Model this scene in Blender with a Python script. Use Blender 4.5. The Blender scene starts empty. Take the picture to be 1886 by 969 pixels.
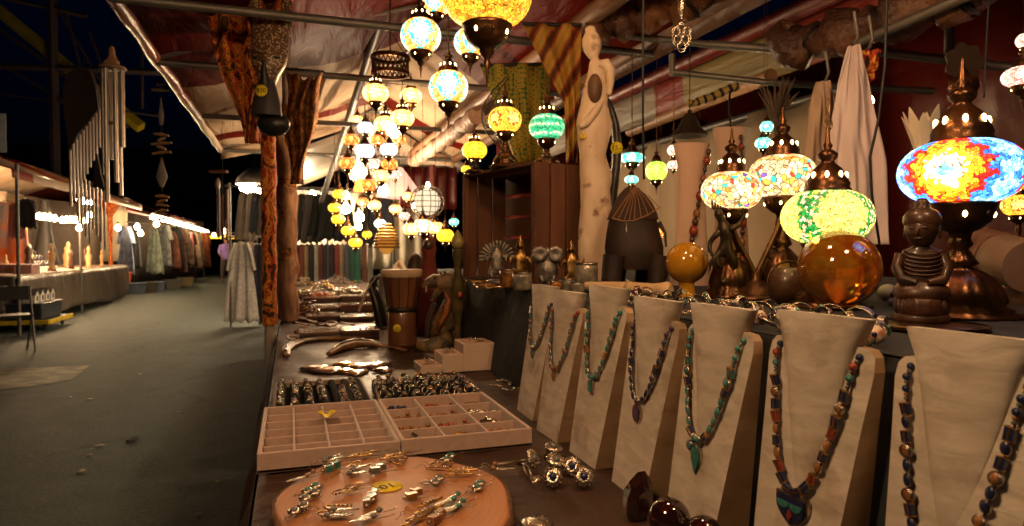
import bpy, math, random
from mathutils import Vector, Matrix, Euler
R = math.radians
rnd = random.Random(7)
sc = bpy.context.scene
col = sc.collection
# ------------------------------------------------------------ camera
FPX, PW, PH = 1220.0, 1886.0, 969.0
YAW, PIT = R(18.5), math.atan(26.5 / FPX)
CAM = Vector((0, 0, 1.28))
cd = bpy.data.cameras.new('camera'); cam = bpy.data.objects.new('camera', cd); col.objects.link(cam)
cam.location = CAM; cam.rotation_euler = Euler((R(90) - PIT, 0, -YAW), 'XYZ')
cd.sensor_width = 36; cd.lens = FPX / PW * 36; cd.clip_start = 0.02; cd.clip_end = 500
cd.dof.use_dof = True; cd.dof.focus_distance = 1.35; cd.dof.aperture_fstop = 7
sc.camera = cam
# ------------------------------------------------------------ world: night sky
w = bpy.data.worlds.new('World'); sc.world = w; w.use_nodes = True
nt = w.node_tree; bg = nt.nodes['Background']
sky = nt.nodes.new('ShaderNodeTexSky'); sky.sky_type = 'NISHITA'; sky.sun_disc = False
sky.sun_elevation = R(0.5); sky.sun_rotation = R(200); sky.air_density = 1.6
tint = nt.nodes.new('ShaderNodeMix'); tint.data_type = 'RGBA'; tint.blend_type = 'MULTIPLY'; tint.inputs[0].default_value = 1; tint.inputs[7].default_value = (.42, .60, 1, 1); sky.ozone_density = 6
nt.links.new(sky.outputs[0], tint.inputs[6]); nt.links.new(tint.outputs[2], bg.inputs[0]); bg.inputs[1].default_value = 0.005
sc.view_settings.view_transform = 'Standard'; sc.view_settings.look = 'None'
sc.view_settings.exposure = 1.0; sc.view_settings.gamma = 1.0
cy = sc.cycles; cy.use_denoising = True; cy.max_bounces = 6; cy.diffuse_bounces = 3; cy.glossy_bounces = 3
cy.transmission_bounces = 6; cy.transparent_max_bounces = 8; cy.sample_clamp_indirect = 4.0; cy.sample_clamp_direct = 0
cy.caustics_reflective = False; cy.caustics_refractive = False; cy.use_light_tree = True; cy.blur_glossy = 0.6

# ------------------------------------------------------------ unprojecting: photo pixel -> point in the place
_f = Vector((math.sin(YAW) * math.cos(PIT), math.cos(YAW) * math.cos(PIT), -math.sin(PIT)))
_r = Vector((math.cos(YAW), -math.sin(YAW), 0)); _u = _r.cross(_f)
def ray(px, py): return _f + _r * ((px - PW / 2) / FPX) - _u * ((py - PH / 2) / FPX)
def gd(px, py, D): return CAM + ray(px, py) * D                      # at a distance
def gz(px, py, z): d = ray(px, py); return CAM + d * ((z - CAM.z) / d.z)   # on a level
def gx(px, py, x): d = ray(px, py); return CAM + d * (x / d.x)
# ------------------------------------------------------------ helpers
def setp(o, label=None, cat=None, group=None, kind=None):
    if label: o['label'] = label
    if cat: o['category'] = cat
    if group: o['group'] = group
    if kind: o['kind'] = kind
    return o
def thing(name, label, cat, loc=(0, 0, 0), rz=0, group=None, scale=1, rot=None):
    o = bpy.data.objects.new(name, None); col.objects.link(o); o.empty_display_size = .05
    o.location = loc; o.rotation_euler = rot if rot else (0, 0, rz); o.scale = (scale,) * 3
    return setp(o, label, cat, group)
def kids(o): return [c for c in bpy.data.objects if c.parent == o]
_kid = {}
def copy_tree(o, parent=None):
    c = o.copy(); col.objects.link(c); c.parent = parent
    for k in _kid.get(o.name, []): copy_tree(k, c)
    return c
def dup(o, label, loc, rz=0, scale=None, rot=None, group=None):
    c = copy_tree(o); c.location = loc; c.rotation_euler = rot if rot else (0, 0, rz)
    if scale: c.scale = (scale,) * 3
    c['label'] = label
    if group: c['group'] = group
    return c
class MB:
    def __init__(s): s.v = []; s.f = []; s.m = []; s.s = []
    def add(s, vs, fs, mi=0, sm=False, M=None):
        b = len(s.v)
        s.v += [tuple(M @ Vector(p)) if M is not None else tuple(p) for p in vs]
        for f in fs: s.f.append([b + i for i in f]); s.m.append(mi); s.s.append(sm)
        return s
    def box(s, c, d, mi=0, rot=None, M=None):
        x, y, z = d[0] / 2, d[1] / 2, d[2] / 2
        vs = [Vector((a * x, b * y, e * z)) for a in (-1, 1) for b in (-1, 1) for e in (-1, 1)]
        if rot: E = Euler(rot).to_matrix(); vs = [E @ v for v in vs]
        vs = [v + Vector(c) for v in vs]
        return s.add(vs, [(0, 1, 3, 2), (4, 6, 7, 5), (0, 4, 5, 1), (2, 3, 7, 6), (0, 2, 6, 4), (1, 5, 7, 3)], mi, False, M)
    def loft(s, rings, mi=0, sm=True, cap=True, M=None, closed=True):
        n = len(rings[0]); vs = [p for r in rings for p in r]; fs = []
        for i in range(len(rings) - 1):
            for j in range(n if closed else n - 1):
                k = (j + 1) % n; fs.append((i * n + j, i * n + k, (i + 1) * n + k, (i + 1) * n + j))
        s.add(vs, fs, mi, sm, M)
        if cap and closed:
            s.add(rings[0], [list(range(n))[::-1]], mi, False, M); s.add(rings[-1], [list(range(n))], mi, False, M)
        return s
    def lathe(s, prof, c=(0, 0, 0), n=16, mi=0, M=None, cap=True, flute=0, fn=8):
        rings = []
        for r, z in prof:
            r = max(r, 1e-4)
            rings.append([(c[0] + r * (1 + flute * math.cos(fn * 2 * math.pi * j / n)) * math.cos(2 * math.pi * j / n),
                           c[1] + r * (1 + flute * math.cos(fn * 2 * math.pi * j / n)) * math.sin(2 * math.pi * j / n), c[2] + z) for j in range(n)])
        return s.loft(rings, mi, True, cap, M)
    def ell(s, c, r, n=12, m=8, mi=0, M=None):
        if not hasattr(r, '__len__'): r = (r, r, r)
        rings = []
        for i in range(m + 1):
            t = math.pi * i / m; q = max(math.sin(t), 1e-3)
            rings.append([(c[0] + r[0] * q * math.cos(2 * math.pi * j / n), c[1] + r[1] * q * math.sin(2 * math.pi * j / n), c[2] - r[2] * math.cos(t)) for j in range(n)])
        return s.loft(rings, mi, True, True, M)
    def tube(s, pts, r, n=6, mi=0, sm=True, M=None, flat=1.0):
        P = [Vector(p) for p in pts]; rr = r if hasattr(r, '__len__') else [r] * len(P)
        t0 = (P[1] - P[0]).normalized(); a = Vector((0, 0, 1)) if abs(t0.z) < .9 else Vector((1, 0, 0))
        u = t0.cross(a).normalized(); rings = []
        for i, p in enumerate(P):
            t = (P[min(i + 1, len(P) - 1)] - P[max(i - 1, 0)]).normalized()
            u = (u - t * u.dot(t)); u = u.normalized() if u.length > 1e-6 else t.orthogonal().normalized()
            v = t.cross(u)
            rings.append([p + (u * math.cos(2 * math.pi * j / n) + v * flat * math.sin(2 * math.pi * j / n)) * rr[i] for j in range(n)])
        return s.loft(rings, mi, sm, True, M)
    def prism(s, poly, t, M=None, mi=0, sidemi=None, sm=False):   # outline in xz, thickness along y
        n = len(poly); vs = [(x, -t / 2, z) for x, z in poly] + [(x, t / 2, z) for x, z in poly]
        s.add(vs, [list(range(n)), list(range(2 * n - 1, n - 1, -1))], mi, sm, M)
        s.add(vs, [(i, i + n, (i + 1) % n + n, (i + 1) % n) for i in range(n)], mi if sidemi is None else sidemi, sm, M)
        return s
    def sheet(s, nu, nv, fn, mi=0, sm=True, M=None):
        vs = [fn(i / nu, j / nv) for i in range(nu + 1) for j in range(nv + 1)]
        return s.add(vs, [(i * (nv + 1) + j, (i + 1) * (nv + 1) + j, (i + 1) * (nv + 1) + j + 1, i * (nv + 1) + j + 1) for i in range(nu) for j in range(nv)], mi, sm, M)
    def build(s, name, mats, parent=None, bevel=0, thick=0, seg=2, sub=0):
        me = bpy.data.meshes.new(name); me.from_pydata(s.v, [], s.f)
        if not isinstance(mats, (list, tuple)): mats = [mats]
        for m in mats: me.materials.append(m)
        me.polygons.foreach_set('material_index', s.m); me.polygons.foreach_set('use_smooth', s.s); me.update()
        o = bpy.data.objects.new(name, me); col.objects.link(o)
        if parent is not None: attach(o, parent)
        if thick: d = o.modifiers.new('t', 'SOLIDIFY'); d.thickness = thick; d.offset = 0
        if bevel: d = o.modifiers.new('b', 'BEVEL'); d.width = bevel; d.segments = seg; d.limit_method = 'ANGLE'; d.angle_limit = R(35)
        if sub: d = o.modifiers.new('s', 'SUBSURF'); d.levels = sub; d.render_levels = sub
        return o
def attach(o, parent):
    o.parent = parent; _kid.setdefault(parent.name, []).append(o); return o
def skin(name, joints, edges, m, parent=None, root=0, sub=2):
    me = bpy.data.meshes.new(name); me.from_pydata([j[:3] for j in joints], edges, [])
    me.materials.append(m); o = bpy.data.objects.new(name, me); col.objects.link(o)
    sk = o.modifiers.new('k', 'SKIN'); sk.use_smooth_shade = True
    if not me.skin_vertices: me.attributes.new
    lay = me.skin_vertices[0] if me.skin_vertices else None
    for i, j in enumerate(joints):
        r = j[3]; lay.data[i].radius = (r, r) if not hasattr(r, '__len__') else r; lay.data[i].use_root = (i == root)
    d = o.modifiers.new('s', 'SUBSURF'); d.levels = sub; d.render_levels = sub
    if parent is not None: attach(o, parent)
    return o
_txt = {}
def text_mesh(s, size):
    cu = bpy.data.curves.new('lettering', 'FONT'); cu.body = s; cu.size = size; cu.align_x = 'CENTER'; cu.align_y = 'CENTER'; cu.offset = size * .012
    cu.extrude = size * .01
    o = bpy.data.objects.new('lettering', cu); col.objects.link(o)
    me = bpy.data.meshes.new_from_object(o.evaluated_get(bpy.context.evaluated_depsgraph_get())); me.name = 'lettering'
    bpy.data.objects.remove(o); return me
ORDN = ['first', 'second', 'third', 'fourth', 'fifth', 'sixth', 'seventh', 'eighth', 'ninth', 'tenth', 'eleventh', 'twelfth', 'thirteenth', 'fourteenth', 'fifteenth', 'sixteenth', 'seventeenth', 'eighteenth', 'nineteenth', 'twentieth', 'twenty first', 'twenty second', 'twenty third', 'twenty fourth', 'twenty fifth', 'last']
# ------------------------------------------------------------ materials
_m = {}
def N(nt, t, **k):
    n = nt.nodes.new('ShaderNode' + t)
    for a, b in k.items(): setattr(n, a, b)
    return n
def mat(name, c, rough=.6, metal=0.0, var=0.25, vs=8.0, bump=0.0, bs=60.0, c2=None, emit=None, es=0, spec=.5, sheen=0, dist=.002, lo=.4, hi=.6, coat=0, trans=0, ior=1.45, bdet=4):
    if name in _m: return _m[name]
    m = bpy.data.materials.new(name); m.use_nodes = True; nt = m.node_tree; p = nt.nodes['Principled BSDF']; L = nt.links.new
    p.inputs['Roughness'].default_value = rough; p.inputs['Metallic'].default_value = metal
    p.inputs['Specular IOR Level'].default_value = spec; p.inputs['Sheen Weight'].default_value = sheen
    p.inputs['Coat Weight'].default_value = coat; p.inputs['Transmission Weight'].default_value = trans; p.inputs['IOR'].default_value = ior
    tc = N(nt, 'TexCoord'); no = N(nt, 'TexNoise'); no.inputs['Scale'].default_value = vs; no.inputs['Detail'].default_value = 6
    L(tc.outputs['Object'], no.inputs['Vector'])
    rp = N(nt, 'ValToRGB'); e = rp.color_ramp.elements
    e[0].position = lo if c2 else .25; e[1].position = hi if c2 else .75
    c = tuple(c) + (1,)
    a = tuple(x * (1 - var) for x in c[:3]) + (1,); b = (tuple(c2) + (1,)) if c2 else tuple(min(1, x * (1 + var)) for x in c[:3]) + (1,)
    e[0].color = c if c2 else a; e[1].color = b
    L(no.outputs[0], rp.inputs[0]); L(rp.outputs[0], p.inputs['Base Color'])
    if bump:
        n2 = N(nt, 'TexNoise'); n2.inputs['Scale'].default_value = bs; n2.inputs['Detail'].default_value = bdet; L(tc.outputs['Object'], n2.inputs['Vector'])
        bn = N(nt, 'Bump'); bn.inputs['Strength'].default_value = bump; bn.inputs['Distance'].default_value = dist
        L(n2.outputs[0], bn.inputs['Height']); L(bn.outputs[0], p.inputs['Normal'])
    if emit: p.inputs['Emission Color'].default_value = tuple(emit) + (1,); p.inputs['Emission Strength'].default_value = es
    _m[name] = m; return m
def ramp(nt, stops, mode='LINEAR'):
    r = N(nt, 'ValToRGB'); r.color_ramp.interpolation = mode; e = r.color_ramp.elements
    while len(e) < len(stops): e.new(.5)
    for k, (p, c) in enumerate(stops): e[k].position = p; e[k].color = tuple(c) + (1,)
    return r
def math_(nt, op, a, b=None, c=None):
    n = N(nt, 'Math', operation=op)
    for i, x in enumerate((a, b, c)):
        if x is None: continue
        if isinstance(x, (int, float)): n.inputs[i].default_value = x
        else: nt.links.new(x, n.inputs[i])
    return n.outputs[0]
def mosaic(name, stops, es, nsec=5, ts=26, r=.07, jit=.35, bands=False, vscale=1.0, squash=.7, phase=0.0, petals=0):
    """Turkish mosaic glass, lit from inside: medallions of glass chips round the globe, in the globe's own coordinates."""
    m = bpy.data.materials.new(name); m.use_nodes = True; nt = m.node_tree; p = nt.nodes['Principled BSDF']; L = nt.links.new
    tc = N(nt, 'TexCoord'); mp = N(nt, 'Mapping'); mp.inputs['Scale'].default_value = (1 / r,) * 3; L(tc.outputs['Object'], mp.inputs[0])
    vo = N(nt, 'TexVoronoi'); vo.inputs['Scale'].default_value = ts / 3.0; L(mp.outputs[0], vo.inputs['Vector'])
    ve = N(nt, 'TexVoronoi', feature='DISTANCE_TO_EDGE'); ve.inputs['Scale'].default_value = ts / 3.0; L(mp.outputs[0], ve.inputs['Vector'])
    sp = N(nt, 'SeparateXYZ'); L(vo.outputs['Position'], sp.inputs[0])
    k = ts / 4 if False else 1.0
    ph = math_(nt, 'ARCTAN2', sp.outputs[1], sp.outputs[0])
    t = math_(nt, 'ADD', math_(nt, 'MULTIPLY', ph, nsec / (2 * math.pi)), .5 + phase)
    u = math_(nt, 'MULTIPLY', math_(nt, 'SUBTRACT', math_(nt, 'FRACT', t), .5), 2 * math.pi / nsec)
    v = math_(nt, 'MULTIPLY', sp.outputs[2], 1.0 / squash * vscale)
    if bands: d = math_(nt, 'FRACT', math_(nt, 'MULTIPLY', math_(nt, 'ADD', v, 1.0), 1.6))
    else: d = math_(nt, 'SQRT', math_(nt, 'ADD', math_(nt, 'MULTIPLY', u, u), math_(nt, 'MULTIPLY', v, math_(nt, 'MULTIPLY', v, .55))))
    if petals: d = math_(nt, 'MULTIPLY', d, math_(nt, 'ADD', 1.0, math_(nt, 'MULTIPLY', math_(nt, 'COSINE', math_(nt, 'MULTIPLY', math_(nt, 'ARCTAN2', v, u), petals)), .13)))
    sc_ = N(nt, 'SeparateColor'); L(vo.outputs['Color'], sc_.inputs[0])
    d2 = math_(nt, 'ADD', d, math_(nt, 'MULTIPLY', math_(nt, 'SUBTRACT', sc_.outputs[0], .5), jit))
    rp = ramp(nt, stops, 'CONSTANT'); L(d2, rp.inputs[0])
    edge = ramp(nt, [(0, (.05, .03, .015)), (.045, (.35, .3, .25)), (.075, (1, 1, 1))]); L(ve.outputs[0], edge.inputs[0])
    mx = N(nt, 'Mix', data_type='RGBA', blend_type='MULTIPLY'); mx.inputs[0].default_value = 1
    L(rp.outputs[0], mx.inputs[6]); L(edge.outputs[0], mx.inputs[7])
    L(mx.outputs[2], p.inputs['Emission Color']); p.inputs['Base Color'].default_value = (.03, .03, .03, 1)
    L(math_(nt, 'MULTIPLY', math_(nt, 'ADD', math_(nt, 'MULTIPLY', sc_.outputs[1], 1.1), .40), es * .68), p.inputs['Emission Strength'])
    p.inputs['Roughness'].default_value = .25
    bn = N(nt, 'Bump'); bn.inputs['Strength'].default_value = .5; bn.inputs['Distance'].default_value = .002
    L(ve.outputs[0], bn.inputs['Height']); L(bn.outputs[0], p.inputs['Normal'])
    return m
def bands_mat(name, stops, axis=1, rough=.4, bump=.3, bs=3.0, scale=1.0, off=0.0, wr=(1, 1, 1), dist=.05, spec=.5, trans=False, coat=0, detail=5, dirt=.25):
    """cloth or vinyl in plain colour bands along one axis"""
    m = bpy.data.materials.new(name); m.use_nodes = True; nt = m.node_tree; p = nt.nodes['Principled BSDF']; L = nt.links.new
    tc = N(nt, 'TexCoord'); sp = N(nt, 'SeparateXYZ'); L(tc.outputs['Object'], sp.inputs[0])
    t = math_(nt, 'ADD', math_(nt, 'MULTIPLY', sp.outputs[axis], scale), off)
    rp = ramp(nt, stops, 'CONSTANT'); L(t, rp.inputs[0])
    no = N(nt, 'TexNoise'); no.inputs['Scale'].default_value = 2.2; no.inputs['Detail'].default_value = 8; L(tc.outputs['Object'], no.inputs[0])
    dr = ramp(nt, [(.3, (1 - dirt, 1 - dirt * 1.1, 1 - dirt * 1.3)), (.65, (1, 1, 1))]); L(no.outputs[0], dr.inputs[0])
    mx = N(nt, 'Mix', data_type='RGBA', blend_type='MULTIPLY'); mx.inputs[0].default_value = 1; L(rp.outputs[0], mx.inputs[6]); L(dr.outputs[0], mx.inputs[7])
    L(mx.outputs[2], p.inputs['Base Color'])
    p.inputs['Roughness'].default_value = rough; p.inputs['Specular IOR Level'].default_value = spec; p.inputs['Coat Weight'].default_value = coat
    mp = N(nt, 'Mapping'); mp.inputs['Scale'].default_value = wr; L(tc.outputs['Object'], mp.inputs[0])
    n2 = N(nt, 'TexNoise'); n2.inputs['Scale'].default_value = bs; n2.inputs['Detail'].default_value = detail; n2.inputs['Distortion'].default_value = .6; L(mp.outputs[0], n2.inputs[0])
    bn = N(nt, 'Bump'); bn.inputs['Strength'].default_value = bump; bn.inputs['Distance'].default_value = dist; L(n2.outputs[0], bn.inputs['Height']); L(bn.outputs[0], p.inputs['Normal'])
    if trans:
        tr = N(nt, 'BsdfTranslucent'); L(mx.outputs[2], tr.inputs[0]); ms = N(nt, 'MixShader'); ms.inputs[0].default_value = .3
        L(p.outputs[0], ms.inputs[1]); L(tr.outputs[0], ms.inputs[2]); L(ms.outputs[0], nt.nodes['Material Output'].inputs[0])
    return m
def batik(name, cs, sc1=14, wr=(1, 1, 1), rough=.8, kind='noise'):
    """printed cloth: blobs and veins in three colours"""
    m = bpy.data.materials.new(name); m.use_nodes = True; nt = m.node_tree; p = nt.nodes['Principled BSDF']; L = nt.links.new
    tc = N(nt, 'TexCoord'); mp = N(nt, 'Mapping'); mp.inputs['Scale'].default_value = wr; L(tc.outputs['Object'], mp.inputs[0])
    if kind == 'noise':
        a = N(nt, 'TexNoise'); a.inputs['Scale'].default_value = sc1; a.inputs['Detail'].default_value = 3; a.inputs['Distortion'].default_value = 2.0
        L(mp.outputs[0], a.inputs[0]); o = a.outputs[0]
    elif kind == 'wave':
        a = N(nt, 'TexWave', wave_profile='TRI', bands_direction='DIAGONAL'); a.inputs['Scale'].default_value = sc1; a.inputs['Distortion'].default_value = .7; a.inputs['Detail Scale'].default_value = 6; a.inputs['Detail'].default_value = 1
        L(mp.outputs[0], a.inputs[0]); o = a.outputs[1]
    else:
        a = N(nt, 'TexVoronoi'); a.inputs['Scale'].default_value = sc1; a.inputs['Randomness'].default_value = .25; L(mp.outputs[0], a.inputs[0]); o = a.outputs[0]
    n = len(cs); st = [(.36 + .28 * i / n, c) for i, c in enumerate(cs)] if kind == 'noise' else [(i / n, c) for i, c in enumerate(cs)]
    rp = ramp(nt, st, 'CONSTANT'); L(o, rp.inputs[0]); L(rp.outputs[0], p.inputs['Base Color']); p.inputs['Roughness'].default_value = rough
    n2 = N(nt, 'TexNoise'); n2.inputs['Scale'].default_value = 25; L(tc.outputs['Object'], n2.inputs[0])
    bn = N(nt, 'Bump'); bn.inputs['Strength'].default_value = .4; bn.inputs['Distance'].default_value = .01; L(n2.outputs[0], bn.inputs['Height']); L(bn.outputs[0], p.inputs['Normal'])
    return m
def woodmat(name, c1, c2, wr=(1, 1, 12), s=3.0, rough=.55, bump=.3, coat=0, cracks=0):
    m = bpy.data.materials.new(name); m.use_nodes = True; nt = m.node_tree; p = nt.nodes['Principled BSDF']; L = nt.links.new
    tc = N(nt, 'TexCoord'); oi = N(nt, 'ObjectInfo'); mp = N(nt, 'Mapping'); mp.inputs['Scale'].default_value = wr; va = N(nt, 'VectorMath', operation='ADD'); L(tc.outputs['Object'], va.inputs[0]); L(math_(nt, 'MULTIPLY', oi.outputs['Random'], 9.0), va.inputs[1]); L(va.outputs[0], mp.inputs[0])
    a = N(nt, 'TexNoise'); a.inputs['Scale'].default_value = s; a.inputs['Detail'].default_value = 8; a.inputs['Distortion'].default_value = .5; L(mp.outputs[0], a.inputs[0])
    rp = ramp(nt, [(.3, c1), (.7, c2)]); L(a.outputs[0], rp.inputs[0])
    p.inputs['Roughness'].default_value = rough; p.inputs['Coat Weight'].default_value = coat; src = rp.outputs[0]
    if cracks:
        b = N(nt, 'TexNoise'); b.inputs['Scale'].default_value = 14; b.inputs['Detail'].default_value = 5; L(va.outputs[0], b.inputs[0])
        r2 = ramp(nt, [(.33, (.30, .14, .06)), (.43, (1, 1, 1))]); L(b.outputs[0], r2.inputs[0])
        mx = N(nt, 'Mix', data_type='RGBA', blend_type='MULTIPLY'); mx.inputs[0].default_value = cracks; L(src, mx.inputs[6]); L(r2.outputs[0], mx.inputs[7]); src = mx.outputs[2]
    L(src, p.inputs['Base Color'])
    bn = N(nt, 'Bump'); bn.inputs['Strength'].default_value = bump; bn.inputs['Distance'].default_value = .003; L(a.outputs[0], bn.inputs['Height']); L(bn.outputs[0], p.inputs['Normal'])
    return m
STEEL = mat('steel pipe', (.17, .155, .14), .5, .6, bump=.1)
DARKST = mat('dark painted steel', (.03, .035, .045), .6, 0)
BRASS = mat('aged bronze', (.075, .036, .018), .3, .85, vs=30, bump=.4, bs=140, c2=(.15, .068, .028))
SILVER = mat('tarnished silver', (.50, .44, .36), .24, .95, vs=60, bump=.5, bs=400, c2=(.20, .16, .13), lo=.5, hi=.66)
GOLD = mat('gilt brass', (.55, .33, .10), .3, .9, vs=40, bump=.5, bs=160, c2=(.12, .06, .02))
BLACK = mat('black velvet', (.007, .006, .006), .98, 0, spec=.1)
YEL = mat('yellow sticker paper', (.80, .62, .02), .7, var=.05)
INK = mat('black ink', (.02, .02, .02), .7)
WIRE = mat('black cable', (.01, .01, .01), .5)
def sticker(parent, loc, rot, r=.022, s=None):
    b = MB(); b.lathe([(0, 0), (r, 0), (r, .0006), (0, .0006)], n=24)
    o = b.build('price_sticker', YEL, parent); o.location = loc; o.rotation_euler = rot
    if s:
        me = _txt.get((s, r)) or text_mesh(s, r * 1.05); _txt[(s, r)] = me
        if not me.materials: me.materials.append(INK)
        t = bpy.data.objects.new('lettering', me); col.objects.link(t); attach(t, o); t.location = (0, 0, .0009)
    return o
# ============================================================ SETTING
def asphalt():
    m = bpy.data.materials.new('asphalt'); m.use_nodes = True; nt = m.node_tree; p = nt.nodes['Principled BSDF']; L = nt.links.new
    tc = N(nt, 'TexCoord')
    a = N(nt, 'TexNoise'); a.inputs['Scale'].default_value = 4.5; a.inputs['Detail'].default_value = 8; a.inputs['Roughness'].default_value = .65; L(tc.outputs['Object'], a.inputs[0])
    b = N(nt, 'TexNoise'); b.inputs['Scale'].default_value = 45; b.inputs['Detail'].default_value = 3; L(tc.outputs['Object'], b.inputs[0])
    r1 = ramp(nt, [(.25, (.018, .030, .028)), (.75, (.030, .043, .038))]); L(a.outputs[0], r1.inputs[0])
    v = N(nt, 'TexVoronoi'); v.inputs['Scale'].default_value = 6.5; fg = ramp(nt, [(.38, (.62, .62, .62)), (.62, (1.45, 1.42, 1.35))]); L(b.outputs[0], fg.inputs[0]); mf = N(nt, 'Mix', data_type='RGBA', blend_type='MULTIPLY'); mf.inputs[0].default_value = 1; L(r1.outputs[0], mf.inputs[6]); L(fg.outputs[0], mf.inputs[7]); dn = N(nt, 'TexNoise'); dn.inputs['Scale'].default_value = 3; dn.inputs['Detail'].default_value = 5; L(tc.outputs['Object'], dn.inputs[0]); dm = N(nt, 'Mix', data_type='RGBA'); dm.inputs[0].default_value = .35; L(tc.outputs['Object'], dm.inputs[6]); L(dn.outputs[1], dm.inputs[7]); ck = N(nt, 'TexVoronoi', feature='DISTANCE_TO_EDGE'); ck.inputs['Scale'].default_value = .8; L(dm.outputs[2], ck.inputs[0]); cr = ramp(nt, [(.0, (.35, .35, .35)), (.012, (1, 1, 1))]); L(ck.outputs[0], cr.inputs[0]); mc = N(nt, 'Mix', data_type='RGBA', blend_type='MULTIPLY'); mc.inputs[0].default_value = 1; L(mf.outputs[2], mc.inputs[6]); L(cr.outputs[0], mc.inputs[7]); L(tc.outputs['Object'], v.inputs[0])
    r2 = ramp(nt, [(.035, (5, 4.2, 3.0)), (.05, (1, 1, 1))], 'CONSTANT'); r2.color_ramp.elements[0].position = 0; r2.color_ramp.elements[1].position = .04; L(v.outputs[0], r2.inputs[0])
    mx = N(nt, 'Mix', data_type='RGBA', blend_type='MULTIPLY'); mx.inputs[0].default_value = 1; L(mc.outputs[2], mx.inputs[6]); L(r2.outputs[0], mx.inputs[7])
    L(mx.outputs[2], p.inputs['Base Color'])
    rr = ramp(nt, [(.35, (.70,) * 3), (.65, (.82,) * 3)]); L(a.outputs[0], rr.inputs[0]); L(rr.outputs[0], p.inputs['Roughness'])
    bn = N(nt, 'Bump'); bn.inputs['Strength'].default_value = .5; bn.inputs['Distance'].default_value = .004; L(b.outputs[0], bn.inputs['Height']); L(bn.outputs[0], p.inputs['Normal'])
    return m
g = MB(); g.sheet(8, 8, lambda u, v: (-150 + 300 * u, -60 + 360 * v, 0)); o = g.build('ground', asphalt()); setp(o, kind='structure', label='dark worn asphalt of the market aisle')
# litter and paint flecks on the aisle
LIGHT_POOL = mat('painted light pool', (.20, .18, .11), .7, vs=6, c2=(.09, .08, .05), bump=.3, bs=40)  # lamp light falling between the left stalls, painted as a pale patch
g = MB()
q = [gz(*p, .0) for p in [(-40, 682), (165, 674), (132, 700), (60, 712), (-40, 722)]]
g.add([(p.x, p.y, .004) for p in q], [list(range(5))]); o = g.build('painted_light_pool', LIGHT_POOL); setp(o, kind='structure', label='pool of stall light painted on the asphalt')
LIT = [((165, 736), 'crumpled cream paper scrap in the middle of the aisle', (.6, .55, .4), .022), ((246, 812), 'dark curled leaf lying on the aisle floor', (.01, .01, .01), .05), ((130, 732), 'small pale scrap left of the crumpled paper', (.4, .36, .25), .016), ((183, 822), 'flat pale wrapper near the dark curled leaf', (.3, .27, .2), .028), ((165, 840), 'small brown scrap left of the dark curled leaf', (.28, .16, .08), .02), ((400, 888), 'tiny yellowish scrap near the table cloth', (.4, .35, .1), .012), ((366, 948), 'tiny pale scrap at the bottom of the aisle', (.4, .38, .3), .012), ((150, 870), 'pale paper strip toward the front of the aisle', (.25, .23, .18), .03), ((258, 690), 'small pale scrap beyond the leaf', (.3, .27, .2), .02), ((330, 760), 'small grey scrap in the right half of the aisle', (.2, .19, .15), .02)]
for i, ((px, py), lb, c_, s_) in enumerate(LIT):
    p = gz(px, py, 0); t = thing('paper_scrap' if i != 1 else 'dead_leaf', lb, 'litter' if i != 1 else 'leaf', (p.x, p.y, .004), i * 1.1, 'litter on the aisle' if i != 1 else None)
    b = MB(); b.sheet(5, 4, lambda u, v: ((u - .5) * 2 * s_, (v - .5) * s_ * (1.3 - abs(u - .5)), .25 * s_ * abs(math.sin(u * 5 + v * 3 + i)))); b.build('piece', mat('litter%d' % i, c_, .8), t, thick=.001)
g = MB(); q = [gz(*p, 0) for p in ((414, 679), (418, 679), (428, 667), (486, 663), (486, 665), (430, 669))]; g.add([(p.x, p.y, .004) for p in q], [list(range(6))]); o = g.build('road_marking', mat('faded chalk', (.22, .16, .13), .9, vs=30, c2=(.05, .05, .04))); setp(o, kind='structure', label='faded pinkish chalk angle on the aisle floor')
b = MB(); b.box((0, 34, 6), (46, .3, 12)); o = b.build('hall_wall', mat('dark hall cladding', (.030, .036, .05), .8, vs=.6)); o.location = (-8, 46, 0); setp(o, 'dark blue hall cladding beyond the stalls', kind='structure')

# ------------------------------------------------------------ hall roof truss, upper left
t = thing('hall_truss', 'dark steel roof truss with a yellow striped girder above the left stalls', 'truss')
b = MB()
def beam(m_, a, c, r, n=4, mi=0): m_.tube([a, c], r, n, mi, sm=False)
D = 26
for a, c, r in [((-60, 120), (470, 140), .07), ((0, 55), (150, 160), .045), ((-40, 95), (125, 190), .03), ((95, -20), (103, 340), .10), ((0, -5), (160, 30), .05), ((120, 20), (150, 130), .03), ((165, 60), (190, 130), .03), ((90, -10), (235, 235), .03), ((262, 60), (262, 200), .03), ((-20, 170), (300, 215), .02)]:
    beam(b, gd(*a, D), gd(*c, D), r * 1.8)
ob = b.build('frame', mat('truss steel', (.16, .11, .11), .6, .2), t)
b = MB(); beam(b, gd(-20, 5, D + .3), gd(260, 235, D + .6), .24); b.build('girder', bands_mat('yellow girder', [(0, (.80, .62, .02)), (.99, (.8, .62, .02))], 0, .6, .1), t)
t = thing('hall_notice', 'pale paper notice fixed on a dark wall at the left edge', 'notice'); t.location = gd(4, 245, 12)
b = MB(); b.box((0, 0, 0), (.12, .02, .7)); b.build('sheet', mat('grey paper', (.32, .33, .34), .8), t)

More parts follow.
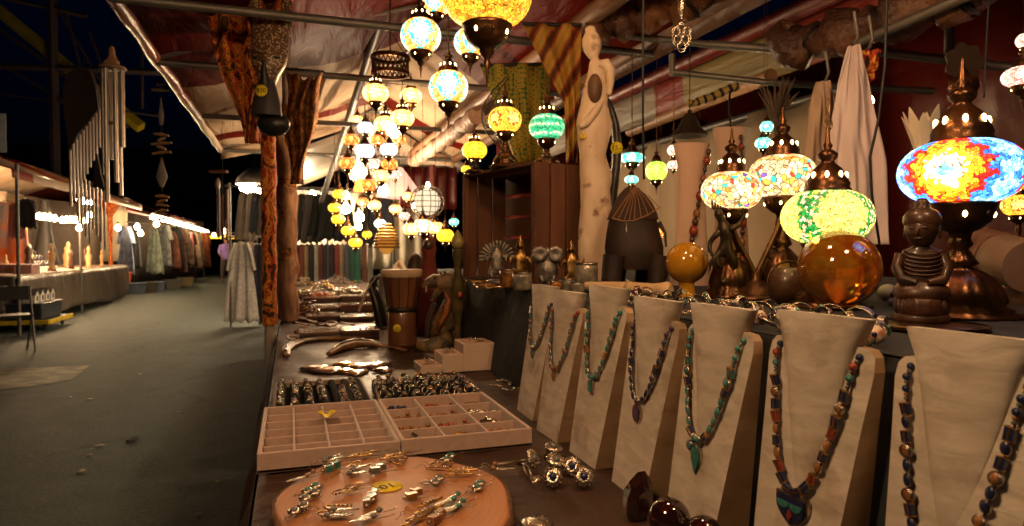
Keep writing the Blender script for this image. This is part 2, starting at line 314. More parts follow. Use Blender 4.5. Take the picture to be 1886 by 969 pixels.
# ------------------------------------------------------------ canopy of our stall (ridge along Y)
XL, XR, XE, ZE, ZR, YE = -.67, .86, 1.78, 2.30, 2.80, 7.4
RED, WHT = (.15, .009, .0035), (.66, .47, .31)
CAN = bands_mat('striped vinyl', [(0, RED), (.47, WHT), (.65, RED), (.685, WHT)], 1, .55, 1.0, 3.4, .1, 0, (1.6, .35, 1.6), .05, .05, trans=True, dirt=.3)
t = thing('market_canopy', 'red and white striped vinyl canopy over the jewellery table', 'canopy')
def slope(x0, z0, x1, z1, y0, y1):
    def f(u, v):
        x = x0 + (x1 - x0) * u; y = y0 + (y1 - y0) * v; z = z0 + (z1 - z0) * u
        z -= .05 * math.sin(math.pi * u) + .018 * math.sin(y * 5.2 + x * 3) * math.sin(math.pi * u) + .01 * math.sin(x * 17 + y * 2)
        return (x, y, z)
    return f
b = MB(); b.sheet(14, 60, slope(XL, ZE, XR, ZR, .2, YE)); b.build('left_slope', CAN, t, thick=.004)
b = MB(); b.sheet(14, 60, slope(XR, ZR - .004, XE, ZE, .2, YE)); b.build('right_slope', CAN, t, thick=.004)
# rolled hem along the aisle eave and the far gable
HEM = bands_mat('rolled hem vinyl', [(0, (.42, .12, .07)), (.5, (.60, .45, .33))], 1, .3, .8, 7, .1, 0, (1, .4, 1), .03, .7)
b = MB(); pts = []
for i in range(60): y = .2 + (YE - .2) * i / 59; pts.append((XL + .004 * math.sin(y * 6), y, ZE - .01 + .003 * math.sin(y * 9)))
b.tube(pts, [.030 + .003 * math.sin(i * 1.3) for i in range(60)], 10); b.build('rolled_hem', HEM, t)
b = MB(); b.sheet(20, 3, lambda u, v: (XL + (XR - XL) * u, YE + .02 * v, ZE + (ZR - ZE) * u - .05 * math.sin(math.pi * u) - .10 * v)); b.sheet(20, 3, lambda u, v: (XR + (XE - XR) * u, YE + .02 * v, ZR + (ZE - ZR) * u - .05 * math.sin(math.pi * u) - .10 * v))
b.build('gable_valance', CAN, t, thick=.004)
b = MB(); b.tube([(XE, .2, ZE), (XE, YE, ZE)], .05, 8); b.build('rolled_side', mat('brown rolled tarpaulin', (.11, .05, .025), .55, vs=4, bump=.6, bs=9, dist=.03), t)
# steel frame
t = thing('pipe_gantry', 'galvanised pipe frame carrying the striped canopy', 'frame')
def pipe(a, c, r=.018, name='crossbar', m=STEEL, parent=t):
    b = MB(); b.tube([a, c], r, 8); return b.build(name, m, parent)
for y, z in ((1.2, ZE - .03), (3.0, ZE - .03), (3.95, ZE - .03), (5.6, ZE), (YE - .05, ZE - .02)): pipe((XL, y, z), (XE, y, z), .02)
for y in (3.95, YE - .1):
    pipe((XL, y, ZE), (XR, y, ZR - .03), .016, 'rafter'); pipe((XR, y, ZR - .03), (XE, y, ZE), .016, 'rafter')
pipe(gd(716, -8, 3.9), gd(592, 370, 8.2), .03, 'brace')
pipe((XR, .3, ZR - .02), (XR, YE, ZR - .02), .018, 'ridge_pipe')
pipe((1.27, .8, 2.31), (1.27, 7.3, 2.31), .045, 'timber_beam', woodmat('old timber', (.16, .07, .03), (.34, .17, .08), (6, .6, 6), 3))
pipe((1.75, 1.4, 2.33), (1.75, 4.2, 2.33), .05, 'timber_beam', woodmat('old timber dark', (.10, .045, .02), (.26, .12, .06), (6, .6, 6), 3))
# two posts at the aisle edge, lower halves sleeved in batik
BATR = batik('red orange batik', [(.05, .012, .006), (.42, .035, .01), (.70, .30, .03), (.38, .03, .01), (.65, .25, .03), (.06, .02, .01)], 9, (1, 1, .7))
BATB = batik('brown batik', [(.06, .02, .008), (.34, .13, .03), (.12, .04, .012), (.42, .22, .06), (.10, .035, .01)], 8, (1, 1, .8))
for x, y, m_, lab in ((-.10, 3.5, BATR, 'front steel canopy post wrapped in red and orange batik'), (-.015, 4.05, BATB, 'rear steel canopy post wrapped in dark brown batik')):
    p_ = thing('canopy_post', lab, 'post', (x, y, 0), group=None)
    b = MB(); b.tube([(0, 0, 0), (0, 0, 2.62)], .026, 10); b.build('pipe', mat('white painted pipe', (.42, .36, .32), .5), p_)
    b = MB(); b.tube([(.002 * math.sin(k * 1.9), .002 * math.cos(k * 1.3), .9 + k * .075) for k in range(17)], [(.036 if m_ is BATR else .052) + .002 * math.sin(k * 2.1) for k in range(17)], 12); b.build('cloth_sleeve', m_, p_)
    if m_ is BATB:
        TRK = woodmat('rough trunk', (.14, .065, .035), (.42, .24, .14), (6, 6, 1), 7, .85, 1.0, 0, .6)
        b = MB(); b.tube([(.008 * math.sin(k * 2.3), .008 * math.cos(k * 1.7), .87 + k * .10) for k in range(11)], [.058 + .010 * math.sin(k * 2.9) for k in range(11)], 14); b.build('trunk', TRK, p_)
        for s_ in (-1, 1): b = MB(); b.tube([(0, 0, 1.80), (s_ * .05, 0, 1.95), (s_ * .13, 0, 2.12), (s_ * .20, 0, 2.30)], [.06, .052, .04, .028], 12); b.build('fork', TRK, p_)
    b = MB(); b.box((0, 0, .004), (.12, .12, .008)); b.build('base_plate', STEEL, p_)
# draped batik banners on the posts: a wide gathered top narrowing to the post
def banner(label, x, y, z0, z1, w0, w1, m_, lean=0, name='batik_banner'):
    t = thing(name, label, 'banner', (x, y, z0))
    def f(u, v):
        s = 1 - v; wd = w1 + (w0 - w1) * s ** 1.1; a = (u - .5) * wd
        return (a + lean * s + .012 * math.sin(v * 9 + u * 4), .035 * math.sin(u * 19 + v * 2) * (.4 + s) - .03 * math.cos(a * 3), -(z0 - z1) * v - .04 * math.sin(u * math.pi) * s)
    b = MB(); b.sheet(34, 26, f); b.build('cloth', m_, t, thick=.003)
    b = MB(); b.tube([(-w0 / 2 + lean, 0, .01), (w0 / 2 + lean, 0, .01)], .008, 6); b.build('hem_cord', WIRE, t); return t
banner('red and orange batik banner gathered down to the front post', -.17, 3.42, 2.52, 1.78, .46, .07, BATR, -.02)
banner('dark brown batik banner narrowing down behind the dotted mask', .03, 3.72, 2.22, 1.62, .20, .07, BATB, .05)

# ------------------------------------------------------------ the second tent, right of the gutter
X2, Z2 = 2.14, 2.32
VAL = bands_mat('glossy white vinyl', [(0, (.22, .02, .010)), (.24, (.24, .19, .07)), (.33, (.22, .02, .01)), (.36, (.24, .20, .16)), (.62, (.22, .02, .012))], 1, .5, .5, 3, .1, 0, (1, 1, 5), .03, .3)
RV = mat('dark red vinyl', (.085, .007, .004), .42, vs=1.5, bump=.5, bs=5, dist=.03, spec=.5)
CREAM = mat('cream canvas wall', (.42, .30, .18), .85, vs=1.2, bump=.4, bs=4, dist=.03, var=.12)
t = thing('second_canopy', 'dark red canopy with pale vinyl valance right of the roof gutter', 'canopy')
b = MB(); b.sheet(20, 3, lambda u, v: (X2 + .02 * v, .6 + 5.2 * u, Z2 - .24 * v)); b.build('valance', VAL, t, thick=.004)
b = MB(); b.tube([(X2 - .03, .4, Z2), (X2 - .03, 6.6, Z2)], .045, 8); b.build('eave_roll', mat('red rolled vinyl', (.16, .012, .007), .45, vs=3, bump=.5, bs=10, dist=.02), t)
b = MB(); b.sheet(12, 30, lambda u, v: (X2 + 1.5 * u, .3 + 6.0 * v, Z2 + .62 * u - .04 * math.sin(math.pi * u) - .01 * math.sin(v * 40))); b.build('left_slope', bands_mat('red and cream vinyl', [(0, (.13, .010, .006)), (.38, (.36, .30, .13)), (.47, (.13, .010, .006)), (.60, (.3, .22, .16))], 1, .4, .6, 3, .1, 0, (1, 1, 1), .04, .5), t, thick=.004)
b = MB(); b.sheet(12, 30, lambda u, v: (X2 + 1.5 + 1.6 * u, .3 + 6.0 * v, Z2 + .62 - .62 * u)); b.build('right_slope', RV, t, thick=.004)
t = thing('canvas_wall', 'cream canvas side wall lit behind the tall necklace stands', 'canvas wall', (0, 0, 0))
b = MB(); b.sheet(60, 10, lambda u, v: (3.02 + .03 * math.sin(u * 40) + .02 * math.sin(u * 17 + v * 5), 2.9 + 3.0 * u, 2.18 * (1 - v) + .02)); b.build('cloth', CREAM, t, thick=.004)
b = MB(); b.tube([(3.03, 2.9, 2.2), (3.03, 5.9, 2.2)], .03, 8); b.build('rod', STEEL, t)
t = thing('red_side_curtain', 'dark red vinyl side curtain closing the right of the stall', 'curtain')
b = MB(); b.sheet(40, 4, lambda u, v: (3.3 + .03 * math.sin(u * 50), -.2 + 3.6 * u, 2.75 * (1 - v) + .01)); b.build('cloth', RV, t, thick=.004)
b = MB(); b.tube([(3.32, -.2, 2.76), (3.32, 3.4, 2.76)], .02, 8); b.build('rod', STEEL, t)
t = thing('red_back_curtain', 'dark red gable curtain above the cream canvas wall', 'curtain')
b = MB(); b.sheet(30, 4, lambda u, v: (1.95 + 3.2 * u, 6.3 + .04 * math.sin(u * 60), 2.95 * (1 - v) + .01)); b.build('cloth', mat('red back vinyl', (.18, .015, .008), .6, vs=2), t, thick=.004)
b = MB(); b.tube([(1.95, 6.32, 2.96), (5.1, 6.32, 2.96)], .02, 8); b.build('rod', STEEL, t)
t = thing('pipe_gantry', 'grey pipe frame of the red canopy on the right', 'frame')
for (a, c, r) in [((1050, 55, 3.2), (1305, 82, 2.9), .016), ((1305, 82, 2.9), (1520, 98, 2.7), .02), ((1238, 133, 2.9), (1412, 152, 2.75), .014), ((1412, 152, 2.75), (1720, 168, 2.6), .014), ((1622, 96, 2.6), (1892, 128, 2.4), .018), ((1750, -10, 2.5), (1748, 108, 2.5), .018), ((1238, 100, 2.9), (1238, 140, 2.9), .014)]:
    pipe(gd(*a), gd(*c), r, 'crossbar', STEEL, t)
pipe(gd(1575, 82, 2.2), gd(1900, -60, 1.8), .018, 'eave_pipe', STEEL, t)
pipe(gd(1160, 243, 4.6), gd(1420, 140, 3.0), .035, 'eave_pole', woodmat('pale timber', (.22, .11, .05), (.42, .24, .12), (5, 5, 1), 3), t)
# rolled tarpaulin lying in the gutter, upper right, and bundled fabric
def roll(label, pts, r0, m_, name='rolled_tarpaulin', wob=1.0):
    t = thing(name, label, 'tarpaulin'); n = len(pts); P = []; RR = []
    for i in range(28):
        s = i / 27 * (n - 1); k = min(int(s), n - 2); q = Vector(pts[k]).lerp(Vector(pts[k + 1]), s - k)
        P.append(q + Vector((0, 0, .014 * math.sin(i * 1.7)))); RR.append(r0 * (.82 + wob * (.22 * math.sin(i * .9) + .1 * math.sin(i * 2.7))))
    b = MB(); b.tube(P, RR, 14); b.build('roll', m_, t)
    for k in (5, 14, 22): b = MB(); b.tube([P[k], P[k] + (P[k + 1] - P[k]).normalized() * .012], RR[k] * 1.05, 14); b.build('tie', WIRE, t)
    return t
TB = mat('brown folded tarpaulin', (.15, .065, .03), .5, vs=5, bump=1, bs=16, dist=.03, c2=(.05, .02, .012))
roll('brown rolled tarpaulin lashed under the eave at upper right', [gd(1430, 90, 2.5), gd(1560, 62, 2.3), gd(1700, 18, 2.1), gd(1830, -30, 1.95)], .085, TB)
roll('loose brown tarpaulin bundle over the white carved figure', [gd(1085, 48, 3.0), gd(1180, 30, 2.9), gd(1300, -10, 2.8)], .09, mat('orange brown tarpaulin', (.20, .075, .025), .5, vs=5, bump=1, bs=16, dist=.03, c2=(.07, .025, .012)))
roll('pinkish rolled canvas along the beam over the far lamps', [(1.27, 4.6, 2.23), (1.27, 5.8, 2.22), (1.27, 7.2, 2.22)], .075, mat('pink beige canvas', (.42, .25, .17), .6, vs=3, bump=.9, bs=22, dist=.02), wob=.15)

# ------------------------------------------------------------ tables and display shelf
CLOTH = mat('brown table cloth', (.032, .015, .010), .50, vs=7, bump=.7, bs=11, dist=.012, c2=(.05, .025, .016), spec=.35)
GREY = mat('charcoal shelf cloth', (.020, .022, .024), .8, vs=5, bump=.6, bs=8, dist=.02)
def table(label, x0, x1, y0, y1, group='covered market tables'):
    t = thing('display_table', label, 'table', (0, 0, 0))
    b = MB(); b.box(((x0 + x1) / 2, (y0 + y1) / 2, .828), (x1 - x0 - .02, y1 - y0 - .02, .04)); b.build('tabletop', woodmat('plywood' + label[:6], (.3, .2, .1), (.4, .3, .2)), t)
    for x in (x0 + .08, x1 - .08):
        for y in (y0 + .1, y1 - .1): b = MB(); b.tube([(x, y, 0), (x, y, .82)], .015, 8); b.build('leg', STEEL, t)
    c = MB()
    def top(u, v):
        x = x0 + (x1 - x0) * u; y = y0 + (y1 - y0) * v; e = min(u, 1 - u) * 12
        return (x, y, .8565 + .0012 * math.sin(x * 31 + y * 9) + .001 * math.sin(y * 23 + x * 5) - (.004 if e < .3 else 0))
    c.sheet(40, 90, top)
    def skirt(u, v):
        y = y0 + (y1 - y0) * u; s = v ** .45; fold = .016 * math.sin(y * 17) + .012 * math.sin(y * 41 + 1)
        return (x0 - .004 - (.055 + 1.5 * fold) * s, y, .853 - .80 * v)
    c.sheet(200, 10, skirt)
    c.sheet(40, 6, lambda u, v: (x0 + (x1 - x0) * u, y1 + .004 + .012 * math.sin(u * 40) * v, .853 - .8 * v))
    c.sheet(40, 6, lambda u, v: (x0 + (x1 - x0) * u, y0 - .004 - .012 * math.sin(u * 40) * v, .853 - .8 * v))
    o = c.build('tablecloth', CLOTH); setp(o, 'wrinkled dark brown cloth over the ' + label.split(' under')[0], 'tablecloth'); return t
table('near display table under the jewellery trays', -.060, .9, .45, 3.90)
table('far display table under the leather goods', -.05, .9, 4.16, 8.3)
t = thing('display_shelf', 'raised charcoal covered display shelf behind the necklace stands', 'shelf')
ZS = 1.15
b = MB()
b.sheet(60, 80, lambda u, v: (.70 + 1.9 * u, .3 + 3.9 * v, ZS - .001 + .001 * math.sin(u * 60 + v * 31)))
b.sheet(80, 8, lambda u, v: (.70 - .003 - .05 * v - .012 * math.sin(u * 60) * v, .3 + 3.9 * u, ZS - .003 - .285 * v))
b.sheet(40, 8, lambda u, v: (.70 + 1.9 * u, 4.2 + .01 * math.sin(u * 50) * v, ZS - .003 - 1.13 * v))
b.build('cover_cloth', GREY, t)
b = MB(); b.box((1.66, 2.25, ZS - .03), (1.86, 3.8, .035)); b.build('board', woodmat('shelf board', (.2, .12, .06), (.3, .2, .1)), t)
for x, y in ((1.0, .5), (2.5, .5), (1.0, 4.0), (2.5, 4.0)): b = MB(); b.tube([(x, y, 0), (x, y, ZS - .05)], .02, 8); b.build('leg', STEEL, t)
t = thing('runner_cloth', 'green woven runner cloth under the wooden crate', 'cloth', (0, 0, 0))
b = MB(); q = [gz(x, y, ZS) for x, y in ((838, 503), (1000, 511), (985, 519), (868, 514))]
b.add([(p.x, p.y, ZS + .003) for p in q] + [(p.x, p.y, ZS + .008) for p in q], [(0, 1, 2, 3), (4, 5, 6, 7), (0, 1, 5, 4), (1, 2, 6, 5), (2, 3, 7, 6), (3, 0, 4, 7)]); b.build('weave', mat('green runner', (.04, .09, .06), .9, vs=40), t)
# ============================================================ LAMPS
HOT = mat('lamp glow opening', (.9, .6, .3), emit=(1, .62, .22), es=9)
Wc, Cr, Go, Or, Rd = (1, .85, .6), (1, .62, .25), (1, .42, .05), (1, .20, .02), (.75, .03, .01)
G = {
 'teal': mosaic('mosaic teal flower', [(0, (1, .85, .6)), (.42, (.05, .75, .60)), (.60, (1, .42, .10)), (.8, (.9, .2, .03))], 3.4, 4, 30, squash=.85),
 'gold': mosaic('mosaic gold', [(0, (.25, .07, .01)), (.16, (1, .50, .03)), (.32, (.95, .34, .02)), (.7, (1, .48, .05))], 2.0, 7, 42, jit=.25),
 'cream': mosaic('mosaic cream', [(0, (1, .62, .24)), (.45, (1, .42, .09)), (.8, (.9, .28, .05))], 3.8, 5, 22),
 'star': mosaic('mosaic orange star', [(0, (1, .62, .12)), (.30, (.55, .06, .01)), (.42, (1, .38, .03)), (.8, (.9, .24, .02))], 2.6, 5, 30, jit=.2),
 'green': mosaic('mosaic green bands', [(0, (.02, .26, .10)), (.34, (.08, .52, .20)), (.55, (.85, .80, .40)), (.72, (.04, .38, .16))], 2.4, 5, 34, jit=.12, bands=True),
 'yellow': mosaic('mosaic yellow', [(0, (1, .55, .03)), (.6, (1, .40, .01))], 2.6, 5, 26),
 'white': mosaic('mosaic blue white', [(0, (.9, .85, .8)), (.25, (.35, .42, .85)), (.38, (.9, .8, .7)), (.7, (.6, .65, .9))], 3.2, 5, 26),
 'orange': mosaic('mosaic orange', [(0, (1, .45, .10)), (.3, (1, .25, .03)), (.5, (.8, .08, .02)), (.75, (1, .32, .05))], 2.8, 5, 26),
 'pink': mosaic('mosaic pink', [(0, (1, .75, .6)), (.35, (.9, .25, .18)), (.6, (1, .55, .4))], 2.4, 5, 26),
 'lime': mosaic('mosaic lime', [(0, (.75, .85, .12)), (.5, (.40, .70, .06))], 2.4, 5, 26),
 'aqua': mosaic('mosaic aqua', [(0, (.65, .95, .8)), (.4, (.08, .60, .45)), (.75, (.3, .8, .6))], 2.4, 5, 26),
 'multi': mosaic('mosaic many colours', [(0, (1, .75, .4)), (.20, (1, .40, .05)), (.36, (1, .70, .35)), (.52, (.05, .50, .40)), (.57, (1, .60, .2)), (.72, (.85, .06, .03)), (.80, (1, .5, .12)), (.95, (.25, .10, .6)), (1.0, (1, .6, .25))], 1.7, 5, 20, jit=1.3),
 'leaf': mosaic('mosaic green leaf', [(0, (.95, .75, .13)), (.62, (.02, .22, .03)), (.70, (.75, .60, .3)), (.78, (.01, .20, .03)), (.86, (.70, .66, .06))], 2.2, 4, 44, jit=.13, phase=.1),
 'blue': mosaic('mosaic blue with red sun', [(0, (.15, .7, .6)), (.09, (1, .85, .5)), (.30, (1, .50, .02)), (.44, (1, .20, .01)), (.56, (.75, .015, .01)), (.68, (.04, .18, 1)), (.88, (.25, .62, 1))], 3.4, 3, 46, jit=.10, phase=0, petals=14),
}
_mesh = {}
def inst(key, builder, name, mats, parent, loc=(0, 0, 0), rot=(0, 0, 0), scale=None):
    """a part sharing its mesh with the same part of other things"""
    if key not in _mesh:
        b = MB(); builder(b); o = b.build(name, mats); _mesh[key] = o.data; bpy.data.objects.remove(o)
    o = bpy.data.objects.new(name, _mesh[key]); col.objects.link(o); o.location = loc; o.rotation_euler = rot
    if scale: o.scale = scale if hasattr(scale, '__len__') else (scale,) * 3
    if parent is not None: attach(o, parent)
    return o
U = .07
def globe_mb(sq):
    def f(b):
        n = 12; b.lathe([(U * math.cos(a) ** .8 if a > 0 else U * math.cos(a) ** .8, U * sq * math.sin(a)) for a in [R(-68 + 136 * i / n) for i in range(n + 1)]], n=28, cap=True)
    return f
def cap_mb(sq, holes):
    z = U * sq * .93
    def f(b):
        b.lathe([(.035, z - .004), (.0365, z), (.033, z + .004), (.034, z + .010), (.029, z + .020), (.022, z + .034), (.012, z + .043), (.010, z + .047), (.015, z + .052), (.016, z + .058), (.009, z + .064), (.005, z + .066), (.008, z + .071), (.004, z + .078), (.0025, z + .10), (0, z + .104)], n=20, cap=False)
        if holes:
            for k in range(8):
                a = k * math.pi / 4; b.ell((.0275 * math.cos(a), .0275 * math.sin(a), z + .023), (.0032, .0032, .0062), 6, 4, 1)
    return f
def cup_mb(sq, drop):
    z = -U * sq * .93
    def f(b):
        p = [(.036, z + .003), (.040, z), (.037, z - .004), (.036, z - .010), (.032, z - .022), (.020, z - .032), (.013, z - .035), (.012, z - .040), (.010, z - .046)]
        if drop: p += [(.004, z - .052), (.006, z - .058), (.003, z - .066), (.002, z - .085), (0, z - .095)]
        b.lathe(p, n=20, cap=True)
        for k in range(8):
            a = k * math.pi / 4; b.ell((.0345 * math.cos(a), .0345 * math.sin(a), z - .013), (.0028, .0028, .0045), 6, 4, 1 if k % 2 else 0)
    return f
def ornament(b, z, s=1.0):
    for i in range(3):
        a = [(-.5 + i * .5) * .010 * s]
        P = [(a[0] + .0055 * s * math.cos(t * math.pi / 5), 0, z + .010 * s * (1 + i % 2 * .8) + .0075 * s * math.sin(t * math.pi / 5)) for t in range(11)]
        b.tube(P, .0010 * s, 4)
    P = [(.011 * s * math.sin(t * math.pi / 6) * (1 - t / 14), 0, z + .028 * s * (1 - math.cos(t * math.pi / 12)) * 1.0) for t in range(13)]
    b.tube(P, .0012 * s, 4); b.tube([(-x, y, q) for x, y, q in P], .0012 * s, 4)
def mosaic_lamp(label, px, py, rpx, rr, kind, sq=.78, mode='hang', top=None, face=0.0, D=None, group='mosaic glass lamps', base_z=None, holes=True, name=None, light=0):
    D = D or FPX * rr / rpx; s = rpx * D / FPX / U; p = gd(px, py, D)
    t = thing(name or ('hanging_lamp' if mode == 'hang' else 'table_lamp'), label, 'lamp', p, 0, group, s)
    # the first medallion looks towards 'face' degrees off the line to the viewer at the aisle
    yaw = math.atan2(-p.y, -p.x) + R(face)
    g = inst(('globe', kind, sq), globe_mb(sq), 'globe', G[kind], t, rot=(0, 0, yaw))
    inst(('cap', sq, holes), cap_mb(sq, holes), 'cap', [BRASS, HOT], t)
    if mode == 'hang':
        inst(('cupd', sq), cup_mb(sq, True), 'cup', [BRASS, HOT], t)
        zt = (top if top is not None else 2.2) - p.z
        if zt > .1 * s:
            b = MB(); z0 = U * sq * .93 + .1; z1 = zt / s; n = max(2, int((z1 - z0) / .03))
            b.tube([(.0012 * (-1) ** i, .0012 * (-1) ** (i // 2), z0 + (z1 - z0) * i / n) for i in range(n + 1)], .0022, 4); b.build('chain', BRASS, t)
    else:
        inst(('cup', sq), cup_mb(sq, False), 'cup', [BRASS, HOT], t)
        zb = ((base_z if base_z is not None else ZS) - p.z) / s
        z0 = -U * sq * .93 - .040; h = z0 - zb
        if h > .02:
            b = MB(); b.lathe([(.010, z0), (.014, z0 - .10 * h), (.009, z0 - .16 * h), (.016, z0 - .28 * h), (.020, z0 - .34 * h), (.013, z0 - .38 * h), (.024, z0 - .44 * h), (.036, z0 - .52 * h), (.045, z0 - .66 * h), (.050, z0 - .80 * h), (.046, z0 - .86 * h), (.056, z0 - .90 * h), (.054, z0 - .93 * h), (.066, z0 - .96 * h), (.067, z0 - h), (0, z0 - h)], n=48, flute=.03, fn=16)
            b.build('base', BRASS, t)
    if light:
        l = bpy.data.lights.new('lamp_glow', 'POINT'); l.energy = light; l.color = (1, .6, .28); l.shadow_soft_size = .03
        o = bpy.data.objects.new('lamp_glow', l); col.objects.link(o); attach(o, t); o.location = (0, 0, -U * sq - .08)
    return t
# ---- lamps on the display shelf
mosaic_lamp('round table lamp of many coloured glass left of the pair on the branched stand', 1347, 352, 55, .075, 'multi', .68, 'branch', face=10, name='table_lamp', D=1.75)
mosaic_lamp('round table lamp of many coloured glass right and higher on the branched stand', 1441, 325, 61, .09, 'multi', .68, 'branch', face=60, name='table_lamp', D=1.75)
_l = mosaic_lamp('lime glass table lamp with rings of dark green leaves behind the amber ball', 1523, 400, 80, .095, 'leaf', .66, 'stand', face=-60, D=1.5)
mosaic_lamp('large blue glass table lamp with a red and yellow sun on a bronze pedestal', 1770, 318, 104, .107, 'blue', .60, 'stand', face=-14, D=1.28)
mosaic_lamp('orange glass table lamp with bronze cap cut by the right edge', 1876, 378, 28, .06, 'star', .72, 'stand', D=2.1)
b = MB(); ornament(b, 0, .9); o = b.build('finial', GOLD, _l); o.location = (0, 0, .140)
# branched stand under the first two
p0 = gd(1392, 540, 1.72); t = thing('lamp_stand', 'bronze two armed lamp stand with a round stepped base', 'lamp stand', (p0.x, p0.y, ZS))
b = MB(); b.lathe([(0, 0), (.085, 0), (.088, .006), (.07, .012), (.06, .016), (.05, .026), (.025, .042), (.014, .05), (.014, .07), (0, .07)], n=40, flute=.02, fn=20); b.build('base', BRASS, t)
for px, py in ((1347, 410), (1441, 392)):
    q = gd(px, py, 1.74) - Vector((p0.x, p0.y, ZS)); b = MB(); m_ = Vector((0, 0, .06))
    b.tube([m_, m_.lerp(q, .35) - Vector((0, 0, .004)), m_.lerp(q, .75) - Vector((0, 0, .012)), q - Vector((0, 0, .006)), q + Vector((0, 0, .012))], .007, 8)
    c = m_.lerp(q, .6) - Vector((0, 0, .045)); b.tube([c + Vector((.022 * math.cos(a / 2) * (1 - a / 16), 0, .022 * math.sin(a / 2) * (1 - a / 16))) for a in range(13)], .0035, 6)
    b.build('arm', BRASS, t)
# ---- lamps standing on the crate
CT = 1.60
mosaic_lamp('orange glass lamp with a dark star pattern standing on the crate', 930, 221, 31, .072, 'star', .78, 'stand', face=35, base_z=CT, D=2.62)
mosaic_lamp('green and white banded glass lamp standing on the crate', 1007, 234, 33, .075, 'green', .74, 'stand', base_z=CT, D=2.55)
mosaic_lamp('small plain yellow glass lamp at the left end of the crate', 874, 277, 23, .055, 'yellow', .72, 'stand', base_z=CT, D=2.78)
# ---- lamps hanging over the table
mosaic_lamp('huge gold mosaic glass lamp cut by the top edge of the photo', 897, -8, 83, .16, 'gold', .72, 'hang', D=2.15, top=2.5)
mosaic_lamp('turquoise flower lamp hanging leftmost of the near trio', 775, 66, 37, .075, 'teal', .85, 'hang', face=0, top=2.55, light=0)
mosaic_lamp('turquoise flower lamp hanging lowest of the near trio', 826, 161, 36, .075, 'teal', .85, 'hang', face=0, top=2.55)
mosaic_lamp('turquoise flower lamp hanging behind the bronze cup of the huge gold lamp', 866, 78, 30, .07, 'teal', .85, 'hang', face=10, top=2.55)
mosaic_lamp('turquoise flower lamp cut by the top edge above the near trio', 803, 4, 28, .075, 'teal', .85, 'hang', face=-10, top=2.6)
CH = [('cream glass lamp hanging leftmost under the bronze ring', 692, 172, 24, 'cream'), ('cream glass lamp hanging highest at the right of the bronze ring', 757, 177, 20, 'cream'),
      ('cream glass lamp hanging third down at the right of the bronze ring', 741, 218, 22, 'cream'), ('cream glass lamp in the middle of the cluster below the bronze ring', 710, 229, 21, 'cream')]
for lb, px, py, r_, k in CH: mosaic_lamp(lb, px, py, r_, .066, k, .72, top=1.28 + 3.45 * (458 - 130) / 1220)
t = thing('lamp_ring', 'pierced bronze ring chandelier crown holding cream glass lamps', 'chandelier crown', gd(719, 128, 3.45))
b = MB(); b.lathe([(.085, -.03), (.10, -.03), (.10, -.012), (.085, -.012)], n=40, cap=False); b.build('lower_rim', BRASS, t)
b = MB(); b.lathe([(.085, .05), (.105, .05), (.10, .07), (.085, .07)], n=40, cap=False); b.build('upper_rim', BRASS, t)
b = MB()
for k in range(24):
    a = k * math.pi / 12; a2 = a + math.pi / 12
    b.tube([(.094 * math.cos(a), .094 * math.sin(a), -.012), (.094 * math.cos(a2), .094 * math.sin(a2), .05)], .003, 4); b.tube([(.094 * math.cos(a2), .094 * math.sin(a2), -.012), (.094 * math.cos(a), .094 * math.sin(a), .05)], .003, 4)
b.build('lattice', BRASS, t)
b = MB(); b.tube([(0, 0, .07), (0, 0, .55)], .004, 5); b.tube([(-.09, 0, .06), (0, 0, .2), (.09, 0, .06)], .003, 5); b.build('chain', BRASS, t)
far = [('blue and white glass lamp top of the far cluster', 673, 236, 15, 'white'), ('blue and white glass lamp middle of the far cluster', 672, 279, 18, 'white'), ('blue and white glass lamp with an eye dot right of the far cluster', 716, 276, 16, 'white'),
       ('orange glass lamp highest at the left of the far cluster', 647, 258, 15, 'orange'), ('orange glass lamp left of the far cluster above the tall bright cone', 640, 301, 15, 'orange'), ('orange glass lamp right of the far cluster below the eye dot lamp', 717, 303, 15, 'orange'),
       ('orange glass lamp behind the middle of the far cluster', 696, 258, 13, 'orange'), ('orange glass lamp low in the far cluster', 679, 341, 15, 'orange'), ('pinkish glass lamp in the heart of the far cluster', 690, 302, 13, 'pink'), ('cream glass lamp low at the right of the far cluster', 703, 324, 15, 'cream')]
for lb, px, py, r_, k in far: mosaic_lamp(lb, px, py, r_, .066, k, .75, top=2.45, holes=False)
for lb, px, py, r_, k in [('cream glass lamp deep in the haze of lamps, far right', 728, 385, 11, 'cream'), ('cream glass lamp deep between the yellow string and the shade', 690, 378, 12, 'cream'), ('orange glass lamp deep below the low orange lamp', 668, 372, 11, 'orange'), ('pink glass lamp deep under the pink shade', 745, 398, 10, 'pink'), ('white glass lamp deep beside the wicker dome', 700, 412, 11, 'white'), ('orange glass lamp hanging over the wicker dome', 716, 430, 10, 'orange'),
    ('cream glass lamp far right of the cluster over the white gold trio', 752, 362, 11, 'cream'), ('orange glass lamp upper right edge of the far cluster', 735, 258, 12, 'orange'), ('cream glass lamp tucked behind the top blue white lamp', 658, 222, 12, 'cream'), ('yellow glass lamp low between the string and the wicker dome', 676, 432, 9, 'yellow'), ('orange glass lamp left of the low cream lamp', 655, 322, 12, 'orange'), ('pink glass lamp right of the heart of the cluster', 728, 322, 11, 'pink')]:
    mosaic_lamp(lb, px, py, r_, .066, k, .75, top=2.45, holes=False)
for i, (px, py) in enumerate([(625, 358), (617, 383), (623, 404), (641, 425), (655, 447)]):
    mosaic_lamp('small plain yellow glass lamp, %s of five hanging in a slanted string' % ['topmost', 'second', 'third', 'fourth', 'lowest'][i], px, py, 12.5, .065, 'yellow', .72, top=2.4, holes=False)
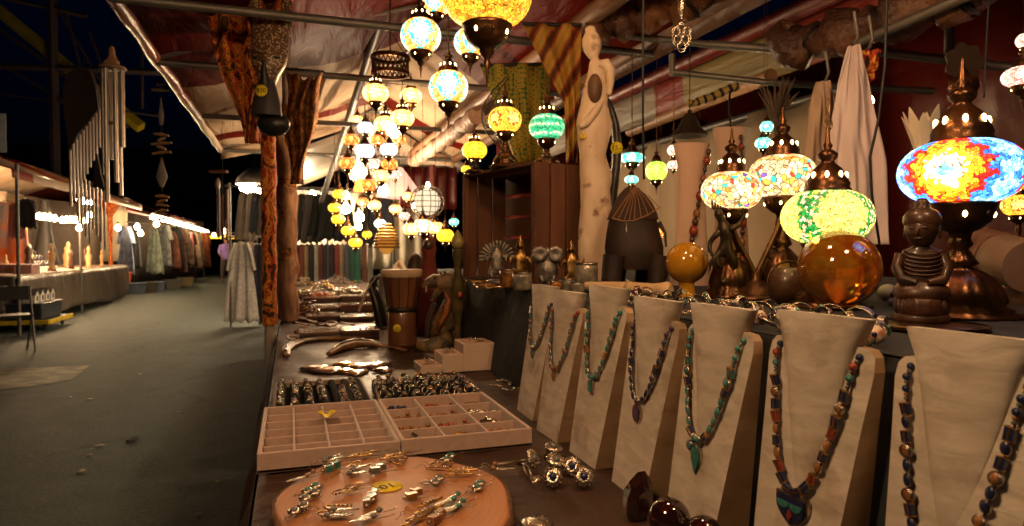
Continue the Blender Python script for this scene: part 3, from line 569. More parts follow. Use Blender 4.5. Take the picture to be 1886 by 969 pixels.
for lb, px, py, r_, k, D in [('white gold glass lamp leftmost of three behind the crate', 757, 422, 15, 'cream', 4.6), ('white gold glass lamp with blue centre between two cream lamps', 779, 416, 17, 'teal', 4.55), ('white gold glass lamp rightmost of three behind the crate', 802, 420, 15, 'cream', 4.7), ('yellow mosaic glass lamp low beside the left end of the crate', 820, 434, 16, 'yellow', 4.0),
    ('cyan glass lamp peeping out at the left end of the crate', 836, 409, 9, 'aqua', 4.2), ('small amber glass lamp just above the crate left end', 858, 312, 9, 'yellow', 3.6)]:
    mosaic_lamp(lb, px, py, r_, .066, k, .78, 'hang', top=2.3, D=D, holes=False)
# ---- lamps hanging behind the shelf on the right
for lb, px, py, r_, k, D, sq in [('lime round glass lamp hanging right of the elephant', 1209, 315, 20, 'lime', 3.0, .92), ('pink glass lamp upper of a pair left of a necklace stand', 1241, 277, 12, 'pink', 3.2, .85), ('pink glass lamp lower of a pair left of a necklace stand', 1240, 304, 11, 'pink', 3.2, .75),
    ('wide aqua glass lamp hanging above the elephant', 1164, 291, 24, 'aqua', 3.2, .40), ('small aqua glass lamp hanging just over the elephant', 1163, 331, 13, 'aqua', 3.1, .6), ('turquoise glass lamp upper of a pair over the branched stand', 1412, 234, 12, 'aqua', 2.6, .9), ('turquoise glass lamp lower of a pair over the branched stand', 1406, 264, 15, 'aqua', 2.6, .72),
    ('small orange glass lamp glowing right of the elephant', 1216, 428, 8, 'orange', 3.3, 1.0), ('cream glass lamp with pink eyes hanging at the right edge', 1884, 141, 34, 'pink', 2.0, .55), ('small cream glass lamp at the top of the right edge', 1888, 75, 15, 'pink', 2.0, .9), ('amber glass lamp glowing behind the branched stand', 1287, 412, 6, 'yellow', 3.2, 1.0)]:
    mosaic_lamp(lb, px, py, r_, .066, k, sq, 'hang', top=2.45, D=D, holes=False, group='mosaic lamps behind the shelf')
# ---- working bulbs of the stall (bare bulbs on a cord), plus added unseen ones
BULB = mat('bare bulb glass', (1, .8, .55), emit=(1, .70, .36), es=30)
def bulb(label, p, energy, r=.03, color=(1, .66, .36), cord=.12, group='bare bulbs lighting the stalls', es=None):
    t = thing('bare_bulb', label, 'bulb', p, 0, group)
    inst('bulb', lambda b: b.lathe([(0, -.03), (.018, -.026), (.028, -.012), (.03, 0), (.024, .016), (.013, .03), (.012, .04), (0, .04)], n=14), 'glass', BULB, t, scale=r / .03)
    inst('bsock', lambda b: b.lathe([(0, .038), (.014, .038), (.014, .062), (.006, .07), (0, .07)], n=10), 'socket', WIRE, t, scale=r / .03)
    if cord: b = MB(); b.tube([(0, 0, .065 * r / .03), (.004, 0, cord)], .003, 5); b.build('cord', WIRE, t)
    if energy:
        l = bpy.data.lights.new('bulb_light', 'POINT'); l.energy = energy; l.color = color; l.shadow_soft_size = r * 1.15; l.use_soft_falloff = False
        o = bpy.data.objects.new('bulb_light', l); col.objects.link(o); attach(o, t)
    return t
bulb('added unseen round lantern lighting the trays from the aisle side', (-.45, .35, 2.15), 6.3, .11, (1, .53, .27))  # out of view, added to light the busts and trays
bulb('added unseen warm bulb under the canopy ridge lighting the foreground', (.85, .3, 2.25), 3, .08, (1, .46, .2))  # second unseen source, added for foreground light
bulb('added unseen warm bulb over the shelf lighting the pale carving', (.62, 1.12, 2.14), 3.2, .05, (1, .48, .22))  # unseen bulb added to brighten the carved woman
bulb('bare warm bulb glaring in the far lamp cluster', gd(707, 352, 6.2), 50, .05, (1, .74, .46))
bulb('bare warm bulb among the cream lamps under the bronze ring', gd(726, 244, 3.8), 13, .03, (1, .60, .3))
bulb('bare warm bulb left behind the string of yellow lamps', gd(637, 385, 7.0), 16, .05, (1, .74, .46))
bulb('bare warm bulb right behind the string of yellow lamps', gd(662, 400, 7.2), 10, .05, (1, .74, .46))
bulb('small bare bulb beside the topmost yellow lamp', gd(638, 361, 6.4), 0, .035)
bulb('small bare bulb behind the lowest yellow lamp', gd(660, 417, 7.4), 0, .04)
bulb('bare bulb above the wire sphere lamp', gd(788, 341, 5.0), 0, .018)
bulb('bare bulb left of the wire sphere lamp', gd(765, 378, 5.0), 0, .022)
bulb('bare warm bulb behind the necklace stands on the right', (2.75, 2.6, 2.02), .7, .03)
bulb('bare warm bulb low behind the lamp pair on the right', gd(1333, 300, 3.2), 1.2, .02)
# ============================================================ BACKGROUND STALLS
def stallpost(x, y, h, label, m=STEEL, r=.025):
    t = thing('stall_post', label, 'post', (x, y, 0)); b = MB(); b.tube([(0, 0, 0), (0, 0, h)], r, 8); b.build('pipe', m, t)
    b = MB(); b.box((0, 0, .004), (.12, .12, .008)); b.build('base_plate', STEEL, t); return t
SAL = bands_mat('salmon vinyl', [(0, (.34, .07, .04)), (.2, (.62, .46, .32)), (.5, (.34, .07, .04)), (.62, (.62, .46, .32))], 1, .45, .5, 3, .1, -1.0, (1, 1, 1), .05, .5, trans=True)
def roof(label, x0, x1, y0, y1, z0, z1, m=SAL, name='stall_canopy'):
    t = thing(name, label, 'canopy', (0, 0, 0)); xm = (x0 + x1) / 2
    b = MB(); b.sheet(10, 24, lambda u, v: (x0 + (xm - x0) * u, y0 + (y1 - y0) * v, z0 + (z1 - z0) * u - .04 * math.sin(math.pi * u) - .02 * math.sin(v * 30))); b.build('aisle_slope', m, t, thick=.004)
    b = MB(); b.sheet(10, 24, lambda u, v: (xm + (x1 - xm) * u, y0 + (y1 - y0) * v, z1 + (z0 - z1) * u - .04 * math.sin(math.pi * u) - .003)); b.build('back_slope', m, t, thick=.004)
    b = MB(); b.sheet(2, 24, lambda u, v: (x0 + .01 * u, y0 + (y1 - y0) * v, z0 - .13 * u)); b.build('valance', m, t, thick=.004); return t
# left row runs along x = -3.9
roof('red and cream canopy of the left stall with trinkets', -3.75, -7.0, 11.2, 19.9, 2.42, 3.1)
roof('dark red awning of the far left clothes stall', -4.2, -7.4, 20.3, 25, 2.4, 3.0, RV)
roof('dark red canopy far down the left row', -3.9, -6.5, 25.0, 34, 2.45, 3.0, RV)
for x, y, lb in ((-3.75, 11.4, 'near'), (-4.0, 15.4, 'middle')): stallpost(x, y, 2.5, 'grey pipe post at the %s end of the left trinket stall' % lb)
pp = stallpost(-4.35, 19.3, 2.5, 'post wrapped in orange batik at the left clothes stall'); b = MB(); b.tube([(0, 0, .3 + k * .2) for k in range(12)], [.05 + .012 * math.sin(k) + (.14 * max(0, k - 9) if k > 9 else 0) for k in range(12)], 12); b.build('cloth_sleeve', batik('bright orange batik', [(.25, .03, .01), (.6, .18, .02), (.4, .08, .02)], 5), pp)
WALL = mat('lit white sheet', (.62, .52, .38), .9, vs=1.5, bump=.3, bs=3)
t = thing('white_backdrop', 'white sheet hung as backdrop in the left trinket stall', 'backdrop'); b = MB(); b.sheet(60, 6, lambda u, v: ((-6.3 + .06 * math.sin(u * 60), 16 + 6.5 * u * 1.5, 2.6 - 1.7 * v) if u < .66 else (-6.3 + 1.7 * (u - .66) / .34, 22.4 + .06 * math.sin(u * 60), 2.6 - 1.7 * v))); b.build('cloth', WALL, t, thick=.01)
b = MB(); b.tube([(-6.3, 16, 2.62), (-6.3, 22.4, 2.62), (-4.6, 22.4, 2.62)], .02, 6); b.build('rod', STEEL, t)
t = thing('market_counter', 'counter of the left trinket stall with a sagging grey brown skirt', 'counter')
b = MB(); b.box((-4.9, 15.9, .84), (1.7, 7.4, .04)); b.build('top', mat('pale counter cloth', (.36, .26, .2), .7), t)
SK = mat('grey brown plastic skirt', (.13, .095, .07), .4, vs=2, bump=.8, bs=3, dist=.06)
b = MB(); b.sheet(80, 8, lambda u, v: (-4.03 + .03 * math.sin(u * 30) * v + .05 * v, 12.25 + 7.4 * u, .84 - (.80 - .12 * abs(math.sin(u * 4))) * v)); b.sheet(30, 8, lambda u, v: (-5.7 + 1.67 * u, 12.12 + .02 * math.sin(u * 30), .84 - .3 * v)); b.build('skirt', SK, t, thick=.006)
for x in (-5.6, -4.15):
    for y in (12.4, 19.4): b = MB(); b.tube([(x, y, 0), (x, y, .82)], .02, 6); b.build('leg', STEEL, t)
# goods on the counter
PINK = mat('pink plastic box', (.50, .26, .22), .4)
def flat(px, py, D): return gd(px, py, D)
for i, (x, y) in enumerate([(-4.8, 13.9), (-4.5, 13.6), (-4.25, 13.3)]):
    t = thing('display_box', 'pink display box %s at the near end of the left counter' % ['farthest back', 'in the middle', 'at the front edge'][i], 'box', (x, y, .86), 0, 'pink boxes on the left counter')
    b = MB(); b.box((0, 0, .07), (.26, .4, .14)); b.build('body', PINK, t, bevel=.01); b = MB(); b.box((0, 0, .147), (.27, .41, .014)); b.build('lid', mat('pale lid', (.6, .45, .4), .3), t, bevel=.004)
BN = woodmat('carved light wood', (.30, .17, .07), (.50, .32, .14), (3, 3, 6), 4)
DK = woodmat('dark carved wood', (.035, .016, .008), (.10, .045, .02), (3, 3, 8), 5, .4, .4, .3)
rr = random.Random(3)
def figure_prof(k):
    return [[(0, 0), (.06, 0), (.05, .04), (.03, .10), (.045, .20), (.05, .26), (.025, .31), (.03, .35), (.028, .40), (0, .43)], [(0, 0), (.05, 0), (.06, .12), (.035, .22), (.055, .30), (.03, .36), (0, .40)], [(0, 0), (.07, 0), (.03, .05), (.05, .18), (.02, .24), (.028, .30), (0, .34)]][k % 3]
for i in range(16):
    x = -4.25 - .42 * (i % 4) * .9; y = 14.6 + (i // 4) * 1.15 + rr.uniform(-.1, .1); k = i % 3
    t = thing('carved_figurine', '%s carved figurine, left counter, row %s from the near end, %s from aisle' % (['pale', 'dark', 'brown'][k], ['one', 'two', 'three', 'four'][i // 4], ['first', 'second', 'third', 'fourth'][i % 4]), 'figurine', (x, y, .86), 0, 'figurines on the left counter', rr.uniform(.9, 1.5))
    inst(('fig', k), lambda b: b.lathe(figure_prof(k), n=10), 'body', [BN, DK, BN][k], t); inst(('figb', k), lambda b: b.lathe([(0, -.01), (.07, -.01), (.07, .012), (0, .012)], n=10), 'plinth', DK, t)
# row of small dark bottles in tiers
for i in range(24):
    r_, c = divmod(i, 8); t = thing('trinket_bottle', 'small dark bottle in the %s tier of the left stall, %s from the near end' % (['lowest', 'middle', 'top'][r_], ['first', 'second', 'third', 'fourth', 'fifth', 'sixth', 'seventh', 'last'][c]), 'bottle', (-5.0 - .16 * r_, 15.6 + .2 * c, .90 + .12 * r_), 0, 'tiers of bottles')
    inst('tb', lambda b: b.lathe([(0, 0), (.05, 0), (.05, .07), (.02, .10), (.02, .13), (0, .13)], n=8), 'glass', mat('dark bottle glass', (.02, .02, .03), .2), t)
t = thing('stepped_riser', 'white stepped riser carrying tiers of dark bottles', 'riser'); b = MB()
for r_ in range(3): b.box((-5.0 - .16 * r_, 16.3, .86 + (.04 + .12 * r_) / 2), (.16, 1.8, .04 + .12 * r_))
b.build('steps', mat('riser white', (.7, .6, .5), .6), t, bevel=.005)
t = thing('black_cone_stand', 'tall black cone against the white sheet in the left stall', 'cone', (-5.45, 18.2, .9)); b = MB(); b.loft([[(.30 * s * math.cos(a) , .30 * s * math.sin(a), z) for a in [k * math.pi / 8 for k in range(16)]] for s, z in ((1, 0), (.75, .3), (.45, .8), (.35, 1.3), (.3, 1.5))]); b.build('cone', mat('matt black', (.012, .012, .012), .6), t)
# under the counter: trolley with boxes, little white houses
t = thing('flat_trolley', 'black trolley with yellow bumper and small wheels under the left counter', 'trolley', (-3.95, 12.6, 0))
b = MB(); b.box((0, 0, .14), (.75, 1.15, .05)); b.build('deck', mat('trolley black', (.02, .02, .02), .6), t, bevel=.01)
b = MB(); b.box((0, -.59, .14), (.78, .03, .07)); b.box((.39, 0, .14), (.03, 1.15, .07)); b.build('bumper', mat('yellow bumper', (.65, .45, .02), .5), t, bevel=.008)
for x in (-.28, .28):
    for y in (-.42, .42): b = MB(); b.tube([(x - .015, y, .055), (x + .015, y, .055)], .055, 14); b.build('wheel', WIRE, t, bevel=.004)
t = thing('storage_crate', 'dark plastic storage crate on the yellow edged trolley', 'crate', (-3.98, 12.55, .168)); b = MB(); b.box((0, 0, .12), (.62, .95, .24)); b.build('body', mat('dark tub', (.03, .035, .04), .4), t, bevel=.02); b = MB(); b.box((0, 0, .247), (.66, .99, .02)); b.build('rim', mat('dark tub rim', (.04, .045, .05), .4), t, bevel=.006)
for i in range(4):
    t = thing('model_house', 'small white model house %s on the dark crate' % ['nearest the camera', 'second from the camera', 'third from the camera', 'farthest back'][i], 'model house', (-3.85, 12.2 + .24 * i, .43), 0, 'white model houses')
    inst('mh', lambda b: b.prism([(-.09, 0), (.09, 0), (.09, .12), (0, .20), (-.09, .12)], .16, Matrix.Rotation(R(90), 4, 'Z')), 'walls', mat('house white', (.7, .62, .5), .7), t)
    inst('mhr', lambda b: (b.box((0, .048, .165), (.18, .12, .01), rot=(R(-41), 0, 0)), b.box((0, -.048, .165), (.18, .12, .01), rot=(R(41), 0, 0))), 'roof', mat('house roof', (.12, .10, .09), .7), t)
    inst('mhw', lambda b: b.box((.085, 0, .07), (.006, .05, .07)), 'window', DARKST, t)
t = thing('clear_storage_box', 'clear plastic box of odds and ends under the pink boxes', 'box', (-4.6, 12.3, .18)); b = MB(); b.box((0, 0, .25), (.9, .5, .5)); b.build('body', mat('cloudy plastic', (.28, .24, .2), .35, vs=14, c2=(.08, .06, .05)), t, bevel=.03); b = MB(); b.box((0, 0, .515), (.94, .54, .03)); b.build('lid', mat('cloudy lid', (.5, .45, .38), .3), t, bevel=.01)
# folding chair cut by the left edge
t = thing('folding_chair', 'dark folding chair with steel legs cut by the left edge', 'chair', (-3.28, 9.75, 0), R(25))
for s in (-1, 1):
    b = MB(); b.tube([(s * .2, -.22, 0), (s * .2, .14, .80)], .012, 6); b.build('leg', STEEL, t); b = MB(); b.tube([(s * .18, .24, 0), (s * .18, -.16, .46)], .012, 6); b.build('leg', STEEL, t)
b = MB(); b.box((0, 0, .45), (.38, .38, .025)); b.build('seat', mat('chair black', (.02, .02, .02), .5), t, bevel=.01); b = MB(); b.box((0, .13, .72), (.38, .02, .18), rot=(R(-20), 0, 0)); b.build('backrest', mat('chair black', (.02,) * 3), t, bevel=.008)
# hanging shirts at the left edge
def garment(label, p, w, h, m, rz=0, kind='dress', sleeves=True, group='clothes on hangers', nm='hanging_dress', cat='dress', seed=1):
    t = thing(nm, label, cat, p, rz, group)
    q = random.Random(seed); a1, a2 = q.uniform(14, 22), q.uniform(0, 6)
    def f(u, v):
        s = .36 + .64 * v ** .7 if kind == 'dress' else .75 + .12 * v
        y = (.05 * math.sin(u * a1 + a2 + v * 2.0) + .02 * math.sin(u * a1 * 2.3 + v * 4)) * (.2 + v) * w * .8
        top = (abs(u - .5) * 2) ** 2 * .10 * w
        return ((u - .5) * w * s, y, -h * v - top * (1 - v) - (.02 * math.sin(u * 23 + a2) if v > .99 else 0))
    b = MB(); b.sheet(22, 14, f); b.build('cloth', m, t, thick=.012)
    if sleeves:
        for s in (-1, 1): b = MB(); b.tube([(s * w * .17, 0, -.03), (s * w * .30, 0, -h * .16), (s * w * .38, .01, -h * .36)], [.05 * w + .02, .06 * w + .02, .08 * w + .01], 8, flat=.5); b.build('sleeve', m, t)
    b = MB(); b.tube([(-w * .2, 0, -.03), (0, 0, .03), (w * .2, 0, -.03)], .006, 5); b.tube([(0, 0, .03), (0, 0, .07), (.02, 0, .09), (.015, 0, .11)], .004, 5); b.build('hanger', WIRE, t)
    return t
def cl(n, c, c2=None, sc=6): return mat('fabric ' + n, c, .9, vs=sc, c2=c2, bump=.3, bs=20, dist=.01, sheen=.2)
garment('orange and grey printed shirt hung at the left edge', gd(10, 372, 12.6), .98, 1.2, cl('orange grey', (.60, .14, .03), (.26, .24, .26), 2.5), -YAW, 'shirt', False, 'shirts at the left edge', 'hanging_shirt', 'shirt')
garment('dark olive top hung beside the orange shirt', gd(47, 366, 11.2), .42, .50, cl('dark olive', (.03, .03, .028)), -YAW, 'shirt', True, 'shirts at the left edge', 'hanging_shirt', 'shirt', 5)
garment('dusty pink top hung behind the olive top', gd(30, 375, 11.8), .34, .62, cl('dusty pink', (.26, .10, .10)), -YAW, 'shirt', False, 'shirts at the left edge', 'hanging_shirt', 'shirt', 9)
# strings of bright bulbs on the left
pl = [(62, 399), (72, 399), (82, 400), (92, 401), (101, 403), (115, 406), (123, 405), (131, 405), (139, 406), (148, 406), (157, 407), (146, 368), (155, 371), (165, 373), (165, 396), (26, 424), (146, 420)]
for i, (px, py) in enumerate(pl): bulb('bright bulb number %s from the left in the left trinket stall' % ['one', 'two', 'three', 'four', 'five', 'six', 'seven', 'eight', 'nine', 'ten', 'eleven', 'twelve', 'thirteen', 'fourteen', 'fifteen', 'sixteen', 'seventeen'][i], gd(px, py, 12.4 + i * .18 if i < 14 else 13), [70, 55][i > 5] if i in (2, 8, 12, 15) else 0, .055, (1, .66, .36), .16, 'bulbs in the left trinket stall')
ns = 26
for i in range(ns):
    u = i / (ns - 1); bulb('bright bulb in the slanting string over the far clothes', gd(281 + 101 * u ** .8, 400 + 27.5 * u ** .9, 17 + 13 * u), 60 if i in (3, 14) else 0, .06, (1, .66, .36), .12, 'bulb string over the far clothes')
for i, (px, py) in enumerate([(217, 420), (253, 418), (259, 430), (288, 413)]): bulb('round bulb in the far clothes stall, %s from the left' % ['first', 'second', 'third', 'fourth'][i], gd(px, py, 19), 14 if i == 1 else 0, .075, (1, .66, .36), .12, 'round bulbs in the far clothes stall')
t = thing('bulb_cord', 'black cord carrying the slanting string of bulbs', 'cord'); b = MB(); b.tube([gd(281 + 101 * u ** .8, 400 + 27.5 * u ** .9, 17 + 13 * u) + Vector((0, 0, .13)) for u in [k / 20 for k in range(21)]], .01, 4); b.build('cable', WIRE, t)
# far clothes along the left row
CF = [('blue grey dress with pale hem', (.13, .17, .30)), ('black lace dress', (.02, .02, .025)), ('brown patterned skirt', (.16, .07, .04)), ('grey green long dress', (.20, .25, .20)), ('pale grey shawl', (.28, .30, .30)), ('rust flowered dress', (.28, .09, .05)), ('rose patterned dress', (.30, .13, .11)), ('sand coloured dress', (.34, .25, .15)),
      ('dark red dress', (.20, .03, .03)), ('tan chequered robe', (.30, .21, .13)), ('charcoal dress', (.04, .04, .045)), ('beige robe', (.36, .29, .2)), ('orange top', (.5, .12, .03)), ('cream dress', (.45, .38, .28))]
xs = [(232, 19.3), (246, 19.7), (224, 20.3), (284, 20.6), (303, 21.2), (318, 21.8), (331, 22.6), (342, 23.5), (351, 24.4), (360, 25.3), (325, 22.2), (367, 26.2), (378, 27.2), (373, 28)]
for i, ((n_, c), (px, D)) in enumerate(zip(CF, xs)):
    p = gd(px, 430, D); p.z = 1.95 + .1 * math.sin(i * 2.1); garment(n_ + ' hanging in the far left clothes row', p, .95 if i < 8 else .8, 1.45 - .12 * (i % 3), cl('far%d' % i, c, tuple(x * .45 for x in c), 7), -.9, 'dress', i % 2 == 0, 'clothes along the far left row', seed=i + 11)
t = thing('clothes_rail', 'steel rail holding the clothes of the far left row', 'rail'); b = MB(); P = [gd(px, 430, D) for px, D in sorted(xs[:4] + xs[4:10], key=lambda a: a[1])]; b.tube([(P[0].x, P[0].y, 2.06), (P[-1].x, P[-1].y, 2.06)], .02, 6); b.build('bar', STEEL, t)
for k in (0, 9): b = MB(); b.tube([(P[k].x, P[k].y, 0), (P[k].x, P[k].y, 2.08)], .02, 6); b.build('upright', STEEL, t)
t = thing('side_tarpaulin', 'dark tarpaulin back wall behind the far left clothes', 'tarpaulin'); b = MB(); b.sheet(30, 3, lambda u, v: (-5.9 + 2.2 * u + .1 * math.sin(u * 60), 18 + 15 * u, 2.5 * (1 - v))); b.build('cloth', mat('dark brown tarp', (.06, .04, .03), .8), t, thick=.01)
for i, (px, D, c) in enumerate([(223, 18.6, (.45, .09, .03)), (223, 18.5, (.06, .08, .11)), (250, 18.9, (.07, .09, .13)), (285, 19.6, (.08, .11, .15)), (272, 19.3, (.05, .04, .03)), (318, 21, (.06, .06, .05)), (340, 22.5, (.2, .16, .08))]):
    p = gd(px, 520, D); t = thing('plastic_tub', '%s plastic tub standing under the far clothes, tub %s from the left' % (['orange', 'slate blue', 'slate blue', 'blue grey', 'black', 'dark green', 'yellowish'][i], ['one', 'two', 'three', 'five', 'four', 'six', 'seven'][i]), 'tub', (p.x, p.y, .31 if i == 0 else 0), .4, 'plastic tubs under the far clothes')
    b = MB(); b.loft([[(a * .24 * s, e * .17 * s, z) for a, e in ((-1, -1), (1, -1), (1, 1), (-1, 1))] for s, z in ((.85, 0), (1, .28))], sm=False); b.build('body', mat('tub%d' % i, c, .45), t, bevel=.02); b = MB(); b.box((0, 0, .29), (.52, .38, .03)); b.build('rim', mat('tub%d' % i, c), t, bevel=.01)
# far yellow lit awning and person
t = thing('yellow_awning', 'yellow lit awning strip closing the far end of the aisle', 'awning'); b = MB(); c = gd(420, 437, 29.5); b.box(c, (2.1, .1, .13)); b.build('strip', mat('lit yellow strip', (.7, .4, .03), emit=(1, .42, .03), es=.9, vs=4), t); b = MB(); b.box(c + Vector((0, .3, .2)), (3.4, .6, .04)); b.build('roof', RV, t)
for s in (-1, 1): b = MB(); b.tube([(c.x + s, c.y, 0), (c.x + s, c.y, c.z)], .03, 6); b.build('post', STEEL, t)
bulb('bare bulb above the yellow awning strip', gd(415, 427, 29), 0, .10)
bulb('tiny bare bulb at the far end of the clothes string', gd(394, 433, 29), 0, .07)
def person(label, p, rz, shirt, trousers, h=1.7, hair=(.03, .015, .01)):
    t = thing('person', label, 'person', p, rz); k = h / 1.7
    J = [(0, 0, .93, .13), (0, 0, 1.12, .12), (0, 0, 1.34, .15), (0, 0, 1.46, .06), (0, -.01, 1.53, .055), (0, -.015, 1.61, .085), (0, -.01, 1.68, .06),
         (-.10, 0, .88, .10), (-.12, .05, .48, .065), (-.12, .12, .08, .045), (-.12, .02, .03, .04), (.10, 0, .88, .10), (.12, -.08, .48, .065), (.11, -.02, .08, .045), (.11, -.12, .03, .04),
         (-.19, 0, 1.40, .06), (-.25, .02, 1.14, .045), (-.20, -.14, .98, .035), (-.17, -.2, .94, .03), (.19, 0, 1.40, .06), (.26, 0, 1.14, .045), (.22, -.16, 1.02, .035), (.19, -.22, 1.0, .03)]
    J = [(a * k, b_ * k, c * k, r * k) for a, b_, c, r in J]
    E = [(0, 1), (1, 2), (2, 3), (3, 4), (4, 5), (5, 6), (0, 7), (7, 8), (8, 9), (9, 10), (0, 11), (11, 12), (12, 13), (13, 14), (2, 15), (15, 16), (16, 17), (17, 18), (2, 19), (19, 20), (20, 21), (21, 22)]
    skin('body', J, E, mat('skin', (.45, .22, .14), .5), t)
    b = MB(); b.loft([[(sx * math.cos(a), sy * math.sin(a), z * k) for a in [j * math.pi / 8 for j in range(16)]] for sx, sy, z in ((.19, .15, .86), (.175, .14, 1.0), (.17, .135, 1.12), (.205, .15, 1.30), (.215, .13, 1.42), (.08, .08, 1.48))], cap=False)
    for s in (-1, 1): b.tube([(s * .18, 0, 1.41 * k), (s * .25, .01, 1.16 * k), (s * .22, -.10, 1.04 * k)], [.075, .065, .055], 10)
    b.build('shirt', cl('sh' + label[10:24], shirt), t)
    b = MB()
    b.loft([[(.18 * math.cos(a), .14 * math.sin(a), z * k) for a in [j * math.pi / 8 for j in range(16)]] for z in (.96, .80)], cap=True)
    for s, y1, y2 in ((-1, .05, .11), (1, -.08, -.03)): b.tube([(s * .09, 0, .88 * k), (s * .12, y1, .48 * k), (s * .12, y2, .10 * k)], [.105, .085, .065], 10)
    b.build('trousers', cl('tr' + label[10:24], trousers), t)
    b = MB(); b.ell((0, .01, 1.65 * k), (.092, .10, .10), 12, 8); b.ell((0, .06, 1.56 * k), (.07, .05, .10), 10, 6); b.build('hair', mat('hair' + label[:9], hair, .6), t); return t
p = gz(417, 517, 0); person('person in a lilac shirt walking away at the far end of the aisle', (p.x, p.y, 0), .3, (.34, .22, .62), (.10, .06, .05))
0 and person('person in dark clothes standing behind the lilac shirt by the clothes', (p.x * .75 - .45, p.y * .75, 0), 1.4, (.12, .10, .08), (.05, .05, .05))
# ---- clothes stall beyond ours, right of the aisle
YR = 11.7
t = thing('clothes_rack', 'wide steel clothes rack facing down the aisle behind the wrapped posts', 'rack', (0, YR, 0))
for z in (1.47, 2.30): b = MB(); b.tube([(-1.0, 0, z), (1.75, 0, z)], .018, 8); b.build('rail', STEEL, t)
for x in (-.93, .6, 1.72): b = MB(); b.tube([(x, 0, 0), (x, 0, 2.35)], .018, 8); b.build('upright', STEEL, t)
def rp(px): return gd(px, 437, YR / math.cos(YAW) * .96)
def atx(px, y):   # x on the plane Y=y
    d = ray(px, 458); return d.x / d.y * y
LACE = mat('white lace cloth', (.85, .82, .76), .9, vs=18, c2=(.72, .62, .58), bump=.4, bs=50)
garment('long white lace dress with faint pink print hanging at the aisle end', (atx(444, YR), YR - .05, 1.40), .56, 1.32, LACE, -.3, 'dress', True, 'clothes on the wide rack', seed=3)
garment('long pale beige lace robe hanging just right of the white dress', (atx(461, YR + .1), YR + .1, 1.40), .5, 1.22, mat('beige lace', (.42, .36, .28), .9, vs=18, c2=(.3, .22, .16)), .3, 'dress', True, 'clothes on the wide rack', seed=4)
for i, (px, c, h) in enumerate([(514, (.03, .02, .02), 1.3), (526, (.10, .03, .02), 1.2), (545, (.02, .02, .025), 1.3), (474, (.03, .025, .05), 1.25), (482, (.012, .012, .016), 1.32), (490, (.05, .03, .09), 1.1), (556, (.16, .04, .03), 1.3), (566, (.30, .20, .10), 1.25), (575, (.02, .02, .025), 1.3), (584, (.4, .36, .3), 1.2), (593, (.12, .03, .03), 1.3), (602, (.05, .06, .08), 1.25), (612, (.03, .03, .04), 1.3), (622, (.26, .05, .04), 1.2), (631, (.42, .30, .2), 1.28), (640, (.10, .10, .13), 1.3), (650, (.04, .13, .09), 1.2), (660, (.05, .2, .14), 1.3), (671, (.2, .08, .05), 1.25), (682, (.3, .26, .22), 1.2)]):
    x = atx(px, YR); garment('%s garment on the lower rail of the wide rack, number %s from the aisle' % (['black', 'rust', 'jet black', 'indigo', 'black', 'violet', 'brick red', 'tan', 'black', 'off white', 'wine red', 'slate', 'charcoal', 'red', 'peach', 'grey blue', 'bottle green', 'sea green', 'brown', 'grey'][i], ['six', 'seven', 'eight', 'three', 'four', 'five', 'nine', 'ten', 'eleven', 'twelve', 'thirteen', 'fourteen', 'fifteen', 'sixteen', 'seventeen', 'eighteen', 'nineteen', 'twenty', 'twenty one', 'twenty two'][i]), (x, YR + .03 * (i % 3), 1.36), .20, h, cl('rack%d' % i, c), .9, 'shirt', False, 'clothes on the wide rack', seed=i)
for i, (px, c, w_, h) in enumerate([(520, (.03, .03, .03), .4, .8), (540, (.05, .04, .04), .4, .8), (449, (.24, .19, .15), .28, .78), (462, (.30, .25, .2), .22, .74), (474, (.04, .045, .06), .26, .78), (486, (.2, .15, .12), .24, .76), (558, (.05, .045, .04), .34, .80), (572, (.12, .10, .09), .36, .78), (590, (.015, .015, .015), .42, .82), (606, (.018, .018, .018), .46, .84), (636, (.03, .028, .03), .4, .8), (671, (.025, .025, .03), .42, .8), (697, (.04, .04, .05), .36, .78), (713, (.08, .10, .15), .3, .7)]):
    x = atx(px, YR - .1); garment('%s garment on the upper rail of the wide rack, number %s from the aisle' % (['black', 'dusky brown', 'grey brown', 'sand', 'navy', 'taupe', 'dark brown', 'grey', 'black', 'jet black', 'charcoal', 'dark grey', 'dull black', 'denim blue'][i], ['five', 'six', 'one', 'two', 'three', 'four', 'seven', 'eight', 'nine', 'ten', 'eleven', 'twelve', 'thirteen', 'fourteen'][i]), (x, YR - .1, 2.20), w_, h * (.85 + .07 * (i * 5 % 4)), cl('up%d' % i, c if 1 < i < 5 else tuple(x * .4 for x in c)), .25, 'dress', i % 2 == 1, 'clothes on the wide rack', seed=i + 40)
PV = bands_mat('pale pink vinyl', [(0, (.60, .36, .27)), (.5, (.66, .50, .38))], 1, .4, .5, 3, .5, -2, (1, 1, 1), .05, .5, trans=True)
roof('pale pink canopy of the clothes stall beyond the wrapped posts', -.30, 2.4, 8.9, 15, 2.42, 3.0, PV)
t = thing('bright_backdrop', 'bright white sheet glowing behind the black coats', 'backdrop'); b = MB(); b.sheet(40, 6, lambda u, v: (.12 + 2.6 * u, 14.2 + .05 * math.sin(u * 50), 2.45 - 1.6 * v)); b.build('cloth', WALL, t, thick=.01)
b = MB(); b.tube([(.12, 14.2, 2.46), (2.8, 14.2, 2.46)], .02, 6); b.build('rod', STEEL, t)
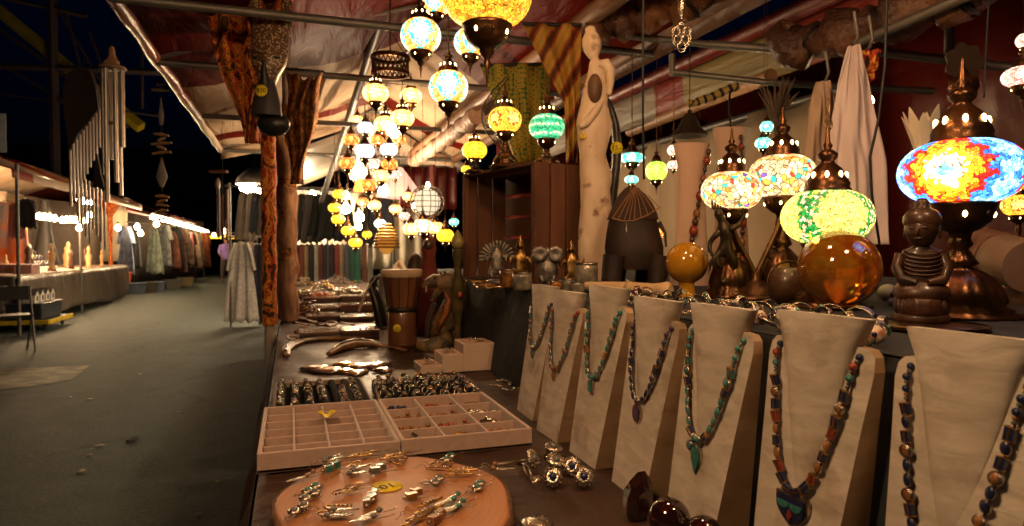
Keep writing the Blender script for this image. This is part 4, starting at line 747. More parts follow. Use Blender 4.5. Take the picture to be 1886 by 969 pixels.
for i, (px, py, D, e) in enumerate([(449, 345, 12.0, 34), (457, 352, 12.2, 0), (461, 342, 12.1, 0), (470, 344, 12.3, 26), (476, 356, 12.1, 0), (484, 346, 12.4, 0), (491, 343, 12.3, 0), (580, 376, 13.0, 70), (586, 392, 13.2, 0), (592, 366, 13.1, 0), (598, 408, 13.3, 20), (575, 360, 13.1, 0), (735, 352, 9.5, 14), (722, 356, 9.4, 0), (712, 350, 9.5, 0)]):
    bulb('glaring bulb number %s from the left in the clothes stall beyond the posts' % ['one', 'two', 'three', 'four', 'five', 'six', 'seven', 'nine', 'ten', 'eleven', 'twelve', 'eight', 'fifteen', 'fourteen', 'thirteen'][i], gd(px, py, D), e, .075, (1, .80, .56), .14, 'bulbs in the clothes stall beyond')
t = thing('white_parasol', 'white shade with pointed tip over the aisle end of the clothes rack', 'shade', gd(470, 322, 11.9)); b = MB(); b.lathe([(.34, -.18), (.30, -.06), (.16, .06), (.02, .14), (0, .15)], n=10, cap=False); b.build('shade', mat('white shade cloth', (.55, .5, .45), .8), t, thick=.006)
b = MB(); b.tube([(0, 0, .14), (0, 0, .5)], .006, 5); b.build('cord', WIRE, t)
t = thing('bright_lamp_shade', 'pink triangular cloth lampshade under the far cluster of lamps', 'shade', gd(735, 335, 8.4)); b = MB(); b.lathe([(.30, -.20), (.24, -.08), (.04, .18), (0, .18)], n=4, cap=False); b.build('shade', mat('pink lit shade', (.7, .3, .2), .8, emit=(1, .45, .3), es=.8), t, thick=.006); b = MB(); b.tube([(0, 0, .17), (0, 0, .6)], .006, 5); b.build('cord', WIRE, t)
for lb, px, py, c in (('orange cloth cone shade low in the far cluster', 668, 330, (1, .30, .05)), ('white paper cone shade in the heart of the far cluster', 662, 308, (1, .85, .6))):
    t = thing('cone_shade', lb, 'shade', gd(px, py, 6.0)); b = MB(); b.lathe([(.085, -.11), (.06, -.02), (.015, .10), (0, .10)], n=8, cap=False); b.build('shade', mat('shade ' + lb[:6], c, emit=c, es=1.6), t, thick=.003); b = MB(); b.tube([(0, 0, .1), (0, 0, .5)], .003, 5); b.build('cord', WIRE, t)
# wire sphere lamp, wicker globe and pedestals beyond the table
t = thing('wire_globe_lamp', 'white round wire and paper globe lamp behind the drum', 'lamp', gd(787, 372, 5.0)); b = MB()
for k in range(7):
    z = -.12 + .04 * k; r_ = math.sqrt(max(.13 ** 2 - z * z, 1e-4)); b.tube([(r_ * math.cos(a * math.pi / 12), r_ * math.sin(a * math.pi / 12), z) for a in range(25)], .003, 4)
for k in range(6): a = k * math.pi / 6; b.tube([(.13 * math.cos(a) * math.cos(e * math.pi / 12), .13 * math.sin(a) * math.cos(e * math.pi / 12), .13 * math.sin(e * math.pi / 12)) for e in range(25)], .003, 4)
b.build('frame', SILVER, t); b = MB(); b.ell((0, 0, 0), .10, 20, 12); b.build('globe', mat('paper globe', (.6, .55, .45), .8, emit=(1, .85, .6), es=.45), t)
t = thing('wicker_lamp', 'gold brown wicker dome lamp on the far table', 'lamp', gd(712, 455, 6.2)); b = MB()
for k in range(8): z = .03 * k; r_ = .115 * math.cos(k / 8 * 1.4); b.tube([(r_ * math.cos(a * math.pi / 12), r_ * math.sin(a * math.pi / 12), z) for a in range(25)], .010, 5)
b.build('weave', mat('wicker', (.45, .22, .04), .5), t); b = MB(); b.ell((0, 0, .06), (.085, .085, .13), 14, 8); b.build('glow', mat('wicker glow', (.8, .4, .05), emit=(1, .45, .06), es=.2), t)
stallpost(1.65, 8.0, 2.3, 'dark post right of the far lamp cluster', mat('dark red post', (.12, .02, .015), .6), .04)
t = thing('red_gable_cloth', 'dark red hanging cloth behind the far lamp cluster', 'curtain', (1.35, 8.6, 2.35)); b = MB(); b.sheet(20, 4, lambda u, v: (.75 * u, .02 * math.sin(u * 30), -.55 * v)); b.build('cloth', RV, t, thick=.004); b = MB(); b.tube([(0, 0, .01), (.75, 0, .01)], .012, 6); b.build('rod', STEEL, t)
# ============================================================ NECKLACE STANDS
PAINT = woodmat('whitewashed wood', (.50, .43, .34), (.70, .62, .52), (2, 2, 6), 8, .7, .7, 0, .35)
EDGE = woodmat('worn wooden edge', (.30, .18, .09), (.46, .31, .18), (2, 2, 6), 5, .7, .3)
NECK = [(.335, .072, .028), (.327, .068, .028), (.305, .057, .025), (.28, .050, .021), (.25, .043, .0155), (.22, .036, .011), (.19, .028, .007), (.16, .019, .004), (.135, .010, .0015), (.12, .003, .0005)]
def xf(z): return .055 * z / .30
def bust_mb(b):
    hb = lambda z: .060 + .022 * min(z, .28) / .28        # half width of the slab
    prof = [(0, .060), (.10, .068), (.20, .076), (.275, .083), (.292, .081), (.300, .074)]
    fr = [(xf(z), -w, z) for z, w in prof] + [(xf(.303), -.045, .303), (xf(.303), .045, .303)] + [(xf(z), w, z) for z, w in prof[::-1]]
    bk = [(.062 + .006 * (z / .3), y, z) for x, y, z in fr]; n = len(fr)
    b.add(fr, [list(range(n))[::-1]], 0); b.add(bk, [list(range(n))], 1)
    b.add(fr + bk, [(i, (i + 1) % n, (i + 1) % n + n, i + n) for i in range(n)], 1)
    rings = []
    for z, w, d in NECK:      # flared neck melting into the chest
        c = xf(z); r_ = [(c - d * math.sin(math.pi * k / 14) ** (.7 if z > .29 else .7 + (.29 - z) * 9), -w * math.cos(math.pi * k / 14), z + .004 * math.sin(math.pi * k / 14) * (z > .33)) for k in range(15)]
        r_ += [(c + min(.016 if z > .28 else .004, .07 - c), w * .96, z), (c + min(.024 if z > .28 else .006, .07 - c), 0, z), (c + min(.016 if z > .28 else .004, .07 - c), -w * .96, z)]; rings.append(r_)
    b.loft(rings[::-1], 0, True, True)
BC = [('TURQ', (.045, .20, .17)), ('LAP', (.018, .024, .075)), ('CORAL', (.30, .05, .025)), ('AMBR', (.28, .12, .04)), ('TEAL2', (.06, .20, .20)), ('AMET', (.07, .03, .09)), ('MIXD', (.14, .14, .13))]
ST = {k: mat('stone ' + k, c, .25, var=.4, vs=90, spec=.6) for k, c in BC}
BGOLD = mat('bead brass', (.42, .25, .09), .3, .9)
def bead(kind, m, parent, loc, rot=(0, 0, 0), s=1.0, name='bead'):
    def mk(b):
        if kind == 'round': b.ell((0, 0, 0), .0062, 10, 7)
        elif kind == 'small': b.ell((0, 0, 0), .0034, 8, 5)
        elif kind == 'block':
            b.box((0, 0, 0), (.0075, .0135, .0165), 0)
            for z in (-.0092, .0092): b.box((0, 0, z), (.0085, .0145, .0016), 1)
            b.box((-.0042, 0, 0), (.0014, .003, .0155), 1)
        elif kind == 'oval': b.ell((0, 0, 0), (.0042, .0068, .0100), 12, 7); b.lathe([(.0085, -.0012), (.0095, 0), (.0085, .0012)], n=14, mi=1, M=Matrix.Rotation(R(90), 4, 'Y') @ Matrix.Diagonal((1.25, .85, 1, 1)))
        elif kind == 'disc': b.lathe([(0, -.003), (.0095, -.003), (.0105, 0), (.0095, .003), (0, .003)], n=14, mi=1, M=Matrix.Rotation(R(90), 4, 'Y')); b.ell((-.003, 0, 0), (.003, .006, .008), 10, 6, 0)
    key = ('bead', kind, m); return inst(key, mk, name, [ST[m], SILVER if kind != 'block' else BGOLD], parent, loc, rot, s)
def necklace(label, bp, rz, sc, seq, zb, pend, seed):
    t = thing('necklace', label, 'necklace', bp, rz, 'necklaces on the stands', sc); q = random.Random(seed)
    def P(a):    # a in -1..1 : from one shoulder to the other through the pendant
        s = abs(a); z = zb + (.298 - zb) * s ** 1.45; y = math.copysign(.064 * s ** .62, a); x = xf(z) - .007 - .010 * max(0, 1 - s * 2) * 0
        if s > .93: x += .012 * (s - .93) / .07
        return Vector((x, y, z))
    n = 120; pts = [P(-1 + 2 * i / n) for i in range(n + 1)]
    b = MB(); b.tube(pts, .0016, 5); b.build('cord', BRASS, t)
    L = [0]
    for i in range(n): L.append(L[-1] + (pts[i + 1] - pts[i]).length)
    mid = L[n // 2]
    def at(d):
        d = min(max(d, 0), L[-1] - 1e-6); i = max(k for k in range(n) if L[k] <= d); f = (d - L[i]) / (L[i + 1] - L[i]); return pts[i].lerp(pts[i + 1], f), (pts[i + 1] - pts[i]).normalized()
    ln = {'round': .0122, 'small': .0062, 'block': .0205, 'oval': .0205, 'disc': .0215}
    for sd in (-1, 1):
        d = mid - .002
        d = 0.004; k = 0
        while d < mid - .010:
            kind, m = seq[min(k, len(seq) - 1)] if k < len(seq) else seq[-1 - (k % 4)]
            l_ = ln[kind]; p, tg = at(d + l_ / 2) if sd < 0 else at(L[-1] - d - l_ / 2)
            ang = math.atan2(tg.y, tg.z); bead(kind, m, t, p + Vector((-.003, 0, 0)), (-ang if True else 0, q.uniform(-.25, .25), 0), q.uniform(.66, .80)); d += l_ * .76; k += 1
    z = zb - .004; x = xf(z) - .008
    b = MB()
    if pend == 'drop': b.loft([[(x - .0015 - .005 * math.sin(math.pi * i / 10) ** .5 * (1 if c < 8 else 1), 0, 0) for c in range(1)] for i in range(1)], cap=False) if False else None
    def pen(kind, m, w, h, dz=0):
        bb = MB(); pr = []
        if kind == 'drop': out = [(math.sin(math.pi * u) ** .8 * w * (1.15 - .75 * u) , -h * u) for u in [i / 12 for i in range(13)]]
        elif kind == 'oval': out = [(w * math.sin(math.pi * u), -h * (1 - math.cos(math.pi * u)) / 2) for u in [i / 12 for i in range(13)]]
        elif kind == 'shield': out = [(w * (1 if u < .35 else math.cos((u - .35) / .65 * math.pi / 2) ** .7), -h * u) for u in [i / 12 for i in range(13)]]
        else: out = [(w, 0), (w, -h)]
        poly = [(a, c) for a, c in out] + [(-a, c) for a, c in out[::-1]]
        cl_ = [];
        for p_ in poly:
            if not cl_ or (abs(p_[0] - cl_[-1][0]) + abs(p_[1] - cl_[-1][1])) > 1e-5: cl_.append(p_)
        if abs(cl_[0][0] - cl_[-1][0]) + abs(cl_[0][1] - cl_[-1][1]) < 1e-5: cl_.pop()
        M = Matrix.Translation((x, 0, z + dz)) @ Matrix.Rotation(R(90), 4, 'Z')
        M2 = Matrix.Translation((x - .003, 0, z + dz)) @ Matrix.Rotation(R(90), 4, 'Z')
        cx, cz = 0, -h / 2; inner = [(a * .82, cz + (c - cz) * .84) for a, c in cl_]
        bb.prism(cl_, .004, M); o = bb.build('pendant', SILVER, t, bevel=.0008)
        b2 = MB(); b2.prism(inner, .004, M2); s_ = b2.build('stone', ST[m], o, bevel=.0012); return o, inner, M2
    if pend == 'leaf': pen('drop', 'TURQ', .0135, .052); bead('disc', 'TEAL2', t, (x, .018, z - .010), s=.8)
    elif pend == 'ovalp': pen('oval', 'AMET', .0125, .036)
    elif pend == 'rect': pen('rect', 'TURQ', .0085, .026)
    elif pend == 'tiny': pen('drop', 'MIXD', .010, .026)
    elif pend == 'tinyred': pen('drop', 'AMBR', .0085, .026)
    elif pend == 'shield':
        o, inner, M2 = pen('shield', 'LAP', .026, .040)
        for s in (-1, 1): b2 = MB(); b2.prism([(s * .0105 + .0100 * math.cos(a), -.010 + .0085 * math.sin(a)) for a in [-j * math.pi / 8 for j in range(9)]], .002, Matrix.Translation((x - .0058, 0, z)) @ Matrix.Rotation(R(90), 4, 'Z')); b2.build('inlay', ST['TURQ'], o)
        b2 = MB(); b2.prism([(0, -.018), (.004, -.026), (0, -.034), (-.004, -.026)], .002, Matrix.Translation((x - .0058, 0, z)) @ Matrix.Rotation(R(90), 4, 'Z')); b2.build('inlay', ST['CORAL'], o)
    return t
r_ = 'round'; s_ = 'small'
SEQ = {
 1: [(r_, 'AMET'), (r_, 'AMET'), (s_, 'MIXD'), ('block', 'MIXD'), ('oval', 'TEAL2'), ('disc', 'AMBR'), ('oval', 'TEAL2'), ('disc', 'MIXD')],
 2: [(r_, 'CORAL'), (r_, 'CORAL'), (s_, 'MIXD'), (s_, 'MIXD'), ('block', 'MIXD'), ('disc', 'AMBR'), ('oval', 'MIXD'), ('oval', 'TEAL2'), ('disc', 'CORAL')],
 3: [(r_, 'TURQ'), (s_, 'MIXD'), (r_, 'TURQ'), (r_, 'TEAL2'), (s_, 'MIXD'), ('block', 'TEAL2'), ('disc', 'TURQ'), ('oval', 'TURQ'), ('block', 'AMBR'), ('oval', 'TURQ')],
 4: [(r_, 'AMET'), (s_, 'MIXD'), (r_, 'AMET'), (s_, 'MIXD'), (r_, 'LAP'), (s_, 'MIXD'), ('block', 'LAP'), ('oval', 'LAP'), ('block', 'LAP'), ('disc', 'AMET'), ('oval', 'LAP')],
 5: [(r_, 'TURQ'), (s_, 'MIXD'), (r_, 'TURQ'), (s_, 'MIXD'), (r_, 'TURQ'), (s_, 'MIXD'), (s_, 'MIXD'), ('block', 'TEAL2'), ('disc', 'TURQ'), ('block', 'LAP'), ('oval', 'TURQ'), ('oval', 'TEAL2')],
 6: [(r_, 'LAP'), (s_, 'MIXD'), (r_, 'CORAL'), (s_, 'MIXD'), (r_, 'TURQ'), (s_, 'MIXD'), (s_, 'MIXD'), ('block', 'LAP'), ('disc', 'AMBR'), ('block', 'LAP'), ('block', 'CORAL'), ('oval', 'AMBR'), ('block', 'LAP')],
 7: [(r_, 'LAP'), (s_, 'MIXD'), (r_, 'LAP'), (s_, 'MIXD'), (r_, 'LAP'), (s_, 'AMBR'), (s_, 'MIXD'), ('block', 'LAP'), ('oval', 'LAP'), ('block', 'LAP'), ('disc', 'AMBR'), ('oval', 'LAP')],
}
ORD = ['farthest', 'second farthest', 'third farthest', 'middle', 'third nearest', 'second nearest', 'nearest']
NL = ['purple beads and a small silver drop', 'red top beads and a tiny amber drop', 'turquoise beads and rectangular pendant', 'dark purple beads and oval pendant', 'turquoise beads and leaf shaped pendant', 'coral beads and turquoise half round pendant', 'dark blue round beads and lapis blocks']
# base x, y centre, scale, turn
BP = [(.560, 1.575, .98, 0), (.545, 1.385, .97, 2), (.550, 1.205, 1.03, 0), (.548, 1.015, 1.0, -2), (.565, .855, 1.0, 0), (.588, .675, 1.01, 3), (.632, .512, .99, 3)]
ZB = [.175, .155, .16, .16, .135, .115, .085]
PD = ['tiny', 'tinyred', 'rect', 'ovalp', 'leaf', 'shield', 'shield']
for i, (x, y, s, rz) in enumerate(BP):
    t = thing('necklace_stand', '%s of the seven whitewashed necklace stands along the shelf' % ORD[i], 'display stand', (x, y, .857), R(rz), 'whitewashed necklace stands', s)
    inst('bust', bust_mb, 'torso_slab', [PAINT, EDGE], t)
    necklace('necklace with %s on the %s white stand' % (NL[i], ORD[i]), (x, y, .857), R(rz), s, SEQ[i + 1], ZB[i], PD[i], i)
# tall neck stands at the back right with long chunky strands
TALLN = mat('pinkish plaster', (.60, .40, .30), .75, var=.08, bump=.15, bs=30)
for k, (px, D, h, w_, lb) in enumerate([(1272, 2.35, .50, .058, 'left'), (1345, 2.6, .60, .066, 'right')]):
    p = gd(px, 500, D); t = thing('neck_stand', 'tall pinkish flared neck stand, %s of the two behind the yellow ball' % lb, 'display stand', (p.x, p.y, ZS), -YAW, 'tall pinkish neck stands')
    b = MB(); b.loft([[(w * math.cos(a), .5 * w * math.sin(a), z) for a in [j * math.pi / 12 for j in range(24)]] for z, w in ((0, w_ * 1.3), (.1 * h, w_ * 1.15), (.4 * h, w_ * .95), (.7 * h, w_ * .80), (.85 * h, w_ * .84), (.96 * h, w_ * 1.05), (h, w_ * 1.12))]); b.build('column', TALLN, t)
    tn = thing('necklace', 'long dark chunky bead strand hanging on the %s tall pinkish neck stand' % lb, 'necklace', (p.x, p.y, ZS), -YAW, 'chunky bead strands')
    for i in range(15):
        u = i / 14; x = w_ * (.85 - 1.5 * u * (1 - .15 * u)) if k == 0 else w_ * (.35 + .15 * math.sin(u * 3)); z = h * (.93 - .85 * u); r_b = [.009, .012, .007, .010][i % 4] * (1 + .5 * u)
        inst(('cb', i % 4), lambda b: b.lathe([(0, -.012), (.007, -.010), (.010, 0), (.007, .010), (0, .012)], n=10), 'bead', [DK, ST['CORAL'], DK, ST['AMBR']][i % 4], tn, (x, -w_ * .52 - .010, z), scale=r_b / .010)
    b = MB(); b.tube([((w_ * (.85 - 1.5 * u * (1 - .15 * u)) if k == 0 else w_ * (.35 + .15 * math.sin(u * 3))), -w_ * .52 - .010, h * (.93 - .85 * u)) for u in [j / 14 for j in range(15)]], .003, 5); b.build('cord', WIRE, tn)
# ============================================================ TRAYS ON THE TABLE
ZT = .858
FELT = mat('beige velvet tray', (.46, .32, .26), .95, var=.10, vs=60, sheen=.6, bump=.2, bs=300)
FELT_SHADE = mat('beige velvet with painted shade', (.12, .070, .050), .98, var=.1, vs=60, sheen=.3)  # velvet darkened to paint in the shade inside the compartments
def tray(label, x0, x1, y0, y1, nx, ny, h=.038):
    t = thing('compartment_tray', label, 'tray', (x0, y0, ZT + .001)); W, D_ = x1 - x0, y1 - y0; e = .008
    b = MB(); b.box((W / 2, D_ / 2, .003), (W, D_, .006)); b.build('floor', FELT_SHADE, t)
    b = MB()
    b.box((W / 2, e / 2, h / 2), (W, e, h)); b.box((W / 2, D_ - e / 2, h / 2), (W, e, h)); b.box((e / 2, D_ / 2, h / 2), (e, D_ - 2 * e, h)); b.box((W - e / 2, D_ / 2, h / 2), (e, D_ - 2 * e, h)); b.build('rim', FELT, t, bevel=.0018)
    for i in range(1, nx): b = MB(); b.box((W * i / nx, D_ / 2, .004 + (h - .008) / 2), (.0045, D_ - 2 * e, h - .008)); b.build('divider', FELT, t, bevel=.0012)
    for j in range(1, ny): b = MB(); b.box((W / 2, D_ * j / ny, .004 + (h - .010) / 2), (W - 2 * e, .0045, h - .010)); b.build('divider', FELT, t, bevel=.0012)
    return t
tray('beige velvet tray with twenty four empty compartments', -.062, .205, 1.315, 1.70, 4, 6)
tray('beige velvet tray with twelve compartments holding small jewellery', .208, .487, 1.32, 1.70, 3, 4)
tk = thing('price_tag', 'yellow curled price sticker lying on the empty compartment tray', 'sticker', (.075, 1.545, ZT + .040)); b = MB(); b.sheet(8, 8, lambda u, v: ((u - .5) * .040 * (1 - (2 * v - 1) ** 2 * .5), (v - .5) * .034, .004 + .010 * (u - .5) ** 2 * 4)); b.build('paper', YEL, tk, thick=.0006)
q = random.Random(21)
def ring_mesh(stone, key):
    def f(b):
        b.tube([(.0085 * math.cos(a), 0, .0085 * math.sin(a)) for a in [k * math.pi / 9 for k in range(19)]], .0014, 6)
        b.lathe([(.004, .0085), (.0055, .0105), (.0052, .0125), (.0045, .0125)], n=10, cap=False)
        for k in range(6): a = k * math.pi / 3; b.ell((.0056 * math.cos(a), .0056 * math.sin(a), .0112), .0011, 5, 4)
    def g(b): b.ell((0, 0, .0125), (.0042, .0048, .0030), 10, 6)
    return f, g
RS = {'TURQ': 'turquoise', 'LAP': 'dark blue', 'AMBR': 'amber', 'MIXD': 'grey', 'AMET': 'purple', 'CORAL': 'red', 'LIME': 'olive green'}
ST['LIME'] = mat('stone LIME', (.16, .19, .04), .25, var=.4, vs=90)
def ring(label, loc, rot, st, s=1.0, group='rings in the black velvet trays', metal=None):
    t = thing('ring', label, 'ring', loc, 0, group, s, rot); f, g = ring_mesh(st, 0)
    inst('ringband', f, 'band', SILVER if metal is None else metal, t); inst(('ringst', st), g, 'stone', ST[st], t); return t
def vtray(label, x0, y0, W, D_, rz, group):
    t = thing('ring_tray', label, 'tray', (x0, y0, ZT + .001), rz)
    b = MB(); b.box((W / 2, D_ / 2, .004), (W, D_, .008)); b.build('base', BLACK, t)
    b = MB()
    for x, y, a, c in ((W / 2, .004, W, .008), (W / 2, D_ - .004, W, .008), (.004, D_ / 2, .008, D_ - .016), (W - .004, D_ / 2, .008, D_ - .016)): b.box((x, y, .011), (a, c, .022))
    b.build('rim', mat('tray rim', (.22, .16, .12), .7), t, bevel=.002)
    for k in range(7):
        b = MB(); b.tube([(W * (k + .5) / 7, .012, .014), (W * (k + .5) / 7, D_ - .012, .014)], .011, 8); b.build('finger_roll', BLACK, t)
    return t
vtray('black velvet ring tray at left holding columns of silver rings', -.045, 1.725, .25, .36, 0, 0)
vtray('black velvet ring tray at right crowded with coloured stone rings', .215, 1.715, .285, .33, R(-3), 0)
SEQR = ['MIXD', 'AMBR', 'LIME', 'MIXD', 'AMET', 'MIXD', 'CORAL']
for i in range(6):
    for j in range(8):
        if (i == 4 and j > 4) or q.random() < .08: continue
        st = SEQR[(i + j * 2 + (j // 3)) % 7] if i else 'MIXD'
        ring('silver ring, %s stone, left velvet tray, column %s, %s from the front' % (RS[st], ['one', 'two', 'three', 'four', 'five', 'six'][i], ORDN[j]), (-.027 + .250 * (i + .5) / 7 + (.018 if i > 3 else 0) - .018, 1.745 + .040 * j + q.uniform(-.004, .004), ZT + .024), (q.uniform(-.5, .2), q.uniform(-.3, .3), q.uniform(-.3, .3)), st, q.uniform(1.0, 1.35))
for i in range(7):
    for j in range(7):
        st = q.choice(['LAP', 'LIME', 'AMBR', 'AMBR', 'MIXD', 'AMET', 'AMBR'] if i > 2 else ['LAP', 'MIXD', 'LIME', 'MIXD'])
        ring('broad ring, %s stone, right velvet tray, column %s, %s from the front' % (RS[st], ['one', 'two', 'three', 'four', 'five', 'six', 'seven'][i], ORDN[j]), (.236 + .0395 * i + .001 * j + q.uniform(-.003, .003), 1.735 + .043 * j + q.uniform(-.005, .005) - .002 * i, ZT + .026), (q.uniform(-.5, .3), q.uniform(-.4, .4), q.uniform(-.6, .6)), st, q.uniform(1.3, 1.7), 'rings in the black velvet trays', GOLD if q.random() < .35 else None)
# small jewellery in the compartments
def trinket(label, x, y, st, s, kind):
    t = thing('trinket', label, 'jewellery', (x, y, ZT + .010), q.uniform(0, 6), 'trinkets in the compartments', s * 1.5)
    if kind == 0: inst(('tr0', st), lambda b: [b.ell((.006 * math.cos(k * 2.4) * k ** .5, .006 * math.sin(k * 2.4) * k ** .5, .002 + .002 * (k % 3)), .0030, 7, 5) for k in range(16)], 'beads', ST[st], t)
    elif kind == 1: inst('tr1', lambda b: b.tube([(.022 * math.cos(a), .015 * math.sin(a), .002) for a in [k * math.pi / 10 for k in range(17)]], [.0022 + .0015 * math.sin(k / 16 * math.pi) for k in range(17)], 7), 'bangle', GOLD, t)
    else: inst('tr2', lambda b: (b.tube([(-.02, 0, .003), (-.005, .006, .006), (.01, -.004, .004), (.022, .004, .008)], .0022, 6), b.ell((.0, .0, .006), (.008, .006, .004), 8, 6), b.ell((-.014, .006, .005), (.005, .004, .004), 8, 6)), 'charm', SILVER, t)
    if kind == 0: inst('trc', lambda b: b.tube([(.012 * math.cos(k), .012 * math.sin(k), .001) for k in range(7)], .0008, 4), 'wire', SILVER, t)
CN = [['front left', 'front middle', 'front right'], ['second row left', 'second row middle', 'second row right'], ['third row left', 'third row middle', 'third row right'], ['back left', 'back middle', 'back right']]
fill = [(0, 0, 'AMET', 2), (0, 1, 'AMBR', 1), (0, 2, 'CORAL', 0), (1, 0, 'AMBR', 0), (1, 1, 'CORAL', 0), (1, 2, 'AMBR', 2), (2, 0, 'AMBR', 0), (2, 1, 'AMBR', 0), (2, 2, 'MIXD', 2), (3, 0, 'LAP', 0), (3, 1, 'CORAL', 0), (3, 2, 'AMBR', 1)]
for j, i, st, kd in fill: trinket('%s in the %s compartment of the right beige tray' % (['small pile of %s beads' % RS[st], 'curved gilt bangle', 'silver charm piece'][kd], CN[j][i]), .208 + .279 * (i + .5) / 3, 1.32 + .38 * (j + .5) / 4, st, 1.25, kd)
# ============================================================ WOOD SLICE WITH EARRINGS
def slice_wood():
    m = bpy.data.materials.new('slice'); m.use_nodes = True; nt = m.node_tree; p = nt.nodes['Principled BSDF']; L = nt.links.new
    tc = N(nt, 'TexCoord'); mp = N(nt, 'Mapping'); mp.inputs['Scale'].default_value = (1, .85, 1); L(tc.outputs['Object'], mp.inputs[0])
    wv = N(nt, 'TexWave', wave_type='RINGS', rings_direction='Z'); wv.inputs['Scale'].default_value = 26; wv.inputs['Distortion'].default_value = 2.2; wv.inputs['Detail'].default_value = 4; wv.inputs['Detail Scale'].default_value = 2; L(mp.outputs[0], wv.inputs[0])
    rp = ramp(nt, [(0, (.40, .165, .055)), (.55, (.42, .18, .065)), (1, (.37, .15, .05))]); L(wv.outputs[1], rp.inputs[0])
    no = N(nt, 'TexNoise'); no.inputs['Scale'].default_value = 9; no.inputs['Detail'].default_value = 6; L(tc.outputs['Object'], no.inputs[0])
    r2 = ramp(nt, [(.3, (.72, .66, .62)), (.65, (1, 1, 1))]); L(no.outputs[0], r2.inputs[0]); mx = N(nt, 'Mix', data_type='RGBA', blend_type='MULTIPLY'); mx.inputs[0].default_value = 1; L(rp.outputs[0], mx.inputs[6]); L(r2.outputs[0], mx.inputs[7]); L(mx.outputs[2], p.inputs['Base Color'])
    p.inputs['Roughness'].default_value = .55; bn = N(nt, 'Bump'); bn.inputs['Strength'].default_value = .08; bn.inputs['Distance'].default_value = .001; L(wv.outputs[1], bn.inputs['Height']); L(bn.outputs[0], p.inputs['Normal']); return m
SX, SY, SZ = .152, 1.045, .024
t = thing('wood_slice', 'round slice of orange brown wood with bark edge holding earrings', 'wood slice', (SX, SY, ZT + .001))
def so(a, r_=1): k = 1 + .035 * math.sin(a * 3 + 1) + .02 * math.sin(a * 7); return ((.184 * k * r_) * math.cos(a), .235 * k * r_ * math.sin(a))
b = MB(); b.loft([[(*so(a, s), z) for a in [k * math.pi / 48 for k in range(96)]] for s, z in ((.94, 0), (.97, .004), (.985, SZ - .005), (.975, SZ - .001), (.96, SZ))], 0, True); b.build('disc', slice_wood(), t)
b = MB(); rg = [[(*so(a, s * (1 + .006 * math.sin(a * 57) + .006 * math.sin(a * 31))), z) for a in [k * math.pi / 64 for k in range(128)]] for s, z in ((.965, 0), (1.0, .003), (1.012, SZ * .5), (1.0, SZ - .002), (.975, SZ - .0015))]; b.loft(rg, 0, True, False); b.build('bark', mat('bark', (.13, .06, .03), .9, vs=50, bump=1, bs=120), t)
sticker(t, (-.002, .060, SZ + .0008), (0, 0, math.pi + .3), .026, '10')
def earring(label, x, y, rz, kind, st, s=1.0):
    t = thing('earring', label, 'earring', (x, y, ZT + SZ + .004), rz, 'earrings laid on the wood slice', s)
    inst('hook', lambda b: b.tube([(.0, 0, 0)] + [(.010 + .006 * math.cos(a), .0, .006 + .007 * math.sin(a)) for a in [math.pi + k * -math.pi / 8 for k in range(9)]] + [(.026, 0, .001)], .0005, 4), 'hook', SILVER, t, rot=(R(70), 0, 0))
    if kind == 0: inst(('e0', st), lambda b: b.box((-.012, 0, .005), (.013, .009, .010), 0), 'stone', ST[st], t); inst('e0s', lambda b: (b.box((-.0045, 0, .005), (.002, .010, .011)), b.box((-.0195, 0, .005), (.002, .010, .011)), b.ell((-.023, 0, .004), .003, 7, 5)), 'setting', SILVER, t)
    elif kind == 1: inst('e1', lambda b: b.loft([[(x_, w * math.cos(a), .003 + .0012 * math.sin(a) + .001) for a in [k * math.pi / 6 for k in range(12)]] for x_, w in ((-.042, .0008), (-.032, .004), (-.018, .0062), (-.006, .003), (0, .001))]), 'leaf', SILVER, t); inst(('e1s', st), lambda b: b.ell((-.006, 0, .005), (.005, .0045, .004), 8, 6), 'stone', ST[st], t)
    elif kind == 2: inst('e2', lambda b: b.tube([(-.020 + .020 * math.cos(a), .008 * math.sin(a), .003) for a in [k * math.pi / 10 for k in range(21)]], .0013, 6), 'hoop', GOLD, t); inst('e2s', lambda b: [b.ell((-.038 + .006 * k, -.0075 + .0005 * k, .004), .0022, 6, 4) for k in range(5)], 'studs', SILVER, t)
    elif kind == 3: inst('e3', lambda b: (b.lathe([(.002, 0), (.009, .001), (.010, .004), (.006, .006), (0, .006)], (-.012, 0, 0), 14), [b.ell((-.026 - .004 * k, .005 * (k - 1), .003), (.006, .0016, .0016), 6, 4) for k in range(3)]), 'disc', SILVER, t); inst(('e3s', st), lambda b: b.ell((-.012, 0, .006), (.005, .005, .003), 10, 6), 'stone', ST[st], t)
    elif kind == 4: inst('e4', lambda b: b.loft([[(x_, w * math.cos(a), .003 + .002 * math.sin(a)) for a in [k * math.pi / 6 for k in range(12)]] for x_, w in ((-.050, .001), (-.040, .003), (-.012, .0042), (0, .001))]), 'spike', GOLD, t); inst('e4s', lambda b: [b.ell((-.010 - .007 * k, 0, .0055), .0024, 6, 4) for k in range(4)], 'studs', SILVER, t)
